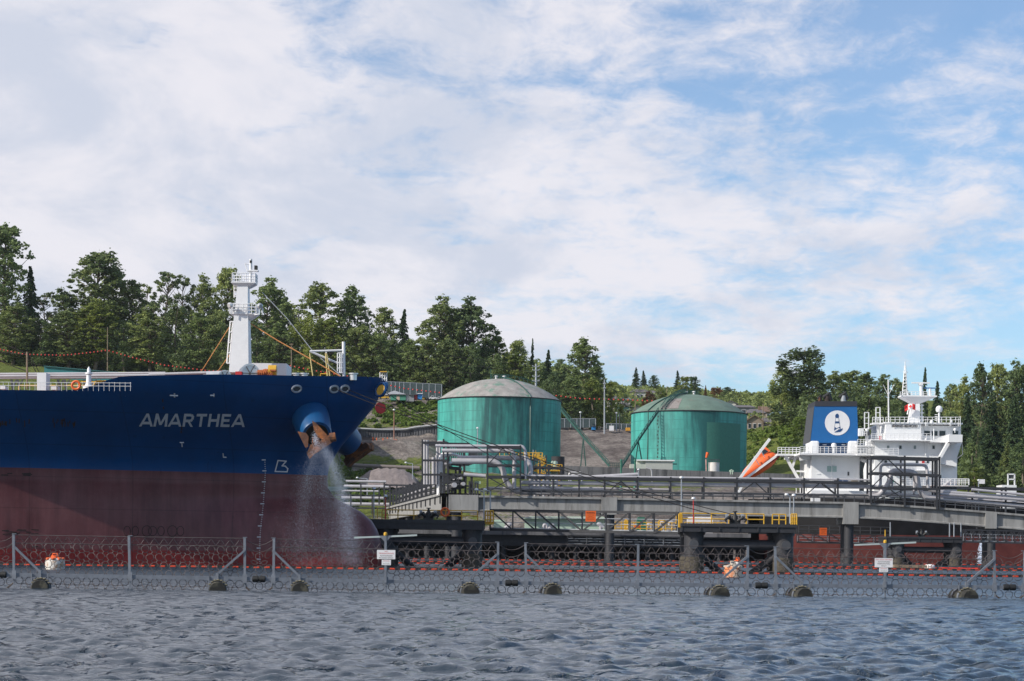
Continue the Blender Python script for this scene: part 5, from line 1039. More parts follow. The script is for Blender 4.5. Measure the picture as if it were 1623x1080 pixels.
# ------------------------------------------------------------------ far tanker
DR=340
rw=thing('tanker_ship','far tanker with white bridge house, blue funnel and black and red hull','ship',(XZ(1450,0,DR+16).x,DR+16,0))
def rmat():
    mt=bpy.data.materials.new('far_hull_paint'); mt.use_nodes=True; t=mt.node_tree; b=t.nodes['Principled BSDF']; b.inputs['Roughness'].default_value=.6; b.inputs['Specular IOR Level'].default_value=.2
    tcd=t.nodes.new('ShaderNodeTexCoord'); sp=t.nodes.new('ShaderNodeSeparateXYZ'); t.links.new(tcd.outputs['Object'],sp.inputs[0])
    n=t.nodes.new('ShaderNodeTexNoise'); n.inputs['Scale'].default_value=.5; n.inputs['Detail'].default_value=8; t.links.new(tcd.outputs['Object'],n.inputs['Vector'])
    def ramp(x,c1,c2):
        q=t.nodes.new('ShaderNodeValToRGB'); q.color_ramp.elements[0].color=c1+(1,); q.color_ramp.elements[1].color=c2+(1,); q.color_ramp.elements[0].position=.35;q.color_ramp.elements[1].position=.65; t.links.new(x,q.inputs[0]); return q.outputs[0]
    f=mth(t,'MULTIPLY',mth(t,'SUBTRACT',sp.outputs[2],4.9),40,clamp=True); q=t.nodes.new('ShaderNodeMix'); q.data_type='RGBA'; t.links.new(f,q.inputs[0]); t.links.new(ramp(n.outputs[0],(.085,.022,.02),(.125,.034,.03)),q.inputs[6]); t.links.new(ramp(n.outputs[0],(.005,.005,.006),(.010,.010,.012)),q.inputs[7]); t.links.new(q.outputs[2],b.inputs['Base Color']); return mt
a=MB(); X0=XZ(1203,5,DR).x; zdk=S(1400,790,DR).z
def rb(x,z): 
    u=max(0,x-X0-(2.5 if z>4 else 5-z*.6)); return 16*min(1,(u/16))**.45 if u<16 else 16
xs=[X0+q for q in (0,1,2,3,4,5,6,8,10,13,17,22,30,45,70,110,150)]
for s in (1,-1): a.rows([[(x,DR+16-s*rb(x,z),z) for x in xs] for z in (-2,0,2,4,5,6,8,zdk)])
a.rows([[(x,DR+16-s*rb(x,zdk),zdk) for x in xs] for s in (1,-1)]); a.build('hull',rmat(),rw)
def W(nm,x0,y0,x1,y1,D,dep,mt=WHITE2,par=rw,b=0):
    a=MB(); a.bpx(x0,y0,x1,y1,D,dep); o=a.build(nm,mt,par,smooth=False)
    if b: md=o.modifiers.new('bevel','BEVEL'); md.width=b; md.segments=2
    return o
# engine casing and funnel
cas=W('engine_casing',1286,720,1362,800,DR+7,14)
W('casing_deck',1268,718.5,1384,721.5,DR+4,20); W('casing_wing',1279,724,1286,760,DR+9,8)
a=MB(); hand_rail(a,S(1268,718.5,DR+4),S(1384,718.5,DR+4),1.1,18,.05,3); a.build('casing_rail',WHITE2,rw)
def frust(mb,x0,x1,y0,x2,x3,y1,D,dep0,dep1):
    A=[S(x0,y0,D),S(x1,y0,D)];B=[S(x2,y1,D),S(x3,y1,D)]
    vs=[A[0],A[1],A[1]+Vector((0,dep0,0)),A[0]+Vector((0,dep0,0)),B[0]+Vector((0,.3,0)),B[1]+Vector((0,.3,0)),B[1]+Vector((0,dep1,0)),B[0]+Vector((0,dep1,0))]
    mb.add(vs,[(3,2,1,0),(4,5,6,7),(0,1,5,4),(1,2,6,5),(2,3,7,6),(3,0,4,7)])
FB=mat('funnel_blue',(0.008,0.115,0.34),.45,var=.08,vs=.5); a=MB(); frust(a,1284.5,1360.5,702,1291.5,1358.8,644,DR+8,9,8.6); fn=a.build('funnel',FB,rw,smooth=False)
a=MB(); frust(a,1291.4,1359,644.2,1292.5,1358.8,636,DR+8.2,8.8,8.6); a.build('funnel_top',mat('funnel_black',(.02,.022,.03),.6),fn,smooth=False)
W('funnel_base',1298,702,1346,719,DR+9.5,6,mat('casing_blue',(.008,.06,.17),.5))
W('vent_casing',1284.5,699,1298.5,719,DR+7.4,6,b=.3); W('vent_casing',1345,699,1360,719,DR+7.4,6,b=.3)
for x in (1307,1337): W('louvre',x-3,704.5,x+3,706,DR+9.3,.15)
W('casing_door',1306,708,1312,718,DR+9.3,.15,mat('door_blue',(.02,.16,.36),.5))
a=MB(); a.lathe(S(1321.5,719,DR+5),[(.28,0),(.28,1.0),(.45,1.1),(.45,1.6),(.2,1.8)],12); a.build('vent_mushroom',WHITE2,rw)
for x,h,r,mt in ((1299,627,.27,RUST),(1311.5,625,.5,mat('soot',(.03,.02,.018),.8)),(1337,624.5,.5,GALV)):
    a=MB(); a.tube(S(x,637,DR+11),S(x,h+3,DR+11),r,12); a.build('exhaust_pipe',mt,rw); a=MB(); p=S(x,h+2.5,DR+11); a.path([p+Vector((r*1.2,0,-.8)),p+Vector((r*.4,0,.3)),p+Vector((-r*1.5,0,-.35))],[r*.8,r,r*.7],10); a.build('exhaust_hood',BLACK,rw)
a=MB(); q0=S(1284.5,702,DR+8);q1=S(1291.5,644,DR+8); a.add([q0+Vector((-.06,.05,0)),q1+Vector((-.06,.35,0)),q1+Vector((-.06,8.5,0)),q0+Vector((-.06,8.9,0))],[(0,1,2,3)]); a.build('funnel_side_panel',mat('side_grey',(.05,.055,.065),.7),fn,smooth=False)  # plain dark grey panel over the left face of the funnel
# emblem: white disc with a lighthouse
fp=lambda px,py,off: S(px,py,DR+8)+Vector((0,.3*(702-py)/58-off,0))
def fpoly(pts,off,mt,nm,par): a=MB(); a.add([fp(x,y,off) for x,y in pts],[tuple(range(len(pts)))]); return a.build(nm,mt,par,smooth=False,fix=False)
em=fpoly([(1327.3+19.8*math.cos(t),670.5-19.8*math.sin(t)) for t in np.linspace(0,6.283,40,endpoint=False)],.05,SIGNW,'emblem_disc',fn)
NAVY=mat('emblem_navy',(.012,.06,.18),.5)
for k,pts in enumerate(([(1322,683),(1324.5,661),(1329.5,661),(1332.5,680),(1329,678.5)],[(1324,661),(1324,658.5),(1326,656),(1328.5,656),(1330,658.5),(1330,661)])): fpoly(pts,.07,NAVY,'emblem_mark',fn)
fpoly([(1323.3,677),(1323.9,671.5),(1330.4,671.5),(1331.2,676.5),(1326,679)],.09,SIGNW,'emblem_mark',fn); fpoly([(1324.3,668),(1324.7,663),(1329.3,663),(1329.8,668)],.09,SIGNW,'emblem_mark',fn)
for k in range(3): fpoly([(1322+k*3.5,685.5-k*.3),(1327+k*3,682.5-k),(1331+k*2.5,679.5-k*.4),(1329+k*3,683-k*.5),(1325+k*3.2,685.8-k*.3)],.09,NAVY,'emblem_mark',fn)
# glassed recess and details of casing
W('casing_window',1311,739,1326,748,DR+6.9,.12,mat('pale_screen',(.32,.45,.42),.4)); 
for x0,y0,x1,y1 in ((1294,750.5,1300,752),(1332,751,1338,752.5)): W('vent_slot',x0,y0,x1,y1,DR+6.9,.2)
W('access_door',1343.5,748,1346,754,DR+6.9,.1,STEEL2); a=MB(); a.tube(S(1318.5,722,DR+6.8),S(1318.5,800,DR+6.8),.06,4); a.build('downpipe',WHITE2,rw)
# bridge house
W('accommodation',1386,697,1491,800,DR+3,16); W('house_side',1491,700,1517,800,DR+5,14)
W('upper_house',1404,672,1460,697.5,DR+3.4,14); W('wheelhouse',1460,675,1523,697.5,DR+5,14)
W('compass_deck',1402,669.8,1526,672.2,DR+3.3,17)
W('house_front_flare',1381,699,1396,800,DR+4,12)
W('bridge_wing',1504,689,1525.5,701,DR-1.5,6.6); a=MB(); a.ppx([(1475,699.5),(1506,688),(1506,702),(1475,701)],DR+1,2); a.build('wing_bracket',WHITE2,rw,smooth=False)
a=MB(); a.ppx([(1503,699),(1507,701),(1493,726),(1489,724)],DR-.5,1.2); a.build('wing_support',WHITE2,rw,smooth=False); a=MB(); a.ppx([(1490,701),(1525,700),(1517,725),(1516,740),(1490,735)],DR+3.5,2); a.build('wing_support',WHITE2,rw,smooth=False)
a=MB(); a.path([S(1524,692,DR-1.4),S(1526,720,DR+2),S(1516,728,DR+4)],.08,4); a.build('wing_stay',WHITE2,rw)
for x0,x1 in ((1465,1474),(1477,1486),(1489,1498.5),(1510,1518.5)): W('bridge_window',x0,683.3,x1,691,DR+(4.9 if x0<1500 else 4.9),.15,GLASS)
for x0,x1 in ((1406,1409.5),(1425.5,1429),(1448.5,1452),(1478,1481.5)): W('cabin_window',x0,706.5,x1,711.8,DR+2.9,.12,GLASS if x0>1420 and x0<1430 or x0>1470 else mat('pale_window',(.2,.25,.25),.3))
for x0,x1 in ((1402,1406),(1451.5,1455),(1469,1472)): W('cabin_window',x0,730,x1,734.5,DR+2.9,.12,GLASS)
W('red_box',1461.5,730.5,1465.5,734.5,DR+2.7,.2,RED)
for x0,x1 in ((1442,1446),(1489.3,1492)): W('cabin_window',x0,753,x1,760,DR+2.9,.12,GLASS)
for y_,x0,x1 in ((697.5,1381,1476),(721,1384,1424),(745,1410,1480),(769,1386,1535)):
    W('deck_ledge',x0,y_,x1,y_+1.3,DR+1.2,2)
    a=MB(); hand_rail(a,S(x0,y_,DR+1.3),S(x1,y_,DR+1.3),1.05,int((x1-x0)/7),.045,3); a.build('deck_rail',WHITE2,rw)
a=MB(); hand_rail(a,S(1404,669.8,DR+2.8),S(1522,669.8,DR+2.8),.9,16,.05,2); a.build('top_rail',WHITE2,rw)
a=MB(); text_flat(a,'SEAWAYS REDWOOD',S(1434.5,675.6,DR+3.2),3.9*m(DR)/.72,41*m(DR),bold=.03); a.build('ship_name',INK,rw,smooth=False,fix=False)
a=MB(); a.path([S(1480,697,DR+2.7),S(1480,680,DR+2.7)],.08,4); a.tube(S(1467,695,DR+2.8),S(1467,722,DR+2.8),.12,4); a.build('downpipe',WHITE2,rw)
# main mast
def mcol(mb,cx,w0,y0,cx1,w1,y1,D,d0,d1):
    a_=S(cx,y0,D);b_=S(cx1,y1,D);k=m(D);vs=[]
    for c,w_,dp in ((a_,w0*k/2,d0/2),(b_,w1*k/2,d1/2)):
        for i,j in ((-1,-1),(1,-1),(1,1),(-1,1)): vs.append((c.x+i*w_,c.y+j*dp,c.z))
    mb.add(vs,[(3,2,1,0),(4,5,6,7),(0,1,5,4),(1,2,6,5),(2,3,7,6),(3,0,4,7)])
DMm=DR+9
a=MB(); mcol(a,1448,17,671,1451,11,636,DMm,2.2,1.6); mm_=a.build('radar_mast',WHITE2,rw,smooth=False)
a=MB(); mcol(a,1451,15,640,1454,56,630,DMm,1.8,3.4); mcol(a,1454,56,630,1454,56,628,DMm,3.4,3.4); a.build('mast_platform',WHITE2,mm_,smooth=False)
a=MB(); hand_rail(a,S(1427,628,DMm-1.6),S(1482,628,DMm-1.6),.75,9,.05,2); a.build('platform_rail',WHITE2,mm_)
a=MB(); zt_=[]; 
for dx0,dx1 in ((1430,1434),(1438,1435.5)): 
    for dd in (0,.9): a.tube(S(dx0,628,DMm+dd),S(dx1,580,DMm+.4),.09,4)
for k in range(8): y_=625-k*5.5; t=k/8; x0=1430+4*t; x1=1438-2.5*t; a.tube(S(x0,y_,DMm),S(x1,y_-3,DMm),.05,4); a.tube(S(x0,y_,DMm),S(x1,y_,DMm),.05,4)
a.tube(S(1434.5,582,DMm+.4),S(1434.5,573.5,DMm+.4),.07,4); a.tube(S(1431,590,DMm+.4),S(1439,590,DMm+.4),.07,4); a.build('lattice_topmast',WHITE2,mm_)
a=MB(); a.tube(S(1460,628,DMm),S(1460,608,DMm),.28,8); a.bpx(1445.5,606,1474,608,DMm-.2,.4); a.bpx(1457,608,1463,611,DMm-.4,.8); a.build('radar_scanner',WHITE2,mm_,smooth=False)
a=MB(); a.tube(S(1474,628,DMm),S(1474,616,DMm),.22,8); a.build('radar_post',WHITE2,mm_); a=MB(); a.bpx(1465,614.5,1483,616,DMm-.2,.4); a.build('radar_scanner',BLUEP,mm_,smooth=False)
a=MB(); 
for k in range(5): a.bpx(1459,642+k*6,1464.5,643+k*6,DMm-.3,.6)
a.tube(S(1461,672,DMm),S(1461,640,DMm),.15,5); a.path([S(1438,657,DMm),S(1441,642,DMm)],.1,4); a.build('mast_steps',WHITE2,mm_,smooth=False)
def dome(px,py,rp,yb,D,nm='satellite_dome'):
    c=S(px,py,D); r=rp*m(D); a=MB(); prof=[(r*.75,-r*.9),(r,-r*.45),(r,0)]+[(r*math.cos(t),r*math.sin(t)) for t in np.linspace(.2,1.5,7)]; a.lathe(c,prof,18); o=a.build(nm,WHITE2,rw); a=MB(); a.tube(S(px,yb,D),c-Vector((0,0,r*.9)),r*.28,8); a.build('pedestal',WHITE2,o)
dome(1488.5,648.5,5.3,674,DR+5); dome(1476.5,669,2.9,675,DR+4); dome(1468.5,673,3,676,DR+4); dome(1508,668,2,675,DR+4); dome(1513.5,681,2.3,686,DR+3)
a=MB(); 
for k in range(4): a.bpx(1482,657+k*3,1486,658+k*3,DR+5,.2)
a.build('dome_ladder',WHITE2,rw,smooth=False)
a=MB(); 
for x,y0 in ((1519,663),(1522,660),(1467.5,664),(1506,662)): a.tube(S(x,676,DR+3),S(x,y0,DR+3),.06,4)
a.build('whip_antenna',WHITE2,rw); a=MB(); a.tube(S(1408.5,672,DR+6),S(1408,602,DR+6),.12,5); a.tube(S(1407,625,DR+6),S(1400,610,DR+6),.04,4); a.tube(S(1409,625,DR+6),S(1417,610,DR+6),.04,4); a.build('whip_antenna',WHITE2,rw)
# kingposts left of the bridge house
def king(cx,w_,y0,y1,ybase,D):
    a=MB()
    for x in (cx-w_/2,cx+w_/2): a.bar(S(x,y0,D),S(x,y1,D),.16)
    for k in range(4): y_=y0+(y1-y0)*k/3; a.bar(S(cx-w_/2,y_,D),S(cx+w_/2,y_,D),.12)
    o=a.build('lattice_post',WHITE2,rw,smooth=False); a=MB(); c=S(cx,ybase,D); a.lathe(c,[(.42*w_*m(D),0),(.42*w_*m(D),(ybase-y1)*m(D))],14); a.build('post_base',WHITE2,o)
king(1373.5,6.5,654,680,722,DR+5); king(1391.5,6.5,646,671,697,DR+6)
W('cargo_gear',1369,684,1379,690,DR+4,1,STEEL2); W('cargo_gear',1380,689,1386,705,DR+5,1.5,GALV); W('hose_box',1362,679,1369,691,DR+4,1.4); W('gear_platform',1380,697.5,1406,700,DR+2,4); W('red_extinguisher',1394,691,1397,697,DR+2.5,.3,RED); W('gear_platform',1384,670,1399,672.5,DR+4,3)
a=MB(); hand_rail(a,S(1383,670,DR+4),S(1400,670,DR+4),.9,4,.05); hand_rail(a,S(1364,691,DR+4),S(1364+10,691,DR+4),.8,3,.05); a.build('gear_rail',WHITE2,rw)
for y_ in (706,720): W('side_gallery',1359,y_,1384,y_+2,DR+3,3); a=MB(); hand_rail(a,S(1359,y_,DR+3),S(1384,y_,DR+3),1,5,.05,3); a.build('gallery_rail',WHITE2,rw)
a=MB(); a.path([S(1384,724,DR+5),S(1377,730,DR+5),S(1373,745,DR+5),S(1375,800,DR+5)],.5,8); a.path([S(1362,727,DR+8),S(1375,733,DR+6)],.35,8); a.build('curved_leg',WHITE2,rw)
a=MB()
rr=random.Random(3)
for k in range(26):
    x=rr.uniform(1395,1480); h=rr.uniform(2,9); w_=rr.uniform(2,6); y_=797
    a.bpx(x,y_-h,x+w_,y_,DR+.5+rr.random(),.6)
a.build('deck_fittings',mat('pale_fittings',(.5,.56,.54),.6,var=.3,vs=.4),rw,smooth=False)
W('lower_deck_house',1286,778,1383,800,DR+4,16)
for x,w_,mt in ((1330,5,BLUEP),(1338,6,BLUEP),(1351,9,mat('cream_crate',(.5,.42,.28),.7)),(1412,5,mat('teal_fitting',(.1,.3,.25),.6)),(1430,4,STEEL2)): W('deck_locker',x,760.5,x+w_,765,DR+2,1.2,mt)
a=MB(); a.bpx(1588,769,1611,806,DR-1,4); w_o=a.build('midship_house',WHITE2,rw,smooth=False)
a=MB()
for x in (1597.5,1608): a.bar(S(x,769,DR-.5),S(x,751.5,DR-.5),.2)
for y_ in (752,760): a.bar(S(1597.5,y_,DR-.5),S(1608,y_,DR-.5),.2)
a.build('house_frame',WHITE2,w_o,smooth=False); W('frame_box',1598.5,753,1607,758,DR-.4,.3,STEEL2,w_o)
a=MB(); hand_rail(a,S(1490,769,DR),S(1536,769,DR),1,8,.05,3); a.build('boat_deck_rail',WHITE2,rw)
W('boat_deck_flag_panel',1551,760,1561,767,DR+2,.3,SIGNW); W('port_derrick',1530,789,1538,797,DR-.5,1)
a=MB(); a.bar(S(1492,772,DR),S(1506,761,DR),.25); a.build('gangway_arm',WHITE2,rw,smooth=False)
# boats and flag
o=thing('rescue_boat','small orange red rescue boat on the far tanker deck right of the pipe frame','boat',S(1506,795,DR-1))
a=MB(); pts=[(1490,789),(1523,788),(1520,794),(1493,795)]; a.ppx(pts,DR-2,2); a.build('hull',mat('boat_orange',(.7,.1,.03),.4),o,smooth=False); a=MB(); a.lathe(S(1493,786,DR-1.2),[(.1,-.3),(.3,0),(.1,.3)],8); a.lathe(S(1514,787.5,DR-1.2),[(.5,-.2),(.3,.3)],8); a.build('console',ORANGE,o)
lb=thing('lifeboat','enclosed orange free fall lifeboat tilted on its white stern davit','lifeboat',S(1200,750,DR+14))
DL=DR+15; A_=S(1176,757,DL); B_=S(1231,720,DL); ax=(B_-A_); Ln=ax.length; ax.normalize()
a=MB(); prof=[]
for t in np.linspace(0,1,15): prof.append((1.45*math.sqrt(max(.0004,1-abs(2*t-1)**2.6))*(.85+.15*t),Ln*t))
a.lathe(A_,prof,20,ax); a.build('hull',ORANGE,lb)
up=ax.cross(Vector((0,1,0))); up=up if up.z>0 else -up
a=MB(); c=A_+ax*(Ln*.76)+up*1.1; 
for s,e_,h in ((-.9,.9,1.0),): a.prism([c-ax*1.3-Vector((0,.7,0)),c+ax*1.1-Vector((0,.7,0)),c+ax*.8+up*1.1-Vector((0,.55,0)),c-ax*.6+up*1.1-Vector((0,.55,0))],(0,1.3,0))
a.build('cockpit',ORANGE,lb,smooth=False); a=MB(); a.prism([c-ax*.45-Vector((0,.74,-.2)),c+ax*.6-Vector((0,.74,-.2)),c+ax*.45+up*.85-Vector((0,.70,0)),c-ax*.3+up*.85-Vector((0,.70,0))],(0,.1,0)); a.build('cockpit_window',GLASS,lb,smooth=False)
a=MB(); a.bar(A_-up*.35+Vector((0,-1.42,0)),B_-up*.45+Vector((0,-1.3,0)),.12,.5); a.build('fender_strip',mat('dark_red_boat',(.4,.03,.02),.5),lb,smooth=False)
a=MB(); 
a.bar(S(1170,762,DR+12.5),S(1220,696,DR+12.5),.6,.45); a.bar(S(1170,762,DR+17.5),S(1220,696,DR+17.5),.6,.45)
a.bar(S(1184,757,DR+13),S(1233,721,DR+13),.5,.4); a.bar(S(1183,757,DR+13),S(1170,782,DR+13),.4,.4); a.bar(S(1172,762,DR+13),S(1184,757,DR+13),.5,.4)
a.bar(S(1204,712,DR+13),S(1212,725,DR+13),.15); a.bar(S(1195,724,DR+13),S(1203,737,DR+13),.15)
a.bpx(1232,719.5,1268,722.5,DR+11,6); a.bar(S(1244,722,DR+12),S(1270,768,DR+12),.5,.5); a.bar(S(1262,722,DR+12),S(1256,740,DR+12),.4,.4); a.bar(S(1262,747,DR+12),S(1280,748,DR+12),.3,.3)
a.bar(S(1267,724,DR+8),S(1284,722,DR+8),.8,1.4); a.bar(S(1271,760,DR+12),S(1271,795,DR+12),.5,.5)
dvt=a.build('lifeboat_davit',WHITE2,rw,smooth=False)
a=MB(); hand_rail(a,S(1233,719.5,DR+11),S(1268,719.5,DR+11),1.1,6,.06,3); hand_rail(a,S(1262,795,DR+12),S(1262,765,DR+12),1.1,6,.06,2); a.build('davit_rail',WHITE2,dvt)
fl=thing('flag','red and white maple leaf flag flying beside the radar mast','flag',S(1440,658,DMm-1))
def fpt(u_,v_): # curved cloth
    return S(1434+17*u_,640+u_*2-3*math.sin(u_*3)+v_*9+ (1-u_)*4,DMm-2+.35*math.sin(u_*5+v_*2))
for u0,u1,mt,nm in ((0,.3,RED,'red_band'),(.3,.72,SIGNW,'white_field'),(.72,1,RED,'red_band')):
    a=MB(); a.rows([[fpt(u0+(u1-u0)*i/5,v_) for i in range(6)] for v_ in (0,.5,1)]); o=a.build(nm,mat('flag_red',(.7,.03,.03),.7) if mt is RED else mt,fl); md=o.modifiers.new('thick','SOLIDIFY'); md.thickness=.03
a=MB(); cx_,cy_=.51,.5; lf_=[(0,-.34),(.05,-.2),(.1,-.24),(.09,-.05),(.18,-.12),(.2,.0),(.1,.14),(.02,.16),(.02,.32),(-.02,.32),(-.02,.16),(-.1,.14),(-.2,0),(-.18,-.12),(-.09,-.05),(-.1,-.24),(-.05,-.2)]
a.add([fpt(cx_+x*.8,cy_+y)+Vector((0,-.06,0)) for x,y in lf_],[tuple(range(len(lf_)))]); a.build('maple_leaf',mat('flag_red',(.7,.03,.03),.7),fl,smooth=False,fix=False)
# discharge from the far hull
v,f=drops('x','x',[S(1558,862,337),S(1558.5,875,336.6),S(1559,893,336)],6000,.35,.75,.07,SPRAY,seed=33,core=.5)
o=mesh_np('discharge_water',v,f,SPRAY); tag(o,'white jet of water falling from the far red hull','water spray',kind='stuff')
# ------------------------------------------------------------------ houses, poles and yard things on the hill
ROOFG=mat('roof_grey',(.13,.12,.13),.9,var=.2,vs=1); ROOFB=mat('roof_brown',(.17,.11,.08),.9,var=.2,vs=1)
def house(x0,x1,yr,ye,yb,D,wall,roof,label,gable=False,win=3,chim=False):
    k=m(D); o=thing('house',label,'house',S((x0+x1)/2,yb,D)); a=MB(); dep=9; e=.7
    A0=S(x0,ye,D);A1=S(x1,ye,D); zr=S(x0,yr,D).z; ze=(A0.z+A1.z)/2; zb=S((x0+x1)/2,yb,D).z-2; X0,X1=A0.x,A1.x; xm=(X0+X1)/2
    if gable:
        a.prism([(X0,D,zb),(X1,D,zb),(X1,D,ze),(xm,D,zr),(X0,D,ze)],(0,dep,0))
        a.build('wall',wall,o,smooth=False); a=MB(); sl=(zr-ze)/((X1-X0)/2)
        for s in (-1,1): xe=xm+s*((X1-X0)/2+e); ze2_=ze-e*sl; a.add([(xm,D-e,zr+.25),(xe,D-e,ze2_+.25),(xe,D+dep+e,ze2_+.25),(xm,D+dep+e,zr+.25),(xm,D-e,zr+.02),(xe,D-e,ze2_+.02),(xe,D+dep+e,ze2_+.02),(xm,D+dep+e,zr+.02)],[(0,1,2,3),(4,5,6,7),(0,1,5,4),(1,2,6,5),(2,3,7,6)])
        rf=a.build('roof',roof,o,smooth=False)
    else:
        a.box(X0,X1,D,D+dep,zb,ze); a.build('wall',wall,o,smooth=False); a=MB(); ym=D+dep/2; q=(X1-X0)*.16
        v=[(X0-e,D-e,ze),(X1+e,D-e,ze),(X1+e,D+dep+e,ze),(X0-e,D+dep+e,ze),(X0+q,ym,zr),(X1-q,ym,zr)]; a.add(v,[(0,1,5,4),(1,2,5),(2,3,4,5),(3,0,4),(0,3,2,1)]); rf=a.build('roof',roof,o,smooth=False)
    if chim: a=MB(); a.box(xm+1,xm+1.9,D+3,D+4,ze,zr+1); a.build('chimney',ROOFB,rf,smooth=False)
    for i in range(win):
        t=(i+.5)/win; xc=X0+(X1-X0)*t; a=MB(); hw=min(.9,(X1-X0)/win*.3); zc=(ze+zb+2)/2; hh=(ze-zb-2)*.24; a.box(xc-hw,xc+hw,D-.08,D+.02,zc-hh,zc+hh); wo=a.build('window',SIGNW,o,smooth=False); a=MB(); a.box(xc-hw*.85,xc+hw*.85,D-.12,D-.07,zc-hh*.85,zc+hh*.85); a.build('pane',GLASS,wo,smooth=False)
HW=mat('house_white',(.6,.59,.56),.8,var=.04); HT=mat('house_tan',(.27,.22,.18),.8,var=.06); HG=mat('house_grey',(.25,.26,.28),.8,var=.06); HTE=mat('house_teal',(.2,.42,.40),.8,var=.06)
house(926,948,623,634,646,800,HW,ROOFG,'pale house half hidden by the big tree left of the tall mast',win=3)
house(964,999,626,634,655,760,HW,ROOFG,'long pale house with dark roof right of the tall mast',win=4)
house(981,999,637,645,663,730,HTE,ROOFG,'small teal house beside the right tank dome',win=2)
house(999,1021,643,651,668,720,HW,ROOFG,'white gabled house above the left shoulder of the right tank',gable=True,win=2)
house(1000,1028,616,622,636,900,HW,ROOFG,'distant white house below the paired dark conifers',win=4)
house(1025,1052,618,624,640,930,HW,ROOFG,'distant house beside the rust brown tree',win=3)
house(1149,1167,636,640,652,800,HW,ROOFG,'white house just right of the right tank dome',gable=True,win=2)
house(1162,1196,641,646,660,780,HG,ROOFG,'grey roofed house behind the dome edge',win=3)
house(1186,1212,647,655,668,740,HT,ROOFG,'grey hipped roof house above the brown house',win=3,chim=True)
house(1204,1232,643,653,664,760,HT,ROOFB,'brown roofed house left of the great cottonwood',win=3,chim=True)
house(1184,1208,659,667,684,690,HT,ROOFB,'brown gabled house with balcony at the tank edge',gable=True,win=3)
house(1206,1238,661,670,685,695,HT,ROOFG,'low dark roofed house joined right of the brown gabled house',win=3,chim=True)
house(1226,1240,651,656,664,740,HG,mat('roof_blue',(.25,.38,.5),.7),'small house with a bright blue tarpaulin roof',win=1)
a=MB(); a.ppx([(1228,681),(1233,677),(1239,679),(1241,682)],682,3); solo(a,'awning',RED,'red awning beside the low dark roofed house','awning',smooth=False)
# left of tank: teal building and yard
o=thing('teal_building','long teal warehouse with sloping roof behind the tanker deck','building',S(150,615,560)); a=MB(); a.prism([S(70,581,560),S(172,590,560),S(300,597,560),S(300,640,560),S(70,640,560)],(0,20,0)); a.build('wall',mat('teal_wall',(.02,.17,.19),.6,var=.06),o,smooth=False); a=MB(); a.prism([S(69,579.8,559.5),S(172,588.8,559.5),S(301,595.8,559.5),S(301,597,559.5),S(172,590,559.5),S(69,581,559.5)],(0,21,0)); a.build('roof',mat('teal_roof',(.03,.13,.14),.6),o,smooth=False)
def van(x0,x1,y0,y1,D,mt,label,nm='parked_truck',cat='truck'):
    k=m(D); o=thing(nm,label,cat,S((x0+x1)/2,y1,D)); w_=x1-x0; h=y1-y0
    a=MB(); a.ppx([(x0,y1-h*.25),(x0,y1-h*.55),(x0+w_*.18,y1-h*.6),(x0+w_*.3,y0),(x0+w_*.6,y0),(x0+w_*.66,y1-h*.6),(x1,y1-h*.6),(x1,y1-h*.25)],D,1.9); a.build('body',mt,o,smooth=False)
    a=MB(); a.ppx([(x0+w_*.24,y1-h*.62),(x0+w_*.33,y0+h*.08),(x0+w_*.57,y0+h*.08),(x0+w_*.61,y1-h*.62)],D-.03,.02); a.build('side_window',GLASS,o,smooth=False)
    for t in (.2,.8): a=MB(); c=S(x0+w_*t,y1-h*.2,D-.05); a.lathe(c,[(h*.2*k,0),(h*.2*k,.3)],12,Vector((0,1,0))); a.build('wheel',BLACK,o)
VW=mat('van_white',(.7,.7,.7),.35)
van(680,692,627.5,634,596,VW,'white pickup truck parked on the terrace at the left tank edge'); van(691,702,629,635,597,VW,'white car parked right against the left green tank')
van(555,572,624,633,598,BLUEP,'dark blue vehicle half hidden at the ship stem on the terrace'); van(600,616,626,633,592,YEL,'yellow machine parked left of the green site hut','parked_loader','machine')
van(620,634,698,705.5,545,VW,'white site pickup on the gravel below the corrugated wall'); van(612,621,697,704.5,546,BLUEP,'blue and white car beside the site pickup')
def hut(x0,x1,y0,y1,D,mt,label,roofm=STEEL2,nm='site_hut',door=True):
    o=thing(nm,label,'hut',S((x0+x1)/2,y1,D)); a=MB(); a.bpx(x0,y0+1,x1,y1,D,3); a.build('wall',mt,o,smooth=False); a=MB(); a.bpx(x0-.8,y0,x1+.8,y0+1,D-.5,4); a.build('roof',roofm,o,smooth=False)
    if door: a=MB(); w_=x1-x0; a.bpx(x0+w_*.4,y0+2.5,x0+w_*.6,y1,D-.06,.05); a.build('door',mat('door_cream',(.5,.38,.3),.7),o,smooth=False)
hut(619,643,625,634.5,592,mat('hut_green',(.06,.25,.17),.7),'green site hut with a pale door above the shrubby slope')
hut(643.5,648,625,636,593,SIGNW,'narrow cream cabin beside the green site hut',door=False); hut(648.5,656,626,636.5,591,HG,'grey blue cabin right of the green hut',door=False)
hut(656.5,661,625,633,592,RED,'red site box between the grey cabin and the blue toilet',door=False); hut(662,669,623.5,633,592,mat('toilet_blue',(.02,.22,.55),.5),'blue portable toilet on the upper terrace near the bow',SIGNW,'portable_toilet',False)
hut(669.5,673,629,633,592,YEL,'small yellow box beside the blue toilet',door=False); hut(938,944,675,681.5,600,mat('toilet_blue',(.02,.22,.55),.5),'blue portable toilet above the grey gravel slope between the tanks',nm='portable_toilet',door=False)
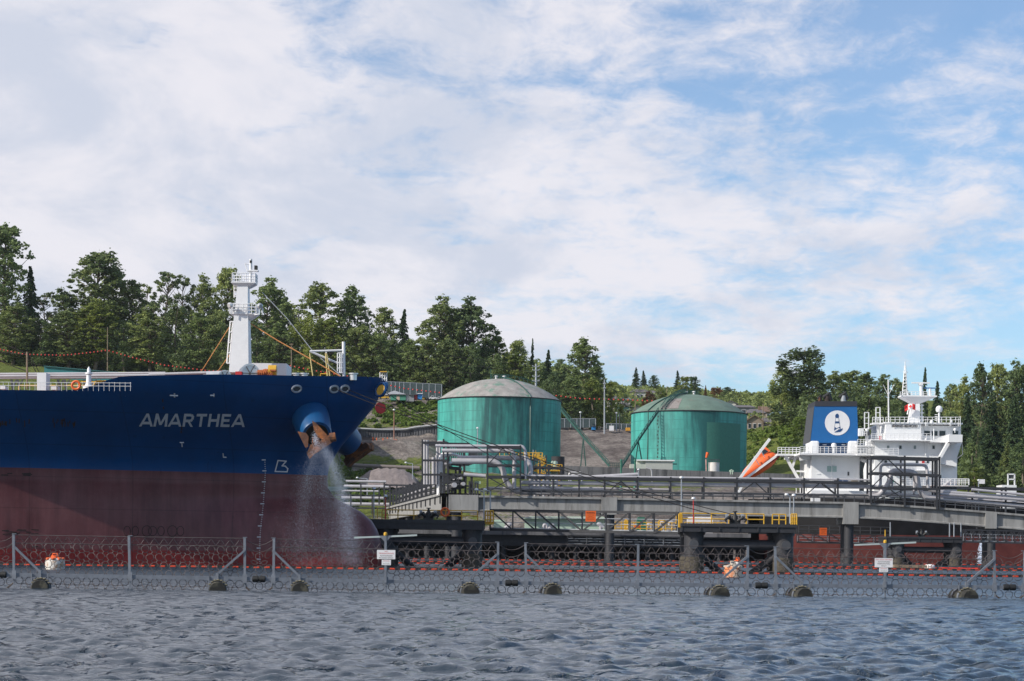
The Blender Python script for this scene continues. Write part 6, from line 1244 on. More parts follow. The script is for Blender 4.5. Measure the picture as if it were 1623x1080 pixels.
a=MB(); a.add([S(x,y,598) for x,y in ((607,626),(625,619.5),(640,624),(650,627))],[(0,1,2,3)]); a.prism([S(x,y,597) for x,y in ((607,626),(625,620),(648,626))],(0,4,0)); solo(a,'canopy_tent',mat('grey_canvas',(.45,.47,.52),.7),'grey white canopy tent behind the green site hut','tent',smooth=False)
def mesh_fence(pts,h,D,n,label):
    P_=[S(x,y,D) for x,y in pts]; o=thing('chain_link_fence',label,'fence',P_[0]); tot=len(P_)-1
    a=MB()
    for i in range(n+1): t=i/n*tot; j=min(int(t),tot-1); p=P_[j].lerp(P_[j+1],t-j); a.tube(p,p+Vector((0,0,h)),.09,4)
    a.build('fence_posts',GALV,o)
    a=MB(); a.rows([[p for p in P_],[p+Vector((0,0,h)) for p in P_]]); a.build('mesh_panel',mat('shade_cloth',(.05,.075,.08),.9,var=.2),o,smooth=False)
    a=MB(); a.path([p+Vector((0,0,h)) for p in P_],.08,4); a.build('top_rail',GALV,o)
mesh_fence([(600,627),(640,629),(700,632)],4.3,604,12,'dark mesh fence behind the site huts running down to the left tank')
mesh_fence([(885,678),(944,678)],2.7,606,6,'dark mesh fence at the top of the gravel slope right of the left tank')
mesh_fence([(961,680),(1001,681)],1.6,603,5,'low fence beside the tall striped mast and right tank')
# gravel-yard cones and barriers
for i,(x,y) in enumerate(((591,703),(597,703.5),(607,704),(614,703),(613.6,706),(625,706),(628,706))):
    a=MB(); c=S(x,y,535); a.lathe(c,[(.35,0),(.3,.05),(.16,.1),(.12,1.5),(.04,1.6)],8); solo(a,'safety_post',ORANGE,'orange safety post, '+['leftmost before the corrugated wall','second from left before the corrugated wall','third from left before the corrugated wall','left beside the blue and white car','right beside the blue and white car','left by the rusty lamp pole','right by the rusty lamp pole'][i],'safety post','orange posts on the gravel bank')
# poles
def pole(px,y0,y1,D,label,mt=WOOD,r=.16,arms=(),name='utility_pole',cat='pole'):
    o=thing(name,label,cat,S(px,y1,D)); a=MB(); a.tube(S(px,y1,D)-Vector((0,0,1)),S(px,y0,D),r*1.2,8,r*.7); a.build('pole',mt,o)
    for ay,hw in arms:
        a=MB(); a.bar(S(px-hw,ay,D-.2),S(px+hw,ay,D-.2),.15,.18); 
        for s in (-1,0,1): a.lathe(S(px+s*hw,ay-.6,D-.2),[(.12,-.1),(.18,.05),(.1,.25)],6)
        a.build('cross_arm',mt,o)
pole(170.5,519,590,600,'tall wooden pole behind the tanker deck with the red marker line'); pole(462,545,600,560,'wooden pole between the foremast and the bow davit',arms=((547,2),(553,2)))
pole(849.5,577,615,590,'grey power pole with insulators behind the left tank dome',GALV,.3,((581,5),(587,5),(597,5),(604,5)))
pole(958,602,683,598,'tall grey mast with red marks between the two tanks',GALV,.22,((609,1.5),(616,1.5)))
pole(1007,620,655,700,'wooden pole left of the right tank dome'); pole(1057,612,650,800,'wooden pole behind the right tank dome'); pole(1183.5,650,688,640,'thin pole at the right tank edge',r=.12); pole(1209.5,640,685,660,'tall wooden pole in front of the hillside houses'); pole(1175,628,650,900,'distant thin pole near the white gabled house',r=.12); pole(1089.5,618,650,850,'distant pole behind the dome vents',r=.14)
lamp_post(624.5,651,705,540,'rusty striped lamp pole in front of the corrugated wall',0,mat('rusty_pole',(.3,.16,.12),.8,var=.4),.13); lamp_post(567,674,706,540,'thin grey pole right of the port anchor',0,GALV,.1,False)
lamp_post(757,680,728,430,'twin lamp post in front of the left green tank',.0,GALV,.1); lamp_post(845,713,728,335,'short lamp post above the yellow stair tower',0,GALV,.06,False)
lamp_post(977,656,684,600,'lamp post with white head beside the tall striped mast',0,GALV,.12); lamp_post(982,655,684,601,'thin dark pole left of the right tank',0,STEEL2,.12,False); lamp_post(920,655,682,600,'lamp post in front of the dark mesh fence',0,GALV,.1)
lamp_post(582,759,790,440,'pale lamp post among the bushes right of the bow',-2.2,GALV,.1); lamp_post(654,735,760,440,'lamp post above the grey purple mound',-1.5,GALV,.09)
lamp_post(1551,763,812,312,'grey lamp post on the trestle at right',0,GALV,.08); lamp_post(1012,746,785,312,'slim mast on the trestle below the pale shed',0,GALV,.07)
a=MB(); a.bpx(966,675,973,683,598,2); solo(a,'equipment_cabinet',SIGNW,'white cabinet at the foot of the tall striped mast','cabinet',smooth=False); a=MB(); a.bpx(992,678,999,683,600,2); solo(a,'skip_bin',mat('bin_orange',(.6,.3,.03),.6),'orange yellow skip beside the right green tank','bin',smooth=False)
# wires and marker balls
def wire(pts,r,label,balls=0,nm='overhead_wire',cat='wire'):
    o=thing(nm,label,cat,pts[0]); a=MB(); a.path([p for p in pts],r,4); a.build('cable',ROPE,o)
    if balls:
        P_=pts; seg=[0]
        for q,s in zip(P_,P_[1:]): seg.append(seg[-1]+(s-q).length)
        for i in range(balls):
            d=seg[-1]*(i+.5)/balls; j=max(k for k in range(len(seg)) if seg[k]<=d); j=min(j,len(P_)-2); p=P_[j].lerp(P_[j+1],(d-seg[j])/(seg[j+1]-seg[j])); a=MB(); a.lathe(p,[(.08,-.2),(.2,-.1),(.2,.12),(.08,.2)],8)
            if i==0: b0=a.build('marker_ball',mat('ball_red',(.75,.06,.05),.6),o); me0=b0.data; po=p; b0.data.transform(Matrix.Translation(-(p-o.location))); b0.location=p-o.location
            else: c=bpy.data.objects.new('marker_ball',me0); col.objects.link(c); c.parent=o; c.location=p-o.location
def S2(x,y,D): return S(x,y,D)
wire([S(-20,550,598),S(40,562,598),S(100,563.5,598),S(140,559.5,598),S(170,555.5,598)],.04,'marker line of red balls sagging left of the wooden pole',32)
wire([S(170,555.5,598),S(210,567,598),S(260,579,598),S(330,588,598),S(400,590,598)],.04,'marker line of red balls falling right from the wooden pole',36)
wire([S(450,578,600),S(500,588,600),S(560,598,600),S(640,616,600),S(700,623,600)],.04,'marker line of red balls crossing behind the bow',36)
wire([S(878,627,600),S(920,632,600),S(990,634,600),S(1045,636,600)],.04,'marker line of red balls between the two green tanks',22)
for k,(y0,y1,y2) in enumerate(((510,522,515),(520,533,527),(532,545,540))):
    wire([S(-40,y0,610),S(200,y1,610),S(462,y1+16,612),S(849,y1+58,592)],.035,'thin overhead wire in front of the left wood, '+['highest','middle','lowest'][k]+' of the three')
# ------------------------------------------------------------------ floating fence
DF=80.0; kf=m(DF)
ALU=mat('fence_galvanized',(0.18,0.20,0.235),0.5,0.25,var=.2,vs=4); WIREM=mat('fence_wire',(0.10,0.085,0.085),0.7,0.05,var=.4,vs=3); FLOAT=mat('float_black',(0.02,0.02,0.017),0.75,var=.4,vs=4,c2=(.14,.13,.09),c2s=2,c2t=(.5,.7))
def rail_y(px): return float(np.interp(px,[-200,0,206,388,612,788,1010,1230,1403,1577,1800],[908,911,914.5,917.5,922,924,926.5,928.5,929.5,931,933]))
def top_y(px): return float(np.interp(px,[-200,22,206,388,433,612,788,834,1010,1184,1230,1403,1577,1800],[846,847.5,850.5,853,854,857,860.5,861.5,864,866.5,868,871,874,877]))
def fD(px): return 80.0+(px-811)*0.0022
def fz(px,off=0): # height of the rail above water as world z
    D=fD(px); return S(px,rail_y(px),D)+Vector((0,0,off))
Hf=62*kf
def hexnet(mb,pxa,pxb,pitch=15.6):
    # rings: rows of near-circular hexagons, odd rows shifted
    n=max(1,int(round((pxb-pxa)/pitch))); p=(pxb-pxa)/n; r=.0145
    rowsy=[-45,-31.6,-18.2,-4.8,8.6,19]   # offsets in px from rail (negative above)
    def V(x,dy): D=fD(x); s=math.sin(x*.7+dy)*.25; return S(x,rail_y(x)+dy+s,D)+Vector((0,.05+.012*math.sin(x*1.3+dy*2.1),0))
    R_=6.1
    for ri,dy in enumerate(rowsy):
        off=0 if ri%2==0 else p/2; k=n if ri%2==0 else n-1
        for i in range(k):
            cx=pxa+p*(i+.5)+off
            jx=math.sin(cx*3.1+ri)*.35; jy=math.cos(cx*2.3+ri*2)*.35; st=1+.05*math.sin(cx*1.7+ri)
            pts=[V(cx+jx+R_*st*math.cos(t),dy+jy+R_*math.sin(t)/st) for t in [math.pi/8+q*math.pi/4 for q in range(8)]]
            mb.path(pts,r,3,closed=True)
    for i in range(n+1):
        for ri in range(len(rowsy)-1):
            xx=pxa+p*i
            # ties between neighbouring rings
    for ri,dy in enumerate(rowsy):
        off=0 if ri%2==0 else p/2; k=n if ri%2==0 else n-1
        for i in range(k-1):
            cx=pxa+p*(i+.5)+off; mb.bar(V(cx+R_-.3,dy),V(cx+p-R_+.3,dy),r*1.7)
        if ri<len(rowsy)-1:
            d2=rowsy[ri+1]
            for i in range(k):
                cx=pxa+p*(i+.5)+off
                for s in (-1,1):
                    nx=cx+s*p/2
                    if pxa<nx<pxb: mb.bar(V(cx+s*R_*.45,dy+R_*.85),V(nx-s*R_*.45,d2-R_*.85),r*1.7)
    # top crown: tall zigzag between two strands
    zz_=[]
    nz=int(round((pxb-pxa)/7.6)); nz+=nz%2
    for i in range(nz+1):
        x=pxa+(pxb-pxa)*i/nz; up=(i%2==1); dyt=top_y(x)-rail_y(x)
        if up: zz_+= [V(x-1.5,dyt+4.5),V(x,dyt+2.6),V(x+1.5,dyt+4.5)]
        else: zz_.append(V(x,dyt+13))
    mb.path(zz_,r*.8,3)
    mb.path([V(x,top_y(x)-rail_y(x)+13.3) for x in np.linspace(pxa,pxb,12)],r*1.1,3)
def fence_unit(posts,label):
    mid=(posts[0]+posts[-1])/2; o=thing('floating_fence',label,'fence',Vector((fz(mid).x,fD(mid),0)),'floating security fence sections')
    for k,px in enumerate(posts):
        a=MB(); b=S(px+.3,rail_y(px)+(22 if k==1 else 16),fD(px)); t=S(px+1.6*math.sin(px*1.7),top_y(px)-1,fD(px)); a.bar(b.lerp(t,.28),t,.095,.09); a.bar(b,b.lerp(t,.3),.06,.06); a.bpx(px-3.2,top_y(px)-1.6,px+3.2,top_y(px)-.6,fD(px)-.06,.12)
        a.bpx(px-3.4,rail_y(px)-7,px+3.4,rail_y(px)+7,fD(px)-.09,.05); a.build('post',ALU,o,smooth=False)
    a=MB(); n=10; xs=np.linspace(posts[0]-16,posts[-1]+16,n)
    for x0,x1 in zip(xs,xs[1:]): a.bar(fz(x0),fz(x1),.09,.15)
    a.build('pontoon_rail',ALU,o,smooth=False)
    a=MB(); hexnet(a,posts[0]+1,posts[1]-1); hexnet(a,posts[1]+1,posts[2]-1); a.build('ring_netting',WIREM,o,smooth=False,fix=False)
    a=MB(); a.path([S(x,top_y(x)+.6,fD(x)) for x in np.linspace(posts[0],posts[-1],16)],.012,4); a.build('top_wire',WIREM,o)
    for px,fx in ((posts[0],posts[0]+41),(posts[2],posts[2]-44)):
        a=MB(); a.bar(S(px,rail_y(px)-45,fD(px)-.05),S(fx,rail_y(fx)-6,fD(fx)-.05),.085,.085); a.bpx(fx-2.2,rail_y(fx)-8,fx+2.2,rail_y(fx)+5,fD(fx)-.12,.2); a.build('brace',ALU,o,smooth=False)
        # float: short black cylinder lying across the fence line, end cap towards the viewer
        yb=rail_y(fx)+13.5; c=S(fx+1,yb,fD(fx)-.6); r=.34; a=MB(); c.z=.0
        a.lathe(c,[(r*.93,-.35),(r,-.30),(r,1.3),(r*.93,1.35)],28,Vector((-.16,1,0))); fo_=a.build('float',FLOAT,o)
        a=MB()
        for s in (-13,13): a=MB(); a.bar(S(fx+s,rail_y(fx)-3,fD(fx)-.1),S(fx+s,rail_y(fx)+18,fD(fx)-.1),.05,.05); a.build('float_bracket',ALU,fo_,smooth=False)
        a=MB()
        for t in np.linspace(.5,2.6,7): q=c+Vector((.36*math.cos(t),.1,.36*math.sin(t))); a.lathe(q,[(.02,0),(.09,.03),(.02,.08)],7)
        a.build('float_saddle',mat('weedy_strap',(.13,.12,.085),.9,var=.5,vs=8),fo_,smooth=False)
        a=MB(); cc_=c.copy(); a.lathe(cc_+Vector((0,0,-.0)),[(r+.03,.15),(r+.03,.3)],24,Vector((-.16,1,0))); a.lathe(cc_,[(r+.03,.8),(r+.03,.95)],24,Vector((-.16,1,0))); a.build('float_strap',ALU,fo_)
    return o
units=[((22-178*2-2,22-178,22-2.6),None)]
U=[((-336,-158,-22),'outermost left floating fence section, barely in the frame'),((22,206,388),'floating fence section in front of the blue hull and white buoy'),((433,612,788),'floating fence section with the NO TRESPASSING sign by the bulbous bow'),((834,1010,1184),'floating fence section below the long truss footbridge'),((1230,1403,1577),'floating fence section with the DO NOT ENTER sign at right'),((1623,1800,1978),'floating fence section starting at the right edge')]
for p_,l_ in U[1:]: fence_unit(p_,l_)
def coupling(pa,pb,label):
    mid=(pa+pb)/2; o=thing('fence_coupling',label,'coupling',Vector((fz(mid).x,fD(mid),0)),'couplings between fence sections')
    a=MB(); c=fz(mid)+Vector((0,0,.0)); a.lathe(c-Vector((.24,0,0)),[(.10,-.02),(.13,.0),(.13,.2),(.11,.22),(.11,.27),(.13,.28),(.13,.48),(.10,.5)],16,Vector((1,0,0))); a.build('roller',BLACK,o)
    a=MB()
    def V(x,dy): D=fD(x); t=(x-pa)/(pb-pa); sg=math.sin(max(0,min(1,t))*math.pi); return S(x,rail_y(x)+dy+ sg*10*(1 if dy<-30 else .3),D)+Vector((0,.06,0))
    for ri,dy in enumerate((-45,-31.6,-18.2,-4.8,8.6)):
        off=0 if ri%2==0 else 7.5
        for i in range(3 if ri%2==0 else 2):
            cx=pa+7.5+off+i*15; pts=[V(cx+6.2*math.cos(t),dy+6.2*math.sin(t)) for t in [math.pi/8+q*math.pi/4 for q in range(8)]]; a.path(pts,.0145,3,closed=True)
    a.path([V(x,top_y(x)-rail_y(x)+1) for x in np.linspace(pa,pb,12)],.012,3); a.path([V(x,top_y(x)-rail_y(x)+12) for x in np.linspace(pa,pb,12)],.011,3)
    a.build('slack_netting',WIREM,o,smooth=False,fix=False)
    a=MB(); 
    for s0,s1 in ((pa,mid-5),(pb,mid+5)): a.path([S(s0,rail_y(s0)+12,fD(s0)),S((s0*.6+s1*.4),rail_y(s0)+18,fD(s0)),S(s1,rail_y(s0)+25,fD(s0))],.03,5)
    a.build('safety_chain',mat('rusty_chain',(.08,.06,.05),.8,var=.4,vs=8),o)
coupling(-22,22,'hinge coupling with slack netting at the left edge'); coupling(388,433,'hinge coupling below the draft marks of the blue ship'); coupling(788,834,'hinge coupling left of the footbridge warning sign'); coupling(1184,1230,'hinge coupling in front of the orange rusty buoy platform'); coupling(1577,1623,'hinge coupling near the right edge')
# signposts with arms
def arm_post(px,y0,armx0,armx1,army,label):
    D=fD(px)-.12; o=thing('beacon_post',label,'beacon post',S(px,rail_y(px),D)); a=MB(); a.bar(S(px,rail_y(px)+2,D),S(px,y0+4,D),.09,.09); a.build('pole',ALU,o,smooth=False)
    a=MB(); a.bar(S(armx0,army+1,D),S(px-2,army-.8,D),.03,.07); a.bar(S(px+2,army-.8,D),S(armx1,army-3,D),.03,.07); a.build('arm',mat('arm_pale',(.38,.44,.44),.6),o,smooth=False)
    a=MB(); a.ppx([(px-10,army-2),(px+10,army-2.5),(px+2,army+7),(px-2,army+7)],D-.02,.03); a.build('gusset',ALU,o,smooth=False)
    a=MB(); a.lathe(S(px,y0+4,D),[(.07,0),(.075,.05),(.07,.10),(.03,.13)],12); a.build('beacon_lamp',YEL,o)
arm_post(611,845,561,661,851.5,'beacon post with a thin cross arm over the NO TRESPASSING sign'); arm_post(1403,857,1354,1452,863,'beacon post with a thin cross arm over the DO NOT ENTER sign')
a=MB(); a.ppx([(1400.5,841),(1405,841),(1405,857),(1400.5,857)],84,.1); a.tube(S(1411.5,828,84),S(1410,857,84),.02,4) 
sign(597.5,872,626.5,886.5,79.2,'white NO TRESPASSING sign fixed to the floating fence post',[('NO',874.2,2.2,4.5,REDINK),('TRESPASSING',877.4,2.4,24,REDINK),('AUTHORIZED',881.2,2.4,20,INK),('ACCESS ONLY',884.4,2.4,23,INK)],SIGNW,'notice_sign',.015)
sign(605,887.5,619.5,896,79.2,'small DANGER sign below the NO TRESPASSING sign',[('DANGER',889.4,1.7,10,REDINK),('NO DIVING',893.8,1.6,10,INK)],SIGNW,'notice_sign',.015)
sign(1386.5,885,1415,899.5,79.6,'white DO NOT ENTER sign fixed to the floating fence post',[('DO NOT ENTER',887.4,2.3,26,REDINK),('AUTHORIZED',890.8,2.2,19,INK),('PERSONNEL',893.9,2.2,20,INK),('ONLY',897.2,2,8,INK)],SIGNW,'notice_sign',.015)
sign(1393.5,900,1407.5,907,79.6,'small DANGER sign below the DO NOT ENTER sign',[('DANGER',901.6,1.6,10,REDINK),('NO DIVING',905.2,1.4,10,INK)],SIGNW,'notice_sign',.015)
# ------------------------------------------------------------------ containment booms
FLO=mat('boom_float',(0.52,0.045,0.01),.45,var=.12,vs=4)
def boom(D,x0,x1,label,pitch=1.05,wob=.0,z=.05,ph=0,off=0,h=.18):
    mid=(x0+x1)/2; o=thing('containment_boom',label,'boom',(XZ(mid,0,D).x,D,0)); X0=XZ(x0,0,D).x; X1=XZ(x1,0,D).x
    def P_(x): t=x; return Vector((x,D+wob*math.sin(x*.05+ph)+off*(x-X0)/(X1-X0),0))
    a=MB(); n=max(4,int((X1-X0)/3)); xs=np.linspace(X0,X1,n)
    a.path([P_(x)+Vector((0,0,.02)) for x in xs],.06,6); 
    for x0_,x1_ in zip(xs,xs[1:]): a.bar(P_(x0_)+Vector((0,.02,.12)),P_(x1_)+Vector((0,.02,.12)),.05,.16)
    a.build('skirt',BLACK,o,smooth=False)
    k=int((X1-X0)/pitch); me0=None; r=random.Random(int(D)); rest=MB()
    for i in range(k):
        x=X0+pitch*(i+.5); p=P_(x); p.z=z+r.uniform(-.015,.02); 
        if i<100 or k<=100:
            if me0 is None:
                a=MB(); a.lathe(Vector((0,0,0)),[(h*.6,-pitch*.27),(h,-pitch*.23),(h,pitch*.23),(h*.6,pitch*.27)],10,Vector((1,0,0))); b=a.build('float',FLO,o); b.data.transform(Matrix.Translation(o.location)); me0=b.data
            else: b=bpy.data.objects.new('float',me0); col.objects.link(b); b.parent=o
            b.location=p-Vector((0,.12,0))-o.location; b.rotation_euler=(0,r.uniform(-.05,.05),0)
        else: rest.lathe(p-Vector((0,.12,0)),[(h*.6,-pitch*.27),(h,-pitch*.23),(h,pitch*.23),(h*.6,pitch*.27)],8,Vector((1,0,0)))
    if rest.v: rest.build('far_floats',FLO,o)['kind']='stuff'
boom(157,-12,1640,'nearest orange float boom running the whole width before the ship',pitch=.82,wob=.5,h=.075)
boom(218,628,1640,'second orange float boom from the bulbous bow to the right edge',pitch=1.0,wob=1.5,ph=1,h=.07)
boom(246,636,1640,'third orange float boom just beyond the second',pitch=1.05,wob=1.2,ph=2,h=.07)
boom(300,640,960,'far orange float boom behind the left jetty platform legs',pitch=1.2,wob=2,ph=0,h=.09)
boom(329,900,1640,'farthest orange float boom along the far tanker hull',pitch=1.3,wob=1,ph=3,h=.09)
a=MB(); a.bar(XZ(1416,.35,222),XZ(1468,.35,222),1.0,.3); o=a.build('raft_deck',WOOD,None,smooth=False); tag(o,'tan floating timber raft left of the white dome buoy','raft')
a=MB(); a.path([XZ(x,.12,218) for x in (1488,1505,1530,1550)],.16,8); solo(a,'red_hose',mat('red_hose',(.7,.04,.02),.5),'bright red hose floating right of the white dome buoy','hose')
# ------------------------------------------------------------------ mooring buoys
def buoy(px,D,w_,hgt,label,body,top=None,flat=False):
    c=XZ(px,0,D); r=w_*m(D)/2; o=thing('mooring_buoy',label,'buoy',(c.x,c.y,0)); h=hgt*m(D)
    a=MB(); a.lathe((c.x,D,0),[(r*.97,-.4),(r,-.1),(r,h*.62),(r*.97,h*.72),(r*.84,h*.86),(r*.5,h*.97),(r*.3,h)],28); b=a.build('body',body,o)
    if top is not None:
        a=MB(); a.lathe((c.x,D,h*.9),[(r*.72,0),(r*.74,h*.04),(r*.4,h*.1),(r*.4,h*.2),(r*.1,h*.22)],16)
        for t in np.linspace(0,6.28,9)[:-1]: a.lathe((c.x+r*.86*math.cos(t),D+r*.86*math.sin(t),h*.76),[(.02,0),(.13,.02),(.13,.12),(.02,.16)],8)
        a.path([(c.x-.18,D,h*1.0),(c.x-.15,D,h*1.25),(c.x+.15,D,h*1.25),(c.x+.18,D,h*1.0)],.05,6); a.build('top_fittings',top,o)
BW=mat('buoy_white',(.62,.60,.56),.6,var=.15,vs=2,c2=(.30,.15,.05),c2s=1.6,c2t=(.5,.62)); BO=mat('buoy_rusty',(.62,.2,.07),.6,var=.25,vs=2,c2=(.6,.5,.4),c2s=1.3,c2t=(.45,.58))
buoy(87,134,30,20,'white mooring buoy with an orange bolted top, at the left fence',BW,ORANGE)
buoy(1161.5,137,28,20,'rusty orange mooring buoy in front of the ropes platform',BO,mat('buoy_cream',(.5,.45,.38),.7))
buoy(1473.5,224,17,8.5,'small white domed buoy with red specks near the timber raft',mat('dome_buoy',(.75,.72,.7),.5,c2=(.6,.08,.04),c2s=1.8,c2t=(.55,.62)))
buoy(1169,225,9,12,'small white and red buoy behind the rusty orange buoy',mat('dome_buoy',(.75,.72,.7),.5),ORANGE)
# ------------------------------------------------------------------ trees
T=[ # px,top,width,D,kind,leaf,label
(4,355,82,640,'dec',LF_DARK,'tallest dark cottonwood, cut by the left frame edge'),
(-50,400,90,650,'dec',LF_DARK,'dark tree mostly outside the left frame edge'),
(45,424,60,645,'con',LF_CON,'narrow dark conifer just right of the tallest left tree'),
(72,470,50,655,'thin',LF_DEC,'thin bare topped tree right of the narrow left conifer'),
(100,462,46,665,'dec',LF_DARK,'shorter dark tree left of the big twin crowned cottonwood'),
(146,401,100,668,'dec',LF_DEC,'big broad cottonwood standing above the left wood'),
(178,424,56,680,'dec',LF_DEC,'right shoulder tree of the big left cottonwood'),
(206,448,54,675,'dec',LF_DEC,'tree with a sky gap beneath, between two big crowns'),
(232,458,40,690,'thin',LF_DEC,'slim airy tree before the bare topped pair'),
(258,437,60,665,'thin',LF_DEC,'bare topped tree left of the foremast group'),
(288,445,50,672,'thin',LF_DEC,'second bare topped tree nearer the foremast'),
(322,440,56,668,'dec',LF_DEC,'round topped tree left of the foremast ladder'),
(356,427,56,676,'dec',LF_DEC,'tall tree immediately behind the foremast left side'),
(420,444,72,670,'dec',LF_DARK,'dark tree immediately right of the foremast'),
(450,470,46,690,'dec',LF_DARK,'dip in the wood right of the foremast, dark low tree'),
(470,486,46,688,'thin',LF_DEC,'light airy tree between the foremast and the dome shaped crown'),
(508,446,72,668,'dec',LF_DEC,'big domed tree above the bow davit'),
(553,457,64,674,'dec',LF_DARK,'big dark tree right of the domed tree over the davit'),
(582,497,40,680,'thin',LF_DEC,'small light tree over the bow tip'),
(608,491,46,672,'dec',LF_DEC,'light topped tree right of the bow tip'),
(640,493,54,664,'con',LF_CON,'broad dark conifer left of the sky gap'),
(618,540,50,655,'dec',LF_DARK,'dark lower tree beneath the light topped tree'),
(694,473,70,660,'dec',LF_DEC,'tall straight trunk cottonwood left above the left tank'),
(750,475,78,664,'dec',LF_DARK,'tall dark spreading cottonwood directly above the left tank'),
(722,495,40,672,'dec',LF_DARK,'tree joining the two tall cottonwoods above the tank'),
(790,534,46,672,'dec',LF_LIGHT,'bright green tree right of the tall cottonwoods'),
(815,541,40,680,'dec',LF_DEC,'mid green tree left of the small spire'),
(842,538,20,676,'con',LF_CON,'small pointed conifer behind the grey power pole'),
(866,556,40,682,'con',LF_CON,'dark conifer right of the grey power pole'),
(888,572,34,670,'dec',LF_DARK,'dark tree at the left tank right shoulder'),
(921,542,62,640,'dec',LF_DARK,'lone rounded cottonwood between the two green tanks'),
(946,575,34,650,'dec',LF_DARK,'lower right limb tree of the lone cottonwood'),
(940,598,52,632,'bush',LF_LIGHT,'yellow green willow below the lone cottonwood'),
(968,602,36,640,'bush',LF_LIGHT,'yellow green willow right of the tall striped mast'),
(986,622,30,720,'bush',LF_DARK,'green bush tree before the pale long house'),
(1008,583,22,1000,'con',LF_CON,'left of the paired distant conifers on the skyline'),
(1021,588,20,1000,'con',LF_CON,'right of the paired distant conifers on the skyline'),
(1037,595,17,1000,'dec',LF_CON,'round distant tree right of the paired conifers'),
(1029,619,22,760,'bush',LF_RUST,'rust brown round tree left of the right tank dome'),
(1047,613,24,780,'bush',LF_LIGHT,'bright green round tree beside the rust brown tree'),
(1074,588,22,950,'con',LF_CON,'dark conifer spire behind the right tank dome'),
(1080,597,26,860,'dec',LF_LIGHT,'yellow green tree in front of the dark spire'),
(1103,597,24,900,'dec',LF_CON,'round tree behind the right tank dome top'),
(1118,611,12,850,'con',LF_RUST,'small brown conifer behind the right tank dome'),
(1135,612,24,880,'bush',LF_RUST,'brownish clump of trees behind the dome right side'),
(1154,614,24,900,'dec',LF_CON,'grey green tree above the dome right side'),
(1172,622,16,950,'dec',LF_DEC,'distant small tree right of the grey green tree'),
(1189,624,16,980,'dec',LF_DEC,'distant small tree in the skyline dip'),
(1205,630,14,1000,'con',LF_CON,'tiny dark spire left of the great cottonwood'),
(1268,545,98,600,'bush',LF_DEEP,'great dark cottonwood left of the blue funnel'),
(1238,582,50,612,'bush',LF_DEC,'left lower limb tree of the great cottonwood'),
(1285,580,50,596,'dec',LF_DEEP,'dense dark lower crown behind the funnel left edge'),
(1229,640,22,640,'con',LF_LIGHT,'small yellow green conifer by the blue tarpaulin roof'),
(1318,590,46,640,'dec',LF_DEC,'grey green tree above the blue funnel'),
(1345,590,50,660,'dec',LF_DEC,'rounded tree above the funnel right edge'),
(1338,612,20,600,'con',LF_CON,'dark narrow conifer directly behind the exhaust pipes'),
(1375,590,46,650,'dec',LF_DARK,'tree above the lattice posts of the far tanker'),
(1398,596,40,640,'dec',LF_DARK,'dark tree between the funnel and radar mast'),
(1425,600,40,650,'dec',LF_DEC,'tree behind the thin whip antenna'),
(1434,592,30,560,'con',LF_CON,'slim conifer directly behind the lattice topmast'),
(1463,585,32,560,'con',LF_CON,'pointed conifer directly behind the radar scanner'),
(1482,606,40,600,'con',LF_CON,'dark conifer above the large satellite dome'),
(1503,612,40,620,'dec',LF_DEC,'tree right of the satellite dome skyline'),
(1525,601,44,610,'dec',LF_DEC,'tree above the right bridge wing'),
(1552,582,44,600,'dec',LF_DARK,'tall pale stemmed tree right of the bridge wing'),
(1580,580,44,610,'dec',LF_DEC,'tall tree third from the right edge'),
(1604,576,46,600,'dec',LF_DARK,'tall tree second from the right edge'),
(1632,572,56,605,'dec',LF_DARK,'tall tree at the right frame edge'),
(1680,575,70,605,'dec',LF_DARK,'tall tree beyond the right frame edge'),
(1531,628,56,540,'con',LF_CON,'dark conifer just right of the bridge house'),
(1570,640,66,520,'con',LF_SHRUB if False else LF_CON,'big mid green conifer right of the bridge house'),
(1604,630,60,535,'con',LF_CON,'dark conifer at right beside the big mid green one'),
(1630,655,56,515,'con',LF_CON,'dark conifer cut by the right frame edge'),
(1592,700,40,508,'con',LF_DEC,'shorter conifer low at right behind the white deck frame'),
(1545,740,34,500,'bush',LF_LIGHT,'bright green bush low right of the bridge house'),
]
for px,top_,wd,D,kd,lf_m,lab in T:
    if kd=='con' and wd>30: wd*=1.0
    tree(px,top_,wd,D,kd,lf_m,lab)
# lower, lighter trees in front of the wood
G2=[(20,480,60,LF_DEC),(62,505,50,LF_DARK),(110,495,58,LF_DEC),(150,478,62,LF_LIGHT),(196,505,46,LF_DARK),(238,490,56,LF_DEC),(276,478,54,LF_DEC),(318,500,50,LF_DARK),(350,490,46,LF_DEC),(408,510,50,LF_DARK),(444,515,50,LF_DARK),(484,500,56,LF_LIGHT),(524,505,54,LF_LIGHT),(562,520,50,LF_DEC),(594,525,44,LF_DARK),(648,540,40,LF_DARK),(672,535,44,LF_DEC),(712,540,44,LF_DEC),(745,545,44,LF_DARK),(782,560,40,LF_DARK),(822,560,44,LF_LIGHT),(852,575,40,LF_DARK),(880,590,36,LF_DARK),(905,600,36,LF_DARK)]
desc=['beneath the tallest left tree','below the thin bare topped tree','left of the bright green crown','bright green and rounded under the big left cottonwood','dark in the sky gap of the left wood','below the slim airy tree','under the two bare topped trees','left of the foremast ladder','just left of the foremast foot','just right of the foremast foot','dark behind the deck house','bright green left of the bow davit','bright green behind the bow davit','over the fairleads of the bow','above the bow tip','in the sky gap right of the dark conifer','left of the straight trunk cottonwood','between the two tall cottonwoods','below the spreading cottonwood','above the left tank dome','light green left of the power pole','behind the grey power pole foot','at the right shoulder of the left tank dome','low beside the lone cottonwood']
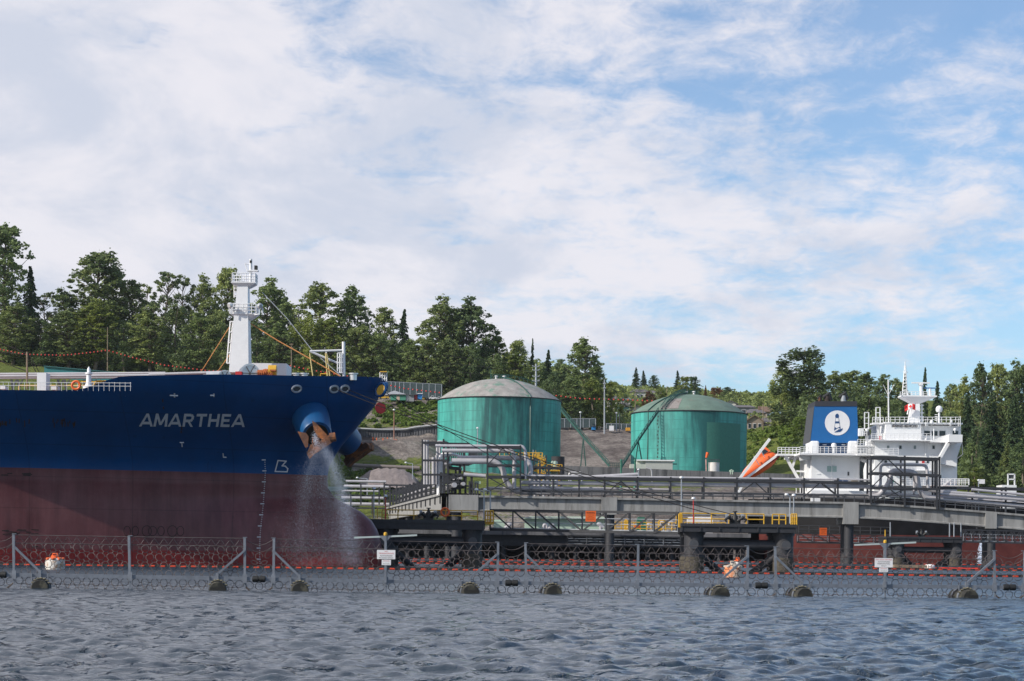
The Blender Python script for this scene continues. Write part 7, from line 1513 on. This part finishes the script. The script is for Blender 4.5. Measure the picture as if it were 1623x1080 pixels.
for (px,top_,wd,lf_m),dsc in zip(G2,desc): tree(px,top_,wd*1.15,628 if px<880 else 622,'dec' if random.random()<.6 else 'bush',lf_m,'lower front tree '+dsc)
G3=[(1300,620,50,LF_DARK,590,'left behind the funnel'),(1375,625,50,LF_DARK,600,'behind the lattice posts'),(1410,630,50,LF_DARK,600,'left of the flag'),(1440,640,40,LF_DARK,590,'behind the flag and mast'),(1480,640,50,LF_CON,580,'behind the large satellite dome'),(1510,650,50,LF_DARK,570,'behind the bridge wing'),(1272,660,44,LF_SHRUB,570,'light green at the foot of the great cottonwood'),(1546,675,44,LF_DARK,530,'between the conifers right of the bridge house'),(1622,700,50,LF_DARK,500,'low at the right frame edge'),(1540,700,36,LF_DARK,510,'low right against the bridge house'),(1380,700,40,LF_DARK,580,'in the gap between casing and bridge house'),(1330,640,60,LF_DARK,590,'behind the funnel')]
for px,top_,wd,lf_m,D,dsc in G3: tree(px,top_,wd,D,'con' if lf_m is LF_CON else 'bush',lf_m,'lower tree '+dsc)
# understorey and shrubs as ground cover
def cover(name,label,regions,mt,sz,cat,seed=1):
    r=np.random.default_rng(seed); C=[]
    for (x0,x1,D0_,D1_,n,rad,hgt) in regions:
        for _ in range(n):
            px=r.uniform(x0,x1); D=r.uniform(D0_,D1_); z=ground(px,D); p=XZ(px,z,D); k=int(r.uniform(60,160)); h=hgt*r.uniform(.4,1.0); rr_=rad*r.uniform(.5,1); d=r.normal(size=(k,3)); d/=np.linalg.norm(d,axis=1)[:,None]; d[:,2]=np.abs(d[:,2])
            C.append(np.array([p.x,p.y,z])+d*(r.random(k)**.4)[:,None]*np.array([rr_,rr_,h]))
    C=np.concatenate(C); me=leaves_mesh(name,C,sz,r,mt,.2); o=bpy.data.objects.new(name,me); col.objects.link(o); tag(o,label,cat,kind='stuff'); return o
cover('woodland_undergrowth','dark undergrowth filling the foot of the left wood',[(-60,900,650,700,650,5,17),(-60,560,640,650,160,4,9)],LF_DARK,.6,'undergrowth',3)
cover('woodland_undergrowth','dark undergrowth filling the wood behind the far tanker',[(1270,1700,560,640,420,5,16),(1520,1700,500,560,120,4,10)],LF_DEEP,.42,'undergrowth',4)
cover('hillside_shrubs','light green shrubs on the slopes and among the houses',[(545,690,556,596,75,1.6,1.4),(600,690,560,600,60,1.6,1.4),(885,905,490,500,12,1.3,1.2),(1185,1300,553,640,170,2.4,1.5),(940,1180,645,700,30,2.2,1.4),(1185,1260,645,680,16,1.6,1.0),(940,1260,780,900,70,3,2.0),(690,880,590,640,60,2,2)],LF_SHRUB,.38,'shrubs',5)
cover('shore_bushes','dense bright bushes on the shore right of the anchors',[(535,572,440,466,60,2.2,3.4),(572,680,442,452,60,1.8,1.8),(540,668,468,486,40,1.2,1.0)],LF_SHRUB,.32,'bushes',6)
cover('skyline_trees','low green tree masses on the distant hill',[(940,1260,960,1040,150,5,3.6),(690,930,760,900,120,6,12)],LF_DEC,.8,'trees',8)
cover('hillside_trees','rounded green bushes between the hillside houses',[(1185,1262,690,860,26,5,6),(1000,1180,800,950,40,6,7),(905,1000,690,860,26,5,6)],LF_DEC,.5,'bushes',11)
# ------------------------------------------------------------------ thin sea haze
a=MB(); a.box(-1300,1500,-60,1330,-4,140); hz=a.build('haze',bpy.data.materials.new('air'),smooth=False); hz['kind']='stuff'; hz['label']='thin pale air over the water and hill'; hz['category']='haze'
mt=hz.data.materials[0]; mt.use_nodes=True; t=mt.node_tree; t.nodes.clear(); o_=t.nodes.new('ShaderNodeOutputMaterial'); pv=t.nodes.new('ShaderNodeVolumePrincipled'); pv.inputs['Color'].default_value=(.80,.86,.96,1); pv.inputs['Density'].default_value=0.000035; pv.inputs['Anisotropy'].default_value=0.2
t.links.new(pv.outputs[0],o_.inputs['Volume'])
